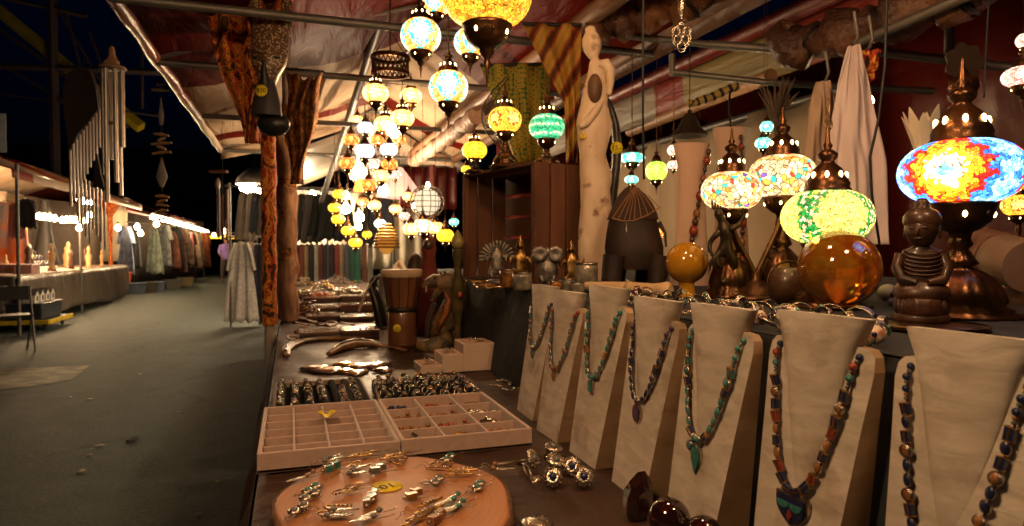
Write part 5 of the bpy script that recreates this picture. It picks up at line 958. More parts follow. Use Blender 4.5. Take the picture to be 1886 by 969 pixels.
EP = [(597, 858, 1, 'MIXD', 200), (622, 868, 0, 'TURQ', 20), (690, 842, 4, 'AMBR', 10), (752, 843, 4, 'AMBR', 15), (835, 848, 3, 'TURQ', 40), (575, 882, 1, 'AMBR', 30), (640, 880, 1, 'MIXD', 190), (708, 872, 0, 'MIXD', 15), (790, 868, 2, 'AMBR', 160), (878, 878, 4, 'AMBR', -20), (905, 870, 1, 'AMBR', 165),
      (580, 905, 3, 'TURQ', 60), (662, 904, 2, 'AMBR', 15), (686, 920, 0, 'TEAL2', 70), (680, 928, 0, 'TEAL2', 80), (775, 920, 0, 'AMBR', 5), (818, 892, 3, 'MIXD', 10), (890, 900, 3, 'TEAL2', 30), (845, 925, 1, 'TEAL2', 20), (855, 938, 1, 'TURQ', 25), (570, 918, 3, 'MIXD', 90), (552, 942, 3, 'MIXD', 80), (590, 950, 2, 'AMBR', 150), (600, 958, 1, 'MIXD', 160), (700, 957, 1, 'MIXD', 15), (765, 952, 4, 'AMBR', 190), (790, 955, 4, 'AMBR', 30), (722, 848, 2, 'AMBR', 100), (655, 862, 2, 'MIXD', 60), (815, 960, 0, 'AMBR', 40)]
EK = ['square cut %s earring', 'silver leaf earring, %s stone', 'oval hoop earring', 'disc earring, %s stone', 'pointed gilt earring']
pos9 = lambda px, py: ('far edge' if py < 862 else 'back' if py < 890 else 'middle' if py < 915 else 'front' if py < 945 else 'front edge') + ' ' + ('far left' if px < 600 else 'left' if px < 665 else 'centre' if px < 770 else 'right' if px < 850 else 'far right')
_seen = {}
for px, py, k, st, a in EP:
    kk = (k, st, pos9(px, py)); _seen[kk] = _seen.get(kk, 0) + 1; xt = ['', ', second pair', ', third pair'][_seen[kk] - 1]
    p = gz(px, py, ZT + SZ)
    for e in (0, 1): earring((EK[k] % RS.get(st, 'teal') if '%s' in EK[k] else EK[k]) + ', %s of wood slice, %s of its pair%s' % (pos9(px, py), ['nearer', 'farther'][e], xt), p.x + (.006 if e else -.004), p.y + (.016 if e else -.004), R(a + q.uniform(-12, 12) + (14 if e else 0)), k, st, 1.05)
# loose big rings and brooches right of the slice
def bigring(label, px, py, st, rot, s=2.0, nm='ring'):
    p = gz(px, py, ZT); t = thing(nm, label, 'ring', (p.x, p.y, ZT + .007 * s), 0, 'big silver rings on the cloth', s, rot)
    inst('br_b', lambda b: b.tube([(.008 * math.cos(a), 0, .008 * math.sin(a)) for a in [k * math.pi / 10 for k in range(21)]], .0016, 7, flat=1.6), 'band', SILVER, t)
    def bz(b):
        b.lathe([(.003, .008), (.009, .0095), (.0115, .012), (.0105, .015), (.007, .0165), (.005, .0160), (0, .0158)], n=20)
        for k in range(12): a = k * math.pi / 6; b.ell((.0108 * math.cos(a), .0108 * math.sin(a), .0138), .0017, 6, 4)
        for k in range(8): a = k * math.pi / 4; b.ell((.0075 * math.cos(a), .0075 * math.sin(a), .0163), .0010, 5, 4)
    inst('br_z', bz, 'bezel', SILVER, t); inst(('br_s', st), lambda b: b.ell((0, 0, .0165), (.0042, .0052, .0026), 12, 7), 'stone', ST[st], t)
bigring('tall silver ring lying across another beside the slice', 966, 862, 'MIXD', (R(60), R(20), R(30)), 1.6); bigring('silver ring upside down below the tall one beside the slice', 972, 880, 'AMET', (R(150), 0, R(60)), 1.6)
bigring('silver ring standing upright behind the pair of blue stone rings', 1016, 850, 'MIXD', (R(15), R(10), R(-20)), 1.5); bigring('silver dome ring between the upright ring and the front blue stone ring', 1018, 872, 'MIXD', (R(30), 0, R(10)), 1.5)
bigring('blue stone ring leftmost of the three facing the camera', 1021, 893, 'LAP', (R(62), 0, R(-30)), 1.5); bigring('blue stone ring at the back of the three facing the camera', 1054, 872, 'LAP', (R(62), 0, R(-25)), 1.5); bigring('blue stone ring rightmost of the three facing the camera', 1074, 894, 'LAP', (R(58), 0, R(-20)), 1.55)
for i, (px, py) in enumerate([(920, 966), (988, 966)]):
    p = gz(px, py + 4, ZT); t = thing('brooch', 'round engraved silver brooch, %s of two at the bottom edge' % ['left', 'right'][i], 'brooch', (p.x, p.y, ZT + .002), 0, 'engraved brooches'); inst('brooch', lambda b: (b.lathe([(0, 0), (.024, 0), (.026, .003), (.022, .006), (.016, .008), (0, .010)], n=28, flute=.03, fn=14)), 'disc', SILVER, t); inst('brs', lambda b: [b.ell((.017 * math.cos(k * math.pi / 5), .017 * math.sin(k * math.pi / 5), .008), .0018, 6, 4) for k in range(10)], 'beading', SILVER, t)
# dark cut crystal and glass balls at the front
DG = mat('dark red glass', (.020, .006, .005), .04, var=.1, spec=.9, coat=1)
p = gz(1172, 948, ZT); t = thing('glass_crystal', 'faceted black red glass block in front of the middle stands', 'crystal', (p.x, p.y, ZT)); b = MB()
b.loft([[(x * s, y * s, z + x * k) for x, y in ((-.026, -.016), (-.010, -.026), (.018, -.022), (.028, .0), (.016, .022), (-.014, .020))] for s, z, k in ((.85, 0, 0), (1.0, .012, .1), (.92, .042, .45), (.55, .056, .45))], sm=False); b.build('block', DG, t, bevel=.0015)
for i, (px, py, r_) in enumerate([(1232, 985, .031), (1296, 1005, .025)]):
    p = gz(px, py + 10, ZT); t = thing('glass_ball', ['large', 'small'][i] + ' dark amber glass ball at the bottom edge before the stands', 'glass ball', (p.x, p.y, ZT + r_)); b = MB(); b.ell((0, 0, 0), r_, 32, 20); b.build('ball', DG, t)
    b = MB(); b.lathe([(.012, -r_), (.018, -r_), (.018, -r_ * .8), (.012, -r_ * .8)], n=20); b.build('foot_ring', BRASS, t)
# stepped white jewellery riser
t = thing('stepped_riser', 'white three step riser with earrings before the carved cobra', 'riser'); a0 = gz(775, 690, ZT); a1 = gz(929, 691, ZT); a2 = gz(749, 671, ZT)
WX = (a1.x - a0.x); WY = .135; t.location = (a0.x, a0.y, ZT + .001)
for i in range(3):
    h = .026 + .034 * i; x0_ = WX * [0, .28, .56][i]; x1_ = WX * [.28, .56, 1][i]; b = MB(); b.box(((x0_ + x1_) / 2, WY / 2, h / 2), (x1_ - x0_, WY, h)); b.build('step', mat('riser cream', (.55, .42, .34), .8, var=.06), t, bevel=.0015)
    b = MB(); b.box(((x0_ + x1_) / 2, WY / 2, h + .001), ((x1_ - x0_) * .8, WY * .85, .002)); b.build('pad', mat('riser pad', (.45, .28, .2), .9), t)
for i in range(9):
    s_i, c = divmod(i, 3); h = .026 + .034 * s_i; x = a0.x + WX * [.14, .42, .78][s_i] + q.uniform(-.01, .01); tt = thing('pin', 'small dark pin on the %s step of the white riser, %s from the front' % (['lowest', 'middle', 'top'][s_i], ORDN[c]), 'pin', (x, a0.y + .03 + .04 * c, ZT + h + .004), q.uniform(-.5, .5), 'pins on the riser')
    inst('pin', lambda b: (b.tube([(-.022, 0, .001), (.022, .003, .001)], .0012, 5), b.ell((-.008, 0, .003), (.007, .004, .003), 7, 5), b.ell((.010, .002, .002), (.004, .004, .003), 7, 5)), 'body', SILVER, tt); inst('pin2', lambda b: b.ell((-.008, 0, .005), (.003, .002, .002), 7, 5), 'stone', ST['MIXD'], tt)
# ============================================================ DRUM, COBRA, GOODS FURTHER DOWN THE TABLE
def onz(px, py, z): p = gz(px, py, z); return p
PWD = woodmat('drum wood', (.11, .04, .018), (.22, .085, .035), (10, 10, .5), 6, .35, .2, .3)
p = gd(741, 630, 2.86); t = thing('djembe_drum', 'brown goblet drum with pale skin top and yellow price sticker', 'drum', (p.x, p.y, ZT), -YAW); k = 2.86 / 1220
b = MB(); b.lathe([(.050, 0), (.060, 0), (.062, .02), (.060, .10), (.060, .150), (.055, .158)], n=32); b.build('foot', PWD, t)
b = MB(); b.lathe([(.052, .158), (.060, .162), (.062, .175), (.066, .20), (.080, .30), (.082, .318)], n=32, cap=False); b.build('bowl', PWD, t)
b = MB(); b.lathe([(.060, .150), (.066, .154), (.066, .168), (.060, .172)], n=32, cap=False); b.build('waist_band', WIRE, t)
b = MB(); b.lathe([(.083, .300), (.087, .306), (.088, .325), (.085, .332), (.02, .334), (0, .334)], n=32, cap=False); b.build('skin', mat('drum skin', (.55, .40, .26), .6), t)
for i in range(12): a = i * math.pi / 6; b = MB(); b.tube([(.0835 * math.cos(a), .0835 * math.sin(a), .305), (.068 * math.cos(a), .068 * math.sin(a), .20), (.064 * math.cos(a), .064 * math.sin(a), .165)], .0018, 5); b.build('lacing', WIRE, t)
sticker(t, (-.012, -.0625, .085), (R(90), 0, 0), .017, '15')
# carved cobra
SC = mat('painted cobra wood', (.22, .13, .055), .5, vs=28, c2=(.075, .060, .035), bump=.8, bs=90, lo=.45, hi=.55, dist=.004)
BEL = mat('cobra belly', (.34, .11, .035), .5, vs=20, c2=(.10, .035, .015), bump=.6, bs=110)
D = 2.78; kx = D / 1220; p = gd(815, 632, D); t = thing('carved_cobra', 'carved wooden cobra rearing up with open jaws beside the drum', 'carving', (p.x, p.y, ZT), -YAW)
def ip(px, py, y=0): return ((px - 815) * kx, y, (632 - py) * kx)
P = [ip(772, 622, -.03), ip(785, 624, -.05), ip(805, 625, -.03), ip(820, 618), ip(812, 603), ip(815, 588), ip(832, 570), ip(845, 550), ip(847, 530), ip(838, 514), ip(822, 506), ip(806, 508)]
b = MB(); b.tube(P, [.014, .022, .034, .040, .040, .042, .050, .052, .047, .040, .030, .024], 16, flat=1.3); b.build('body', SC, t)
b = MB(); b.tube([ip(806, 600, -.044), ip(813, 582, -.052), ip(824, 562, -.060), ip(830, 540, -.058), ip(820, 522, -.044)], [.018, .028, .033, .030, .014], 10, flat=.5); b.build('belly', BEL, t)
b = MB(); b.tube([ip(815, 506), ip(800, 506), ip(786, 512), ip(778, 518)], [.022, .024, .016, .006], 12, flat=1.2); b.build('upper_jaw', SC, t)
b = MB(); b.tube([ip(812, 518), ip(802, 532), ip(794, 543)], [.016, .011, .005], 10, flat=1.2); b.build('lower_jaw', SC, t)
for y in (-.012, .012):
    b = MB(); b.tube([ip(786, 516, y), ip(785, 527, y)], [.004, .0008], 6); b.build('fang', mat('bone', (.6, .5, .35), .5), t); b = MB(); b.ell(ip(802, 501, y * 1.6), .005, 8, 6); b.build('eye', DG, t)
for i in range(16):
    u = i / 15; s = u * 7; kk = 4 + min(int(s), 6); q0 = Vector(P[kk]); q1 = Vector(P[min(kk + 1, 11)]); c = q0.lerp(q1, s - int(s)); d_ = (q1 - q0).normalized() if (q1 - q0).length > 0 else Vector((0, 0, 1)); nrm = Vector((d_.z, 0, -d_.x)); rr_ = .052 if i < 10 else .036
    b = MB(); b.ell(c + nrm * rr_, (.006, .004, .006), 6, 4); b.build('crest_scale', SC, t)
b = MB(); b.tube([ip(800, 548, .02), ip(790, 575, .02), ip(786, 610, .02)], [.010, .014, .012], 8); b.build('tail', mat('dark tail', (.05, .03, .02), .5), t)
# black curved figure with pale bands and pedestal bowl behind the drum
p = gd(693, 585, 3.5); t = thing('curved_carving', 'black curved horn carving with pale stripes left of the drum', 'carving', (p.x, p.y, ZT), -YAW); kx = 3.5 / 1220
def ip2(px, py, y=0): return ((px - 693) * kx, y, (578 - py) * kx)
b = MB(); b.tube([ip2(704, 574), ip2(698, 545), ip2(692, 520), ip2(684, 500), ip2(690, 486), ip2(700, 483)], [.055, .05, .045, .035, .028, .012], 14, flat=.6); b.build('body', mat('ebony', (.015, .012, .010), .3), t)
b = MB(); b.tube([ip2(664, 545, -.03), ip2(672, 522, -.03), ip2(682, 500, -.03), ip2(694, 485, -.02)], [.016, .014, .011, .005], 8, flat=.5); b.build('stripe', mat('pale bone stripe', (.5, .36, .25), .6), t)
WH = mat('milky stone', (.30, .31, .26), .5, vs=20, c2=(.16, .15, .12))
p = gd(712, 555, 3.7); t = thing('stone_lamp_shade', 'mottled pale stone vase half hidden behind the drum', 'vase', (p.x, p.y, ZT)); b = MB(); b.lathe([(.03, 0), (.05, .02), (.055, .10), (.045, .2), (.05, .27), (.03, .29)], n=16); b.build('body', WH, t); b = MB(); b.lathe([(.032, .29), (.038, .295), (.036, .305)], n=16, cap=False); b.build('rim', BRASS, t)
# figures behind the drum: red draped figure, clear finial bottle, dark mound, white pipe animal
p = gd(790, 490, 3.25); t = thing('red_cloth_doll', 'dark red draped doll standing behind the drum', 'doll', (p.x, p.y, .858), -YAW); b = MB(); b.loft([[(w * math.cos(a), w * .7 * math.sin(a), z) for a in [j * math.pi / 8 for j in range(16)]] for z, w in ((0, .06), (.2, .055), (.30, .045), (.38, .030), (.42, .038), (.46, .03), (.48, .01))]); b.build('robe', mat('dark red doll cloth', (.16, .025, .015), .8, bump=.6, bs=30, dist=.01), t); b = MB(); b.ell((0, -.015, .44), (.028, .02, .03), 10, 7); b.build('face', DK, t)
p = gd(765, 490, 3.4); t = thing('dark_mound', 'dark rounded stone standing behind the drum', 'stone', (p.x, p.y, .858)); b = MB(); b.ell((0, 0, .20), (.06, .05, .20), 16, 12); b.build('stone', mat('dark stone', (.05, .02, .012), .5), t)
p = gd(843, 505, 2.7); t = thing('glass_decanter', 'tall yellowish glass decanter with stopper left of the crate', 'decanter', (p.x, p.y, .858)); b = MB(); b.lathe([(.0, 0), (.04, 0), (.03, .01), (.012, .03), (.014, .12), (.028, .2), (.028, .26), (.016, .32), (.014, .36), (.022, .39), (.020, .42)], n=20); b.build('body', mat('green yellow glass', (.12, .085, .03), .12, spec=.8, vs=15, c2=(.06, .05, .02), emit=None), t); b = MB(); b.lathe([(.0, .42), (.020, .425), (.028, .45), (.015, .48), (0, .50)], n=14); b.build('stopper', mat('amber stopper', (.3, .25, .08), .1, coat=1), t); b = MB(); b.ell((0, -.04, .235), (.012, .008, .014), 8, 6); b.build('bead', ST['CORAL'], t)
p = gd(737, 520, 4.3); t = thing('white_pipe_figure', 'white curved figure on a brown stand beyond the drum', 'figurine', (p.x, p.y, .858), -YAW); kx = 4.3 / 1220; b = MB(); b.tube([(-.005, 0, .16), (.0, 0, .24), (-.03, 0, .31), (.0, 0, .34), (.03, 0, .28), (.045, 0, .2)], [.03, .032, .022, .02, .016, .012], 10); b.build('body', mat('ivory white', (.62, .5, .38), .5), t); b = MB(); b.lathe([(.05, 0), (.05, .02), (.02, .05), (.025, .15), (.04, .17), (0, .17)], n=12); b.build('pedestal', DK, t)
# brown flat boxes with shiny lids
LID = mat('shiny lid', (.20, .12, .09), .16, var=.2, spec=.8, coat=.6)
BX = mat('dark box side', (.055, .020, .012), .35)
def box_thing(label, px, py, w, d, h, rz=0, D=None, group='lacquered boxes'):
    p = gz(px, py, ZT); t = thing('lacquer_box', label, 'box', (p.x, p.y, ZT), rz, group); b = MB(); b.box((0, 0, h / 2 - .004), (w, d, h - .008)); b.build('body', BX, t, bevel=.003); b = MB(); b.box((0, 0, h - .004), (w + .004, d + .004, .010)); b.build('lid', LID, t, bevel=.002)
box_thing('wide lacquered box with bright reflecting lid right of the pouches', 662, 622, .17, .15, .045); box_thing('flat lacquered box with dull lid left of the bright one', 588, 622, .18, .15, .035)
for i, (px, py, w, h) in enumerate([(668, 590, .26, .03), (600, 588, .22, .03), (668, 572, .30, .05), (590, 571, .26, .025), (668, 557, .34, .06), (592, 556, .28, .04)]):
    box_thing('low dark lacquered box in row %s behind the bright lid, %s side' % (['one', 'one', 'two', 'two', 'three', 'three'][i], ['right', 'left'][i % 2]), px, py, w, .16, h)
# bark brown pouches / carved wooden masks lying in front of boxes
LEA = mat('tan leather', (.26, .12, .04), .5, vs=12, c2=(.10, .05, .02), bump=.5, bs=30)
def pouch(label, pts, rr_, D=2.62, m=LEA):
    t = thing('leather_horn', label, 'carving', (0, 0, 0), 0, 'tan carved horns'); P = [gz(px, py, ZT) + Vector((0, 0, r_ * .6)) for (px, py), r_ in zip(pts, rr_)]; o = P[0].copy(); t.location = (o.x, o.y, ZT); P = [a - Vector((o.x, o.y, ZT)) for a in P]
    b = MB(); b.tube(P, rr_, 10, flat=.6); b.build('body', m, t); b = MB(); b.tube([a + Vector((0, 0, r_ * .62)) for a, r_ in zip(P, rr_)], [r_ * .25 for r_ in rr_], 6); b.build('dark_stripe', DK, t)
pouch('tan striped horn curving at the left edge of the table', [(525, 652), (540, 640), (560, 632), (590, 628), (640, 627), (672, 632), (690, 640)], [.014, .016, .014, .015, .017, .014, .008])
pouch('thick tan leather roll in front of the lacquered boxes', [(605, 655), (625, 648), (650, 642), (680, 640), (720, 642)], [.012, .026, .030, .024, .008])
pouch('short dark tan horn at the cloth corner beside the post', [(530, 657), (528, 645), (540, 634)], [.010, .018, .012])
# glossy agate and glass discs that catch the light
AG = mat('polished agate', (.80, .62, .50), .22, .8, vs=14, c2=(.16, .08, .05), spec=.9, coat=1)
for i, (px, py, w, d) in enumerate([(580, 680, .050, .045), (606, 684, .055, .05), (634, 673, .034, .04), (640, 686, .040, .03), (664, 676, .050, .05), (692, 674, .055, .05), (660, 689, .05, .03), (706, 684, .03, .035)]):
    p = gz(px, py, ZT); t = thing('agate_slab', 'polished %s agate slab, %s from the left in the glinting row' % (['pinkish', 'pinkish', 'yellow', 'orange', 'pinkish', 'pale', 'grey', 'brown'][i], ORDN[i if i < 6 else i]), 'agate', (p.x, p.y, ZT + .0005), i * .7, 'glinting agate slabs'); mm = AG if i not in (2, 3) else mat('yellow agate', (.9, .5, .05), .2, .8, coat=1, emit=None)
    b = MB(); b.loft([[(w * s * (1 + .12 * math.sin(3 * a + i)) * math.cos(a), d * s * (1 + .12 * math.sin(3 * a + i)) * math.sin(a), z) for a in [j * math.pi / 10 for j in range(20)]] for s, z in ((.96, 0), (1, .005), (.9, .009), (.4, .0115))]); b.build('slab', mm, t); b = MB(); b.loft([[(w * s * (1 + .12 * math.sin(3 * a + i)) * math.cos(a), d * s * (1 + .12 * math.sin(3 * a + i)) * math.sin(a), z) for a in [j * math.pi / 10 for j in range(20)]] for s, z in ((1.0, .001), (1.04, .004), (1.0, .006))], cap=False); b.build('rind', DK, t)
# heaps of bracelets and cords farther down
HM = [(.42, .12, .04), (.34, .22, .10), (.12, .05, .03), (.5, .36, .2), (.2, .16, .14)]
for i, (px, py, col_, w, lb) in enumerate([(592, 548, 0, .17, 'heap of coral red bead cords beside the rear post'), (560, 548, 3, .10, 'small heap of pinkish cords next to the rear post'), (640, 536, 1, .20, 'heap of gilt bracelets glittering in the middle distance'), (600, 528, 3, .22, 'heap of pale cords behind the gilt bracelets'), (690, 545, 2, .16, 'heap of dark bracelets next to the striped carving'), (560, 572, 2, .14, 'heap of dark leather cords at the aisle edge'), (620, 515, 4, .3, 'farthest heap of goods on the table'), (560, 520, 3, .18, 'pale lumpy bundle far down at the aisle edge')]):
    p = gz(px, py + 6, ZT); t = thing('bracelet_heap', lb, 'jewellery heap', (p.x, p.y, ZT), i); b = MB(); m_ = [SILVER, GOLD] if col_ in (1, 3) else [mat('heap%d' % i, HM[col_], .35), GOLD]; rq = random.Random(i)
    for k in range(60):
        rad = rq.uniform(.02, .045) * (1 + w); cx, cy_ = w * rq.gauss(0, .33), w * rq.gauss(0, .38); z = .006 + max(0, .05 - .05 * ((cx / w) ** 2 + (cy_ / w) ** 2) * 3) * rq.random() * 1.6
        M = Matrix.Translation((cx, cy_, z)) @ Euler((rq.uniform(-.5, .5), rq.uniform(-.5, .5), rq.uniform(0, 6))).to_matrix().to_4x4(); b.tube([(rad * math.cos(a), rad * math.sin(a) * .8, 0) for a in [j * math.pi / 6 for j in range(13)]], rq.uniform(.003, .006), 5, mi=int(rq.random() < .3), M=M)
    b.build('cords', m_, t)
for i in range(14):
    px, py = [(556, 600), (575, 596), (590, 601), (560, 588), (610, 600), (552, 578), (640, 600), (700, 600), (700, 580), (625, 610), (556, 612), (540, 628), (735, 648), (745, 640)][i]; p = gz(px, py, ZT)
    t = thing('leather_bracelet', 'dark leather bracelet lying %s' % ['by the rear post', 'left of the boxes', 'between the boxes and the post', 'behind the flat box, left', 'behind the flat box, right', 'at the aisle edge farther back', 'between the two boxes', 'right of the bright lid', 'behind the bright lid at right', 'between the flat box and the bright lid', 'left of the flat box', 'beside the short dark horn', 'before the drum foot', 'left of the drum foot'][i], 'bracelet', (p.x, p.y, ZT + .012), i, 'leather bracelets', rot=(.3 * math.sin(i), .2, i)); inst('lb', lambda b: b.tube([(.035 * math.cos(a), .028 * math.sin(a), 0) for a in [j * math.pi / 9 for j in range(18)]], .007, 7, flat=.5), 'band', LEA, t); inst('lbc', lambda b: b.box((.035, 0, 0), (.012, .014, .012)), 'clasp', BRASS, t)
# small silver pieces right of the ring trays
for i, (px, py) in enumerate([(925, 706), (940, 712), (915, 716), (948, 722), (932, 724)]):
    p = gz(px, py, ZT); t = thing('silver_charm', 'silver charm, %s in the little group left of the farthest stand' % ORDN[i], 'charm', (p.x, p.y, ZT + .004), i * 1.3, 'silver charms'); inst('tr2', None, 'charm', SILVER, t); inst('scs', lambda b: b.ell((0, 0, .010), (.004, .003, .002), 7, 5), 'stone', ST['TEAL2'], t)
# ============================================================ OBJECTS ON THE SHELF
# wooden fruit crate standing on its side
def camp(lat, dep): q_ = CAM + _r * lat + Vector((_f.x, _f.y, 0)).normalized() * dep; return Vector((q_.x, q_.y, ZS))
A = camp(.083, 2.42); B = camp(-.215, 2.86); ex = (A - B).normalized(); ang = math.atan2(ex.y, ex.x); Wd = (A - B).length; Hc = CT - ZS; Dc = .22
CW = woodmat('crate wood', (.09, .036, .018), (.22, .085, .04), (1, 1, .35), 9, .7, .4)
CWH = woodmat('crate wood lengthwise', (.07, .03, .015), (.18, .07, .035), (.35, 1, 1), 9, .7, .4)
t = thing('wooden_crate', 'reddish wooden slatted crate standing on its side on the shelf', 'crate', B, ang)
def cb(name, c, d, m=CW): b = MB(); b.box(c, d); b.build(name, m, t, bevel=.002)
for k in range(3): cb('end_board', (Wd - .006, .035 + .075 * k, Hc / 2), (.012, .066, Hc - .004))
for k in range(3): cb('end_board', (.006, .035 + .075 * k, Hc / 2), (.012, .066, Hc - .004))
for z in (.007, Hc - .007): 
    for k in range(2): cb('side_board', (Wd / 2, .055 + .115 * k, z), (Wd - .026, .105, .011), CWH)
for k in range(5): cb('back_slat', (Wd / 2, Dc + .007, .045 + .09 * k), (Wd, .009, .078), CWH)
for x in (.02, Wd - .02):
    cb('corner_batten', (x, .012, Hc / 2), (.014, .02, Hc - .03))
# abstract white wood woman
WW = woodmat('pale carved wood', (.60, .42, .27), (.82, .66, .50), (3, 3, 1), 7, .5, .6, 0, 1.0)
D = 2.36; kx = D / 1220; p = camp(0, D); b0 = gd(1094, 500, D); zb0 = 458 + .13 * 1220 / D
t = thing('carved_woman', 'tall pale wooden carving of a slender woman with a hair bun', 'statue', (b0.x, b0.y, ZS), -YAW)
pr = [(zb0, 1067, 1117), (500, 1066, 1118), (470, 1064, 1122), (430, 1064, 1126), (400, 1067, 1128), (380, 1069, 1126), (350, 1068, 1123), (336, 1068, 1126), (322, 1067, 1127), (300, 1067, 1119), (285, 1067, 1115), (265, 1065, 1120), (245, 1063, 1125), (228, 1061, 1127), (212, 1064, 1122), (195, 1068, 1119), (178, 1071, 1118), (160, 1074, 1116), (145, 1080, 1114), (130, 1083, 1113), (120, 1084, 1110), (113, 1087, 1103), (108, 1082, 1101), (98, 1075, 1104), (86, 1071, 1107), (75, 1071, 1105), (67, 1075, 1101), (62, 1077, 1097), (57, 1076, 1096), (53, 1079, 1094), (51, 1084, 1090)]
b = MB(); b.loft([[(((l + r_) / 2 - 1094) * kx + (r_ - l) / 2 * kx * math.cos(a), (r_ - l) / 2 * kx * (.55 if y > 120 else .8) * math.sin(a), (zb0 - y) * kx) for a in [j * math.pi / 12 for j in range(24)]] for y, l, r_ in pr]); b.build('figure', WW, t)
b = MB(); b.tube([((x - 1094) * kx, -.01, (zb0 - y) * kx) for x, y in ((1100, 122), (1114, 121), (1121, 133), (1122, 155), (1119, 178))], [.014, .020, .019, .014, .010], 12); b.build('arm', WW, t)
b = MB(); b.tube([((x - 1094) * kx, -.035, (zb0 - y) * kx) for x, y in ((1106, 192), (1092, 212), (1076, 232), (1066, 238))], [.006, .016, .015, .008], 10); b.build('forearm', WW, t)
b = MB(); b.ell(((1093 - 1094) * kx, -.026, (zb0 - 168) * kx), (.026, .020, .052), 14, 10); b.build('held_child', woodmat('brown bundle', (.07, .03, .012), (.20, .10, .045), (1, 1, 1), 8), t)
sticker(t, ((1072 - 1094) * kx, -.033, (zb0 - 255) * kx), (R(90), 0, 0), .010, '7')
# dark curved carving behind it with the 15,- sticker
D = 2.45; kx = D / 1220; b0 = gd(1130, 500, D); zb1 = 458 + .13 * 1220 / D
t = thing('curved_dark_carving', 'tall dark crescent shaped carving with a yellow price sticker', 'carving', (b0.x, b0.y, ZS), -YAW)
P = [((x - 1130) * kx, 0, (zb1 - y) * kx) for x, y in ((1128, zb1), (1120, 420), (1126, 360), (1134, 310), (1136, 270), (1132, 230), (1122, 195), (1107, 166))]
b = MB(); b.tube(P, [.05, .036, .030, .026, .024, .022, .016, .004], 14, flat=.7); b.build('crescent', mat('smooth dark wood', (.035, .028, .026), .38, vs=6, bump=.2), t)
b = MB(); b.lathe([(.06, 0), (.06, .015), (.045, .02), (0, .02)], n=20); b.build('foot', DK, t)
sticker(t, ((1133 - 1130) * kx, -.0245, (zb1 - 275) * kx), (R(90), 0, 0), .0225, '15,-')
# dark wooden elephant with a lined blanket
D = 2.18; kx = D / 1220; b0 = gd(1165, 500, D); ze = 458 + .13 * 1220 / D
EW = woodmat('dark elephant wood', (.012, .007, .006), (.045, .018, .010), (1, 1, 1), 9, .65, .5, .05)
t = thing('carved_elephant', 'dark carved wooden elephant with tan lines on its blanket', 'carving', (b0.x, b0.y, ZS), -YAW)
def el(px, py, y=0): return ((px - 1165) * kx, y, (ze - py) * kx)
b = MB()
b.loft([[(((l + r_) / 2 - 1165) * kx + (r_ - l) / 2 * kx * math.cos(a), .02 + (r_ - l) / 2 * kx * .75 * math.sin(a), (ze - y) * kx) for a in [j * math.pi / 12 for j in range(24)]] for y, l, r_ in ((496, 1124, 1216), (478, 1117, 1224), (455, 1115, 1224), (430, 1118, 1218), (408, 1122, 1212), (390, 1128, 1208), (375, 1134, 1200), (360, 1142, 1188), (350, 1150, 1180), (342, 1158, 1172))])
b.build('body', EW, t)
for x, y in ((1122, -.035), (1205, -.035), (1140, .08), (1195, .08)): b = MB(); b.tube([el(x + 6, 470, y), el(x, ze - 8, y), el(x, ze, y)], [.036, .032, .036], 12); b.build('leg', EW, t)
b = MB(); b.tube([el(1212, 410, -.01), el(1222, 430, -.02), el(1224, 455, -.02)], [.008, .005, .003], 8); b.build('tail', EW, t)
b = MB(); P = [el(1122, 404, -.062), el(1142, 409, -.072), el(1160, 408, -.076), el(1185, 398, -.072), el(1208, 384, -.05)]; b.tube(P, .0022, 5)
for i in range(9):
    u = i / 8; s = u * 4; k0 = min(int(s), 3); e_ = Vector(P[k0]).lerp(Vector(P[k0 + 1]), s - k0); b.tube([e_, e_.lerp(Vector(el(1165, 346, -.02)), .5) + Vector((0, -.018, .004)), Vector(el(1165, 346, -.025))], .0014, 4)
b.tube([el(1160 + 5 * math.cos(a), 352 + 9 * math.sin(a), -.055) for a in [j * math.pi / 5 for j in range(11)]], .002, 4)
b.build('blanket_lines', mat('tan paint', (.26, .13, .06), .6), t)
b = MB(); b.loft([[(((l + r_) / 2 - 1165) * kx + (r_ - l) / 2 * kx * math.cos(a), .02 + (r_ - l) / 2 * kx * .75 * math.sin(a), (ze - y) * kx) for a in [j * math.pi / 12 for j in range(24)]] for y, l, r_ in ((404, 1119, 1215), (390, 1125, 1211), (374, 1132, 1203), (358, 1141, 1190), (346, 1152, 1178))]); b.build('blanket', mat('brown blanket', (.05, .026, .015), .8), t)
# bone coloured horn roll
p1 = gd(1078, 508, 1.95); p2 = gd(1236, 520, 1.75); p1.z = p2.z = ZS + .020; t = thing('ivory_roll', 'cream carved horn lying in front of the elephant', 'horn', (p1.x, p1.y, ZS)); dl = p2 - p1
b = MB(); b.tube([Vector((0, 0, .02)) + dl * u for u in (0, .03, .3, .55, .8, .9, .96, 1.0)], [.010, .013, .016, .018, .016, .019, .023, .014], 18); b.build('horn', mat('cream horn', (.62, .42, .24), .45, var=.12, vs=20), t); b = MB(); b.tube([Vector((0, 0, .02)) + dl * u for u in (.52, .55)], .0205, 18); b.build('band', EDGE, t)
# yellow ball on a little foot
D = 1.80; p = gd(1265, 484, D); rb = 38.5 * D / 1220; t = thing('yellow_ball', 'glossy mustard yellow ball on a small round foot', 'ball', (p.x, p.y, ZS)); b = MB(); b.ell((0, 0, p.z - ZS), rb, 36, 24); b.build('ball', mat('mustard glaze', (.46, .21, .012), .14, var=.12, vs=12, coat=.8), t)
b = MB(); b.lathe([(.028, 0), (.030, .004), (.022, .012), (.020, max(.016, p.z - ZS - rb + .006)), (0, p.z - ZS - rb + .006)], n=24); b.build('foot', mat('mustard glaze', ()), t)
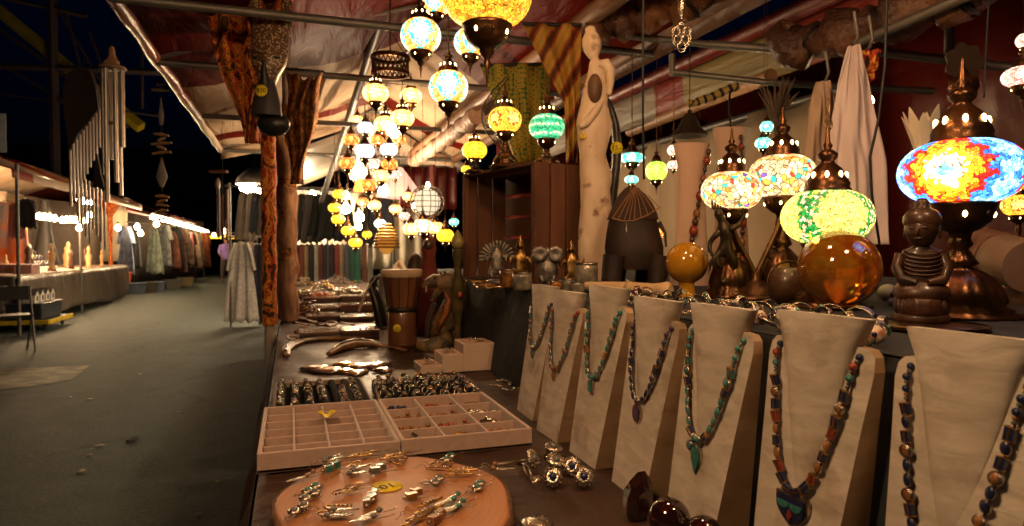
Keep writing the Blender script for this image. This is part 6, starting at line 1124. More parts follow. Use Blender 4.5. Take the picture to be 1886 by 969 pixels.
# amber resin ball on a ring stand
D = 1.42; p = gd(1545, 498, D); rb = 72 * D / 1220
def amber():
    m = bpy.data.materials.new('amber resin'); m.use_nodes = True; nt = m.node_tree; pp = nt.nodes['Principled BSDF']; L = nt.links.new
    tc = N(nt, 'TexCoord'); no = N(nt, 'TexNoise'); no.inputs['Scale'].default_value = 26; no.inputs['Detail'].default_value = 8; no.inputs['Roughness'].default_value = .7; L(tc.outputs['Object'], no.inputs[0])
    rp = ramp(nt, [(.36, (.7, .12, .004)), (.50, (1, .32, .01)), (.62, (1, .5, .04)), (.72, (1, .8, .3))]); L(no.outputs[0], rp.inputs[0]); L(rp.outputs[0], pp.inputs['Base Color'])
    pp.inputs['Roughness'].default_value = .05; pp.inputs['Transmission Weight'].default_value = .80; pp.inputs['IOR'].default_value = 1.5; pp.inputs['Coat Weight'].default_value = 1
    bn = N(nt, 'Bump'); bn.inputs['Strength'].default_value = .12; bn.inputs['Distance'].default_value = .004; L(no.outputs[0], bn.inputs['Height']); L(bn.outputs[0], pp.inputs['Normal']); pp.inputs['Coat Normal']; return m
t = thing('amber_ball', 'big amber resin ball in front of the green leaf lamp', 'ball', (p.x, p.y, ZS)); b = MB(); b.ell((0, 0, max(rb + .003, p.z - ZS)), rb, 48, 32); b.build('ball', amber(), t)
b = MB(); b.lathe([(.030, 0), (.040, 0), (.042, .006), (.036, .012), (.030, .010)], n=28); b.build('ring_stand', BRASS, t)
# seated monk on lotus
D = 1.13; kx = D / 1220; b0 = gd(1697, 500, D); zm = 458 + .13 * 1220 / D; MW = woodmat('monk wood', (.018, .008, .004), (.09, .034, .014), (1, 1, 3), 14, .42, .5, .2)
t = thing('seated_monk_figurine', 'dark wooden figurine of a seated monk on a lotus base', 'figurine', (b0.x, b0.y, ZS), -YAW + R(-28))
def bl(rings, name, m=MW, cx=0, **k): b = MB(); b.loft([[(cx + w * math.cos(a), y0 + d * math.sin(a), z) for a in [j * math.pi / 14 for j in range(28)]] for z, w, d, y0 in rings]); return b.build(name, m, t)
bl([(0, .052, .042, 0), (.006, .055, .045, 0), (.012, .050, .040, 0)], 'plinth')
b = MB(); b.lathe([(.044, .012), (.049, .022), (.047, .036), (.044, .040), (0, .040)], n=56, flute=.02, fn=14)
for k in range(11): a = k * 2 * math.pi / 11; b.ell((.044 * math.cos(a), .038 * math.sin(a), .026), (.010, .010, .015), 10, 8)
b.build('lotus_base', MW, t)
bl([(.036, .046, .036, -.004), (.044, .054, .040, -.006), (.056, .052, .037, -.004), (.066, .040, .030, 0)], 'crossed_legs')
bl([(.055, .034, .024, .004), (.075, .033, .023, .004), (.095, .036, .022, .004), (.110, .040, .020, .004), (.120, .034, .017, .004), (.127, .015, .013, .002), (.135, .012, .012, 0)], 'robe')
for s in (-1, 1): b = MB(); b.tube([(s * .038, .004, .112), (s * .046, -.002, .088), (s * .036, -.022, .070), (s * .010, -.034, .066)], [.012, .0115, .010, .006], 12); b.build('arm', MW, t)
b = MB()
for k in range(6): z = .078 + .007 * k; b.tube([(.036 * math.sin(u) + .002, .002 - .024 * math.cos(u), z - .010 * math.cos(u) + .010) for u in [-1.3 + j * .26 for j in range(11)]], .0016, 5)
b.build('robe_folds', MW, t)
hd = [(.128, .010, .011, 0), (.134, .016, .018, -.003), (.145, .021, .022, -.004), (.156, .023, .024, -.002), (.166, .0235, .0245, 0), (.174, .020, .021, .001), (.180, .012, .013, .002)]
bl(hd, 'head'); b = MB(); b.lathe([(.024, .160), (.0262, .166), (.0255, .174), (.021, .182), (.012, .187), (.010, .190), (.010, .196), (.006, .202), (0, .203)], n=36, flute=.02, fn=18); b.build('hair_cap', MW, t)
b = MB(); b.ell((0, -.0265, .151), (.0032, .005, .0065), 8, 6); b.ell((0, -.0235, .1405), (.0060, .003, .0020), 8, 5)
for s in (-1, 1): b.ell((s * .0085, -.0235, .1565), (.0050, .0025, .0016), 8, 5)
b.ell((0, -.022, .149), (.012, .0022, .012), 10, 6); b.build('face_features', MW, t)
for s in (-1, 1): b = MB(); b.ell((s * .0235, .002, .150), (.0028, .005, .011), 8, 6); b.build('ear', MW, t)
b = MB(); b.lathe([(0, 0), (.075, 0), (.085, .003), (.08, .006), (0, .006)], n=40); b0 = gd(1690, 500, D); tt = thing('saucer', 'dark bronze saucer lying before the seated monk', 'saucer', (b0.x - .03, b0.y - .045, ZS)); b.build('dish', BRASS, tt); b = MB(); b.lathe([(.082, .004), (.086, .006), (.084, .008)], n=40, cap=False); b.build('rim', BRASS, tt)
t.location.z = ZS + .007; t.scale = (.80, .85, 1.0)
for k_ in list(t.children):
    if k_.name.split('.')[0] in ('head', 'hair_cap', 'face_features', 'ear'): k_.scale = (1.38, 1.25, 1.10); k_.location.z = -.014; k_.rotation_euler.z = R(-18)
# dancing demon bronze
D = 1.72; kx = D / 1220; b0 = gd(1335, 500, D); zd = 458 + .13 * 1220 / D; t = thing('dancing_figurine', 'thin dark bronze dancing figurine with raised arm before the lamp pair', 'figurine', (b0.x, b0.y, ZS), -YAW)
J0 = [(1338, 452), (1336, 440), (1334, 425), (1332, 412), (1328, 402), (1322, 392), (1320, 382), (1342, 466), (1352, 480), (1350, 494), (1336, 510), (1328, 520), (1324, 462), (1316, 474), (1322, 488), (1328, 482), (1348, 418), (1360, 408), (1368, 396), (1366, 378), (1318, 428), (1308, 440), (1306, 456), (1312, 470)]
RJ = [11, 10, 12, 8, 6, 10, 7, 10, 9, 7, 5, 6, 8, 7, 5, 4, 6, 5, 4, 3, 6, 5, 4, 3]
EJ = [(0, 1), (1, 2), (2, 3), (3, 4), (4, 5), (5, 6), (0, 7), (7, 8), (8, 9), (9, 10), (10, 11), (0, 12), (12, 13), (13, 14), (14, 15), (3, 16), (16, 17), (17, 18), (18, 19), (3, 20), (20, 21), (21, 22), (22, 23)]
DB = mat('dark bronze', (.05, .032, .022), .35, .6, vs=30, bump=.4, bs=120)
skin('body', [((x - 1335) * kx, -.004 * (i % 3), (zd - 4 - y) * kx, r_ * kx) for i, ((x, y), r_) in enumerate(zip(J0, RJ))], EJ, DB, t)
for k in range(6): x = 1310 + 5 * k; b = MB(); b.tube([((x + 2 - 1335) * kx, 0, (zd - 386) * kx), ((x - 1335) * kx, 0, (zd - 366 + abs(k - 2.5) * 4) * kx)], [.004, .0006], 6); b.build('crown_spike', DB, t)
b = MB(); b.lathe([(0, 0), (.032, 0), (.034, .006), (.024, .012), (0, .012)], n=24); b.build('base', DB, t)
for k in range(4): b = MB(); b.tube([((1318 - 1335) * kx, -.006, (zd - 470) * kx), ((1306 + 6 * k - 1335) * kx, -.008, (zd - 485) * kx), ((1306 + 7 * k - 1335) * kx, -.008, (zd - 500 + 2 * k) * kx)], [.006, .005, .001], 6); b.build('tassel', DB, t)
# little figurines before the crate
def statuette(label, px, D, H, kind, m, cat='figurine'):
    p = gd(px, 500, D); t = thing('small_figurine', label, cat, (p.x, p.y, ZS), -YAW); s = H / .14
    b = MB(); b.lathe([(0, 0), (.034 * s, 0), (.034 * s, .010 * s), (.025 * s, .015 * s), (0, .015 * s)], n=16); b.build('base', m, t)
    J = [(0, 0, .05, .018), (0, 0, .075, .020), (0, 0, .095, .016), (0, -.004, .112, .013), (0, 0, .128, .008), (-.022, -.012, .035, .010), (-.012, -.02, .02, .006), (.022, -.012, .035, .010), (.012, -.02, .018, .006), (-.026, 0, .09, .007), (-.036, -.006, .075, .005), (-.040, -.008, .10, .004), (.026, 0, .09, .007), (.036, -.006, .075, .005), (.042, -.008, .105, .004)]
    E_ = [(0, 1), (1, 2), (2, 3), (3, 4), (0, 5), (5, 6), (0, 7), (7, 8), (2, 9), (9, 10), (10, 11), (2, 12), (12, 13), (13, 14)]
    skin('body', [(a * s, b_ * s, c * s, r_ * s) for a, b_, c, r_ in J], E_, m, t)
    if kind == 'fan':
        for k in range(15): a = math.pi * (k - 1) / 13 + .12; b = MB(); b.loft([[(c_ * s * math.cos(a) + w * s * math.cos(v) * math.sin(a), .012 * s + .003 * s * math.sin(v), .085 * s + c_ * s * math.sin(a) - w * s * math.cos(v) * math.cos(a)) for v in [j * math.pi / 4 for j in range(8)]] for c_, w in ((.02, .002), (.04, .005), (.055, .006), (.062, .001))]); b.build('feather', m, t)
    if kind == 'crown': b = MB(); b.lathe([(.010 * s, .120 * s), (.016 * s, .126 * s), (.010 * s, .140 * s), (.006 * s, .150 * s), (0, .165 * s)], n=12); b.build('crown', m, t)
    if kind == 'owl':
        for sx in (-1, 1): b = MB(); b.lathe([(.014 * s, 0), (.024 * s, .003 * s), (.022 * s, .008 * s), (.012 * s, .005 * s), (0, .003 * s)], n=18, M=Matrix.Translation((sx * .024 * s, -.02 * s, .105 * s)) @ Matrix.Rotation(R(90), 4, 'X'), flute=.06, fn=9); b.build('eye_disc', m, t)
        b = MB(); b.ell((0, 0, .055 * s), (.034 * s, .026 * s, .045 * s), 14, 10); b.build('breast', m, t)
    return t
PEWT = mat('pewter grey', (.12, .105, .09), .4, .6, vs=50, bump=.7, bs=200, c2=(.28, .25, .22))
statuette('grey peacock figurine with fanned tail inside the crate opening', 915, 2.45, .155, 'fan', PEWT); statuette('gilt many armed dancer figurine before the crate corner', 958, 2.25, .15, 'crown', GOLD); statuette('grey owl figurine with round eyes before the crate end', 1008, 2.15, .15, 'owl', PEWT); statuette('small gilt seated figurine right of the grey owl', 1052, 2.12, .135, 'crown', GOLD)
# glass jars and tumblers
GL = mat('patterned glass', (.16, .15, .13), .12, .2, vs=30, c2=(.40, .34, .25), bump=.8, bs=60, spec=.9, coat=.6)
for i, (px, D, r_, h, lb) in enumerate([(1080, 2.0, .033, .085, 'tall patterned glass tumbler in front of the pale carving'), (1045, 1.9, .022, .042, 'small glass pot between the owl and the white stands'), (1023, 1.88, .020, .036, 'small amber striped glass pot under the owl'), (1063, 1.85, .020, .036, 'small glass pot right behind the third stand'), (962, 2.05, .030, .055, 'beaded glass bowl in front of the gilt dancer'), (935, 2.2, .026, .06, 'amber beaded pot left of the glass bowl')]):
    p = gd(px, 500, D); t = thing('glass_pot', lb, 'glass', (p.x, p.y, ZS)); m_ = GL if i not in (2, 5) else mat('amber striped glass', (.35, .14, .03), .15, .2, vs=40, c2=(.1, .05, .03), coat=.5)
    b = MB(); b.lathe([(0, 0), (r_ * .8, 0), (r_, h * .15), (r_ * 1.02, h * .8), (r_ * .96, h), (r_ * .85, h), (r_ * .8, h * .2), (0, h * .15)], n=26, flute=.025, fn=13); b.build('body', m_, t)
    b = MB(); b.lathe([(r_ * .95, h * .96), (r_ * 1.05, h * .98), (r_ * 1.05, h * 1.03), (r_ * .9, h * 1.03)], n=26, cap=False); b.build('rim', SILVER, t)
for i, (px, D) in enumerate([(895, 2.35), (915, 2.2), (900, 2.15), (880, 2.5)]):
    p = gd(px, 500, D); t = thing('bangle', 'thin bronze bangle lying on the shelf corner, %s from the left' % ['second', 'last', 'third', 'first'][i], 'bangle', (p.x, p.y, ZS + .003 + .001 * i), i, 'bronze bangles'); inst('bgl', lambda b: b.tube([(.045 * math.cos(a), .035 * math.sin(a), 0) for a in [j * math.pi / 12 for j in range(25)]], .0028, 6), 'hoop', GOLD, t)
# jewellery strewn on the shelf's front edge, behind the stands
def cuff(label, p, rot, s, k):
    t = thing('cuff_bracelet', label, 'bracelet', p, 0, 'bracelets along the shelf edge', s, rot)
    def f(b): b.loft([[(.028 * math.cos(a) * q_, .024 * math.sin(a) * q_, z) for a in [.3 + j * 5.7 / 22 for j in range(23)]] for q_, z in ((1, -.007), (1.05, -.005), (1.05, .005), (1, .007), (.94, .005), (.94, -.005), (1, -.007))], cap=False, closed=False)
    inst('cuff', f, 'band', SILVER, t)
    inst(('cuffs', k), lambda b: [b.ell((-.029 * math.cos(a), .0252 * math.sin(a), 0), (.004, .004, .0045), 8, 6) for a in (-.7, -.35, 0, .35, .7)], 'stones', ST[['TURQ', 'CORAL', 'AMBR', 'LAP'][k]], t)
n_ = 0
for i in range(26):
    px = 1155 + 18.8 * i; X_ = .735 + .05 * ((i * 7) % 3) ; d = ray(px, 500); Y_ = d.y / d.x * X_
    if not (.40 < Y_ < 1.75): continue
    col_k = (i * 5) % 4; cuff('silver bracelet with %s stones, %s along the shelf edge from the far end' % (['turquoise', 'red', 'amber', 'blue'][col_k], ORDN[i]), (X_, Y_, ZS + .020), (R(70 + 20 * math.sin(i * 2.3)), R(12 * math.sin(i)), i * .9), .75 + .1 * math.sin(i * 1.7), col_k)
for i in range(22):
    px = 1165 + 21 * i; X_ = .720 + .02 * (i % 3); d = ray(px, 500); Y_ = d.y / d.x * X_; st = ['CORAL', 'MIXD', 'AMBR', 'LAP', 'TURQ'][i % 5]
    ring('silver ring with %s stone, %s from the far end along the shelf front' % (RS[st], ORDN[i]), (X_, Y_, ZS + .013), (R(-50 + 30 * math.sin(i * 3.1)), R(20 * math.cos(i)), i * 1.1), st, 1.4, 'rings along the shelf edge')
for px, py, lb in ((1612, 596, 'big silver ring with ribbed red fan bezel before the amber ball'), (1400, 575, 'big ribbed silver ring at the shelf edge before the branched stand')):
    d = ray(px, py); X_ = .72; Y_ = d.y / d.x * X_; t = thing('fan_ring', lb, 'ring', (X_, Y_, ZS + .018), 0, None, .6, (R(80), 0, R(-55))); b = MB(); b.lathe([(.004, .004), (.019, .002), (.021, .006), (.010, .010), (0, .012)], n=48, flute=.05, fn=16); b.build('fan_bezel', mat('coral silver', (.45, .14, .06), .45, .3, vs=80, c2=(.6, .5, .4)), t); b = MB(); b.tube([(.011 * math.cos(a), 0, -.008 + .011 * math.sin(a)) for a in [j * math.pi / 8 for j in range(17)]], .002, 6); b.build('band', SILVER, t); b = MB(); b.ell((0, 0, .012), (.006, .006, .004), 10, 6); b.build('stone', ST['LAP'], t)
# skull pale bead, dark bowl, log drum at right
p = gd(1636, 500, 1.5); t = thing('carved_skull', 'tiny pale carved skull between the amber ball and the monk', 'carving', (p.x, p.y, ZS)); b = MB(); b.ell((0, 0, .030), (.020, .022, .020), 14, 10); b.ell((0, -.012, .013), (.012, .010, .012), 10, 8); b.build('cranium', mat('bone', ()), t)
for s in (-1, 1): b = MB(); b.ell((s * .008, -.019, .028), (.0055, .004, .006), 8, 6); b.build('eye_socket', WIRE, t)
p = gd(1420, 500, 1.55); t = thing('dark_bowl', 'dark rounded wooden bowl right of the branched lamp stand', 'bowl', (p.x + .05, p.y, ZS)); b = MB(); b.lathe([(0, 0), (.03, 0), (.045, .02), (.05, .05), (.04, .08), (.034, .085), (.04, .05), (.03, .015), (0, .012)], n=28); b.build('body', DK, t); b = MB(); b.tube([(.06 * math.cos(a), 0, .05 + .05 * math.sin(a)) for a in [j * math.pi / 10 for j in range(11)]], .003, 6); b.build('handle', BRASS, t)
a1_ = gd(1800, 462, 1.75); a2_ = gd(1900, 492, 1.5); t = thing('log_drum', 'brown cylindrical log drum lying at the right edge', 'drum', a1_); dl = a2_ - a1_
b = MB(); b.tube([(0, 0, 0), dl * .5], .062, 24); b.build('leather_wrap', woodmat('log bark', (.10, .04, .02), (.24, .11, .06), (4, 4, 4), 8, .6, .6), t); b = MB(); b.tube([dl * .5, dl], .060, 24); b.build('shell', mat('grey brown wood', (.24, .15, .09), .5), t)
for u_ in (.1, .85): c_ = a1_ + dl * u_; b = MB(); b.box(((c_ - a1_).x, (c_ - a1_).y, (ZS - a1_.z + -.058 + dl.z * u_) / 2), (.05, .05, max(.01, (a1_.z + dl.z * u_ - .058) - ZS))); b.build('prop', DK, t)
# lotus tea light of pale petals
D = 1.85; p = gd(1703, 262, D); t = thing('lotus_light', 'pale lotus shaped tea light with upright glowing petals', 'tea light', p); PET = mat('capiz petal', (.62, .48, .34), .35, var=.08, emit=(1, .62, .28), es=.06); s = 45 * D / 1220
for k in range(10):
    a = k * math.pi / 5; h_ = 1.25 if k % 2 else 1.05; b = MB(); b.sheet(8, 6, lambda u, v: ((.30 + .45 * u ** 1.6 + .10 * u) * s * math.cos(a) - (v - .5) * .55 * s * math.sin(math.pi * min(1, u * .9 + .08)) * math.sin(a), (.30 + .45 * u ** 1.6 + .10 * u) * s * math.sin(a) + (v - .5) * .55 * s * math.sin(math.pi * min(1, u * .9 + .08)) * math.cos(a), (-.5 + 1.5 * u * h_) * s)); b.build('petal', PET, t, thick=.0015)
b = MB(); b.ell((0, 0, -.25 * s), (.30 * s, .30 * s, .22 * s), 14, 8); b.build('cup', PET, t); b = MB(); b.tube([(0, 0, -.45 * s), (0, 0, ZS - p.z)], .008, 8); b.lathe([(.05, ZS - p.z), (.05, ZS - p.z + .01), (0, ZS - p.z + .012)], n=20); b.build('stem', DARKST, t); b = MB(); b.ell((0, 0, .05 * s), (.05 * s, .05 * s, .12 * s), 8, 6); b.build('flame', mat('flame', (1, .7, .3), emit=(1, .62, .2), es=14), t)
# ============================================================ HANGING THINGS
# dotted animal mask on the front post
D = 2.92; kx = D / 1220; p = gd(499, 0, D); t = thing('dotted_mask', 'long dotted wooden animal mask with horns and a black snout', 'mask', (p.x, p.y, p.z), -YAW)
def mk(px, py, y=0): return ((px - 499) * kx, y, -py * kx)
MK = bpy.data.materials.new('dotted mask wood'); MK.use_nodes = True; nt = MK.node_tree; pp = nt.nodes['Principled BSDF']; tc = N(nt, 'TexCoord'); vo = N(nt, 'TexVoronoi'); vo.inputs['Scale'].default_value = 95; nt.links.new(tc.outputs['Object'], vo.inputs[0]); rp = ramp(nt, [(0, (.55, .40, .24)), (.36, (.10, .045, .02))], 'CONSTANT'); nt.links.new(vo.outputs[0], rp.inputs[0]); nt.links.new(rp.outputs[0], pp.inputs['Base Color']); pp.inputs['Roughness'].default_value = .4
b = MB(); b.loft([[((x0 - 499) * kx + w * kx * math.cos(a), d * kx * math.sin(a) - .01, -y * kx) for a in [j * math.pi / 12 for j in range(24)]] for y, x0, w, d in ((40, 498, 18, 12), (55, 498, 30, 16), (80, 498, 35, 20), (105, 497, 34, 22), (122, 496, 30, 24), (138, 495, 20, 22), (155, 495, 13, 18), (170, 495, 12, 15))]); b.build('face', MK, t)
for s in (-1, 1):
    b = MB(); b.tube([mk(499 + s * 20, 60), mk(499 + s * 30, 30), mk(499 + s * 28, 0), mk(499 + s * 22, -35)], [.035, .030, .022, .006], 12); b.build('horn', MK, t)
    b = MB(); b.ell(mk(497 + s * 17, 112, -.052), (.024, .008, .006), 12, 6); b.build('eye', WIRE, t); b = MB(); b.tube([mk(497 + s * 4, 106, -.062), mk(497 + s * 17, 104, -.060), mk(497 + s * 30, 98, -.045)], .006, 8); b.build('brow', GOLD if s > 0 else DK, t)
b = MB(); b.tube([mk(495, 118, -.06), mk(495, 150, -.055), mk(495, 168, -.05)], [.010, .018, .022], 12); b.build('nose', mat('black lacquer', (.015, .014, .016), .35), t)
b = MB(); b.loft([[((494 - 499) * kx + w * kx * math.cos(a), -.03 + w * kx * .7 * math.sin(a), -y * kx) for a in [j * math.pi / 10 for j in range(20)]] for y, w in ((150, 14), (170, 20), (195, 26), (215, 28))]); b.build('snout', mat('grey black wood', (.045, .04, .042), .45), t)
b = MB(); b.ell(mk(499, 226, .02), (.074, .045, .056), 20, 14); b.build('chin_gourd', mat('black lacquer', ()), t); sticker(t, mk(494, 175, -.090), (R(85), 0, 0), .026, '930')
# wind chimes
def tubes(t, pts, L_, r_, m, nm='tube'):
    for (x, y, z), l_ in zip(pts, L_): b = MB(); b.tube([(x, y, z), (x, y, z - l_)], r_, 10); b.build(nm, m, t)
CHM = mat('chime aluminium', (.40, .36, .33), .35, .7); CHW = mat('coconut shell', (.035, .022, .016), .6, vs=14, bump=.5, bs=40); PIN = mat('carved pine', (.36, .19, .10), .6)
D = 3.6; kx = D / 1220; p = gd(155, 120, D); t = thing('wind_chime', 'wind chime of slanted tubes under a dark coconut leaf panel', 'wind chime', p, -YAW)
def ch(px, py, y=0): return ((px - 155) * kx, y, -(py - 120) * kx)
b = MB(); b.prism([((px - 155) * kx, -(py - 120) * kx) for px, py in ((150, 122), (168, 132), (178, 160), (183, 200), (166, 222), (145, 245), (128, 278), (120, 210), (117, 165), (128, 135))], .03); b.build('leaf_panel', CHW, t, bevel=.008)
tubes(t, [ch(182 - 6.1 * k, 200 + 8 * k) for k in range(10)], [.21 + .012 * k for k in range(10)], .007, CHM)
b = MB(); b.prism([((px - 155) * kx, -(py - 120) * kx) for px, py in ((176, 275), (184, 320), (192, 352), (178, 345), (168, 345), (172, 310))], .012); b.build('sail', CHW, t)
tubes(t, [ch(189 - 7 * k, 345 - 3 * k) for k in range(8)], [.34 - .03 * (k % 4) for k in range(8)], .006, CHM, 'tube'); b = MB(); b.tube([(0, 0, 0), (0, 0, .55)], .002, 4); b.tube([ch(176, 220), ch(176, 275)], .0015, 4); b.build('cord', WIRE, t)
D = 3.3; kx = D / 1220; p = gd(207, 128, D); t = thing('wind_chime', 'wind chime of long thick tubes under a small seated wooden figure', 'wind chime', p, -YAW)
b = MB(); b.lathe([(0, 0), (.060, 0), (.063, .006), (.058, .016), (0, .016)], n=28); b.build('top_disc', mat('disc wood', (.20, .13, .09), .6), t)
skin('seated_figure', [(0, 0, .03, .026), (0, 0, .055, .024), (0, 0, .075, .014), (0, -.003, .098, .016), (0, 0, .118, .008), (-.038, -.012, .028, .012), (.038, -.012, .028, .012)], [(0, 1), (1, 2), (2, 3), (3, 4), (0, 5), (0, 6)], PIN, t)
tubes(t, [(.042 * math.cos(a), .042 * math.sin(a), -.004) for a in [.3 + j * math.pi / 3 for j in range(6)]], [.38, .62, .44, .52, .66, .56], .0115, CHM); b = MB(); b.tube([(0, 0, .12), (0, 0, .42)], .0015, 4); b.tube([(0, 0, 0), (0, 0, -.5)], .0012, 4); b.build('cord', WIRE, t); b = MB(); b.lathe([(0, -.27), (.022, -.27), (.024, -.262), (0, -.254)], n=16); b.build('striker', PIN, t)
D = 4.2; kx = D / 1220; p = gd(296, 152, D); t = thing('driftwood_mobile', 'hanging mobile of driftwood sticks and shells over the aisle', 'mobile', p, -YAW)
for i, (py, w, an) in enumerate([(156, 16, 4), (166, 34, -3), (248, 28, -8), (256, 14, 20), (264, 38, 4), (272, 16, -18), (281, 34, 6), (362, 26, -4), (370, 18, 8), (378, 22, -6), (388, 20, 5), (396, 16, -12), (404, 18, 4)]):
    b = MB(); c_ = math.sin(R(an)); b.tube([(-w / 2 * kx, 0, -(py - 152) * kx - c_ * w / 2 * kx), (0, 0, -(py - 152) * kx + .004), (w / 2 * kx, 0, -(py - 152) * kx + c_ * w / 2 * kx)], [.007, .011, .006], 7); b.build('stick', BN, t)
for y0, y1 in ((180, 230), (290, 345)): b = MB(); c_ = (y0 + y1) / 2; b.loft([[(w * kx * math.cos(a), w * kx * .3 * math.sin(a), -(y - 152) * kx) for a in [j * math.pi / 6 for j in range(12)]] for y, w in ((y0, 1), (c_ + 8, 5 if y0 < 200 else 11), (y1, 3))]); b.build('shell', mat('grey shell', (.30, .28, .27), .5), t)
b = MB(); b.tube([(0, 0, .12), (0, 0, -(415 - 152) * kx)], .0015, 4); b.build('cord', WIRE, t)
D = 5.2; kx = D / 1220; p = gd(405, 316, D); t = thing('wind_chime', 'brown bamboo wind chime hanging between the aisle and the batik post', 'wind chime', p, -YAW); b = MB(); b.box((-.01, 0, 0), (.14, .05, .018)); b.build('roof', mat('reddish wood', (.20, .07, .04), .6), t, bevel=.004)
b = MB(); b.ell((-.02, 0, -.10), (.022, .02, .05), 10, 8); b.build('clapper', CHM, t); tubes(t, [(.03 * math.cos(j) * 1.2 + .02, .03 * math.sin(j), -.14 - .02 * (j % 3)) for j in range(7)], [.30, .34, .26, .38, .32, .36, .28], .011, mat('bamboo brown', (.14, .06, .035), .5)); b = MB(); b.tube([(.02, 0, .4), (.02, 0, -.16)], .002, 4); b.build('cord', WIRE, t)
# ornate silver finial of a lamp hanging into view at the top
D = 1.45; kx = D / 1220; p = gd(1256, -20, D); t = thing('hanging_ornament', 'openwork silver pendant hanging from the top edge of the photo', 'ornament', p, -YAW); b = MB()
b.lathe([(.028, .04), (.026, .02), (.012, -.015), (.006, -.03), (.008, -.04), (.005, -.05), (.003, -.065)], n=16, cap=False); b.build('cup', SILVER, t)
b = MB()
def loop(cx, cz, rx, rz): b.tube([(cx + rx * math.cos(a), 0, cz + rz * math.sin(a)) for a in [j * math.pi / 8 for j in range(17)]], .0016, 5)
for cx, cz, rx, rz in ((0, -.085, .008, .012), (-.012, -.092, .009, .009), (.012, -.092, .009, .009), (-.008, -.110, .008, .010), (.008, -.110, .008, .010), (0, -.126, .009, .011), (0, -.104, .020, .027)): loop(cx, cz, rx, rz)
b.build('openwork', SILVER, t); b = MB(); b.tube([(0, 0, .04), (0, 0, .55)], .002, 4); b.build('chain', SILVER, t)
# batik and check cloths behind
ZIG = batik('yellow batik with red stripes', [(.52, .28, .04), (.58, .34, .07), (.52, .28, .04), (.34, .05, .01), (.10, .03, .01)], 6.5, (1, -.33, -.55), .8, 'wave')
D = 2.9; A3 = [(962, 44), (1072, 46), (1062, 300), (1044, 300)]; t = thing('batik_cloth', 'yellow batik cloth with red zigzag stripes hanging beside the pale carving', 'cloth'); L0, R0, R1, L1 = [gd(x, y, D) for x, y in A3]; L0b = gd(1040, 190, D)
def bf(u, v):
    l_ = L0.lerp(L0b, min(1, v / .56)) if v < .56 else L0b.lerp(L1, (v - .56) / .44); r__ = R0.lerp(R1, v); p_ = l_.lerp(r__, u); w_ = .018 * math.sin(u * 15 + v * 2); return p_ + Vector((_f.x, _f.y, 0)) * w_
b = MB(); b.sheet(20, 24, bf); b.build('cloth', ZIG, t, thick=.003); b = MB(); b.tube([L0, R0], .008, 6); b.build('rod', WIRE, t)
CHK = batik('green check cloth', [(.30, .02, .01), (.34, .26, .03), (.40, .30, .04), (.06, .12, .03), (.04, .09, .03)], 42, (1, 1, 1), .85, 'check')
D = 3.15; t = thing('checked_cloth', 'green and yellow checked cloth hanging behind the orange lamp', 'cloth'); L0, R0, R1, L1 = [gd(x, y, D) for x, y in ((885, 120), (1012, 118), (1012, 300), (950, 300))]
b = MB(); b.sheet(20, 20, lambda u, v: L0.lerp(L1, v).lerp(R0.lerp(R1, v), u) + Vector((_f.x, _f.y, 0)) * (.02 * math.sin(u * 18 + v * 3))); b.build('cloth', CHK, t, thick=.003); b = MB(); b.tube([L0, R0], .008, 6); b.build('rod', WIRE, t)
# crescent of wrought wire
D = 2.75; kx = D / 1220; p = gd(915, 290, D); t = thing('wire_crescent', 'black wrought wire crescent with scrolls behind the orange lamp', 'ornament', p, -YAW); b = MB(); O_ = [((935 - 915 - 48 * math.sin(a) ** 1.0) * kx, 0, (150 - 140 * (a / 3.0)) * kx) for a in [j * .25 for j in range(13)]]; I_ = [((938 - 915 - 34 * math.sin(a)) * kx, 0, (148 - 138 * (a / 3.0)) * kx) for a in [j * .25 for j in range(13)]]
b.tube(O_, .003, 5); b.tube(I_, .003, 5); b.build('bow', WIRE, t)
for k in range(2, 11): m_ = (Vector(O_[k]) + Vector(I_[k])) / 2; b = MB(); b.tube([m_ + Vector((.010 * math.cos(a) * (1 - a / 9), 0, .012 * math.sin(a) * (1 - a / 9))) for a in [j * .6 for j in range(12)]], .0016, 4); b.build('scroll', WIRE, t)
t.location.z = p.z; b = MB(); b.lathe([(.03, 0), (.03, .006), (0, .008)], (.02, 0, CT - p.z), 12); b.tube([(.02, 0, CT - p.z), I_[-1]], .003, 5); b.build('foot', WIRE, t)
# black cat / finial silhouettes on the crate
p = gd(876, 300, 2.68); t = thing('cat_figurine', 'tiny black cat figurine standing before the plain yellow lamp', 'figurine', (p.x, p.y, CT), -YAW); b = MB(); b.lathe([(0, 0), (.012, 0), (.014, .012), (.008, .024), (.007, .028), (0, .032)], n=12); b.ell((0, -.002, .034), (.007, .006, .007), 8, 6); b.build('body', WIRE, t)
for s in (-1, 1): b = MB(); b.tube([(s * .004, 0, .038), (s * .005, 0, .046)], [.003, .0005], 5); b.build('ear', WIRE, t)
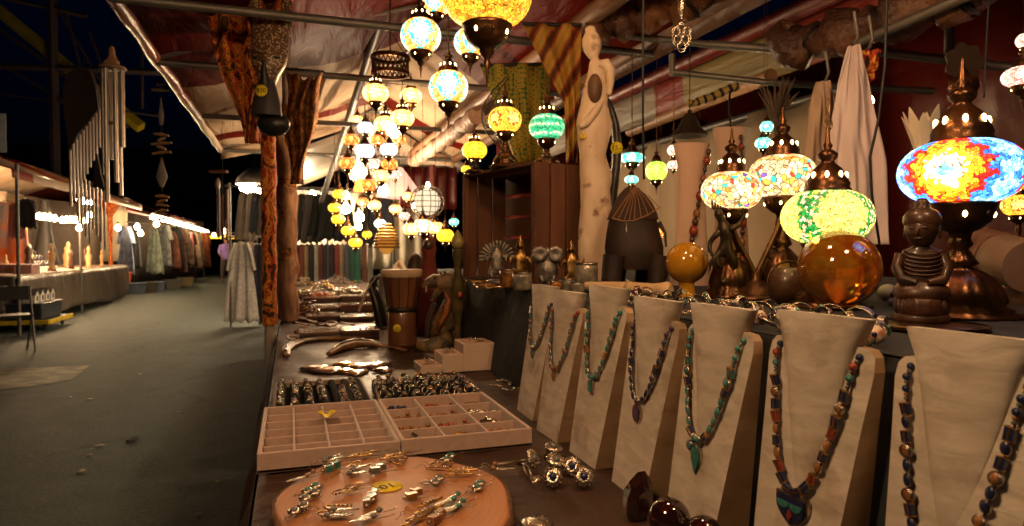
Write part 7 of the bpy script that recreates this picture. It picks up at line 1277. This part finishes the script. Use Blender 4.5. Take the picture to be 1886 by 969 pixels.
# hung pale cloths
PCL = mat('pale mauve cotton', (.66, .54, .54), .9, var=.05, bump=.25, bs=18, dist=.01, sheen=.3)
def hung(label, top, pts, D, m, n_f=6, amp=.022, seed=0):
    t = thing('hanging_cloth', label, 'cloth'); T = gd(*top, D); rows = [(gd(l, y, D), gd(r__, y, D)) for y, l, r__ in pts]
    def f(u, v):
        s = v * (len(rows) - 1); k = min(int(s), len(rows) - 2); l_ = rows[k][0].lerp(rows[k + 1][0], s - k); r__ = rows[k][1].lerp(rows[k + 1][1], s - k); return l_.lerp(r__, u) + Vector((_f.x, _f.y, 0)).normalized() * (amp * (.3 + v) * math.sin(u * n_f * 1.3 + seed + v * 2.2) + amp * .35 * math.sin(u * n_f * 3.7 + v * 5) + amp * .2 * math.sin(u * 31 - v * 9) + amp * .3 * math.sin(v * 11 + u * 5))
    b = MB(); b.sheet(40, 24, f); b.build('cloth', m, t, thick=.003); b = MB(); b.tube([T + Vector((0, 0, .10)), T + Vector((.015, 0, .03)), T], .005, 6); b.build('hook', STEEL, t)
hung('pale mauve cotton cloth hanging in folds left of the big blue lamp', (1573, 84), [(84, 1566, 1581), (150, 1548, 1602), (220, 1536, 1618), (300, 1528, 1634), (400, 1520, 1638), (450, 1512, 1634)], 1.95, PCL)
hung('cream cloth hanging behind the mauve one over the lamp pair', (1520, 150), [(150, 1506, 1530), (200, 1492, 1545), (300, 1480, 1560), (430, 1476, 1560)], 2.2, mat('cream cotton', (.50, .36, .27), .9, var=.05), 4, .02, 2)
hung('red and yellow batik scrap hanging behind the mauve cloth', (1600, 90), [(92, 1586, 1622), (120, 1592, 1618), (150, 1602, 1608)], 2.0, BATR, 4, .01, 1)
# bell shaped dark shade, dried bunch, woven snake
p = gd(1270, 212, 2.7); t = thing('bell_shade', 'dark bell shaped metal shade hanging before the cream wall', 'shade', p); b = MB(); b.lathe([(.075, -.085), (.070, -.075), (.045, -.05), (.030, -.015), (.022, .0), (.008, .01), (.008, .02), (0, .022)], n=24, flute=.02, fn=12); b.build('bell', mat('dark bell', (.04, .028, .02), .5, .4), t); b = MB(); b.tube([(0, 0, .02), (0, 0, .35)], .002, 4); b.build('cord', WIRE, t)
p = gd(1430, 150, 2.45); t = thing('dried_bunch', 'bunch of dried stalks hanging upside down from the crossbar', 'dried plants', p); rq = random.Random(5); DRY = mat('dried stalks', (.10, .065, .045), .9)
for k in range(34): a = rq.uniform(0, 6.28); w = rq.uniform(.02, .085); l_ = rq.uniform(.07, .16); b = MB(); b.tube([(0, 0, -.14), (w * .5 * math.cos(a), w * .5 * math.sin(a), -.14 + l_ * .5), (w * math.cos(a), w * math.sin(a), -.14 + l_)], [.003, .005, .0015], 5); b.build('stalk', DRY, t)
b = MB(); b.tube([(0, 0, -.14), (.004, 0, -.22)], [.012, .004], 8); b.build('tied_stems', DRY, t)
D = 2.8; P = [gd(x, y, D) for x, y in ((1266, 186), (1275, 192), (1290, 186), (1310, 180), (1330, 170), (1352, 160), (1362, 163))]; t = thing('woven_snake', 'yellow and black banded woven snake lying on the pale timber', 'toy snake', P[0]); P = [a - P[0] for a in P]; b = MB(); PP = [P[min(int(s), 5)].lerp(P[min(int(s), 5) + 1], s - min(int(s), 5)) for s in [j / 4 for j in range(25)]]; b.tube(PP, [.008 + .010 * math.sin(j / 24 * math.pi) ** .5 for j in range(25)], 10); b.build('body', bands_mat('snake bands', [(0, (.38, .26, .06)), (.5, (.03, .02, .01))], 0, .6, .3, 20, 1), t)
for k in range(3, 22, 3): b = MB(); b.tube([PP[k], PP[k + 1]], .0195, 10); b.build('band', WIRE, t)
# cables
for i, pts in enumerate([[(1185, -10, 2.0), (1184, 200, 2.0), (1186, 330, 2.1)], [(1634, -10, 1.7), (1630, 120, 1.7), (1618, 220, 1.7), (1602, 290, 1.7), (1606, 360, 1.72), (1620, 450, 1.75)], [(1822, -10, 1.9), (1816, 90, 1.9), (1812, 180, 1.9)], [(1344, 170, 2.2), (1343, 200, 2.1), (1346, 232, 2.0)]]):
    t = thing('black_cable', 'thin black cable hanging %s' % ['beside the pale timber above the elephant', 'down in front of the mauve cloth', 'above the big blue lamp', 'above the left lamp of the pair'][i], 'cable'); b = MB(); b.tube([gd(*a) for a in pts], .0035, 6); b.build('wire', WIRE, t)
# tree-like dark ornament above blue lamp
D = 1.6; kx = D / 1220; p = gd(1775, 150, D); t = thing('pierced_finial', 'dark pierced fan finial rising behind the big blue lamp', 'ornament', p, -YAW); b = MB(); b.lathe([(0, -.04), (.020, -.04), (.034, -.015), (.030, .005), (.012, .015), (.006, .03), (0, .032)], n=20); b.build('knob', BRASS, t)
b = MB(); b.prism([(.045 * math.cos(a) * (1 + .1 * math.cos(a * 7)), .045 + .045 * math.sin(a) * (1 + .1 * math.cos(a * 7))) for a in [j * math.pi / 20 for j in range(40)]], .006); b.build('fan', mat('dark openwork', (.05, .03, .02), .5, .5, vs=60), t); b = MB(); b.tube([(0, 0, -.04), (0, 0, ZS - p.z)], .006, 6); b.build('rod', BRASS, t)
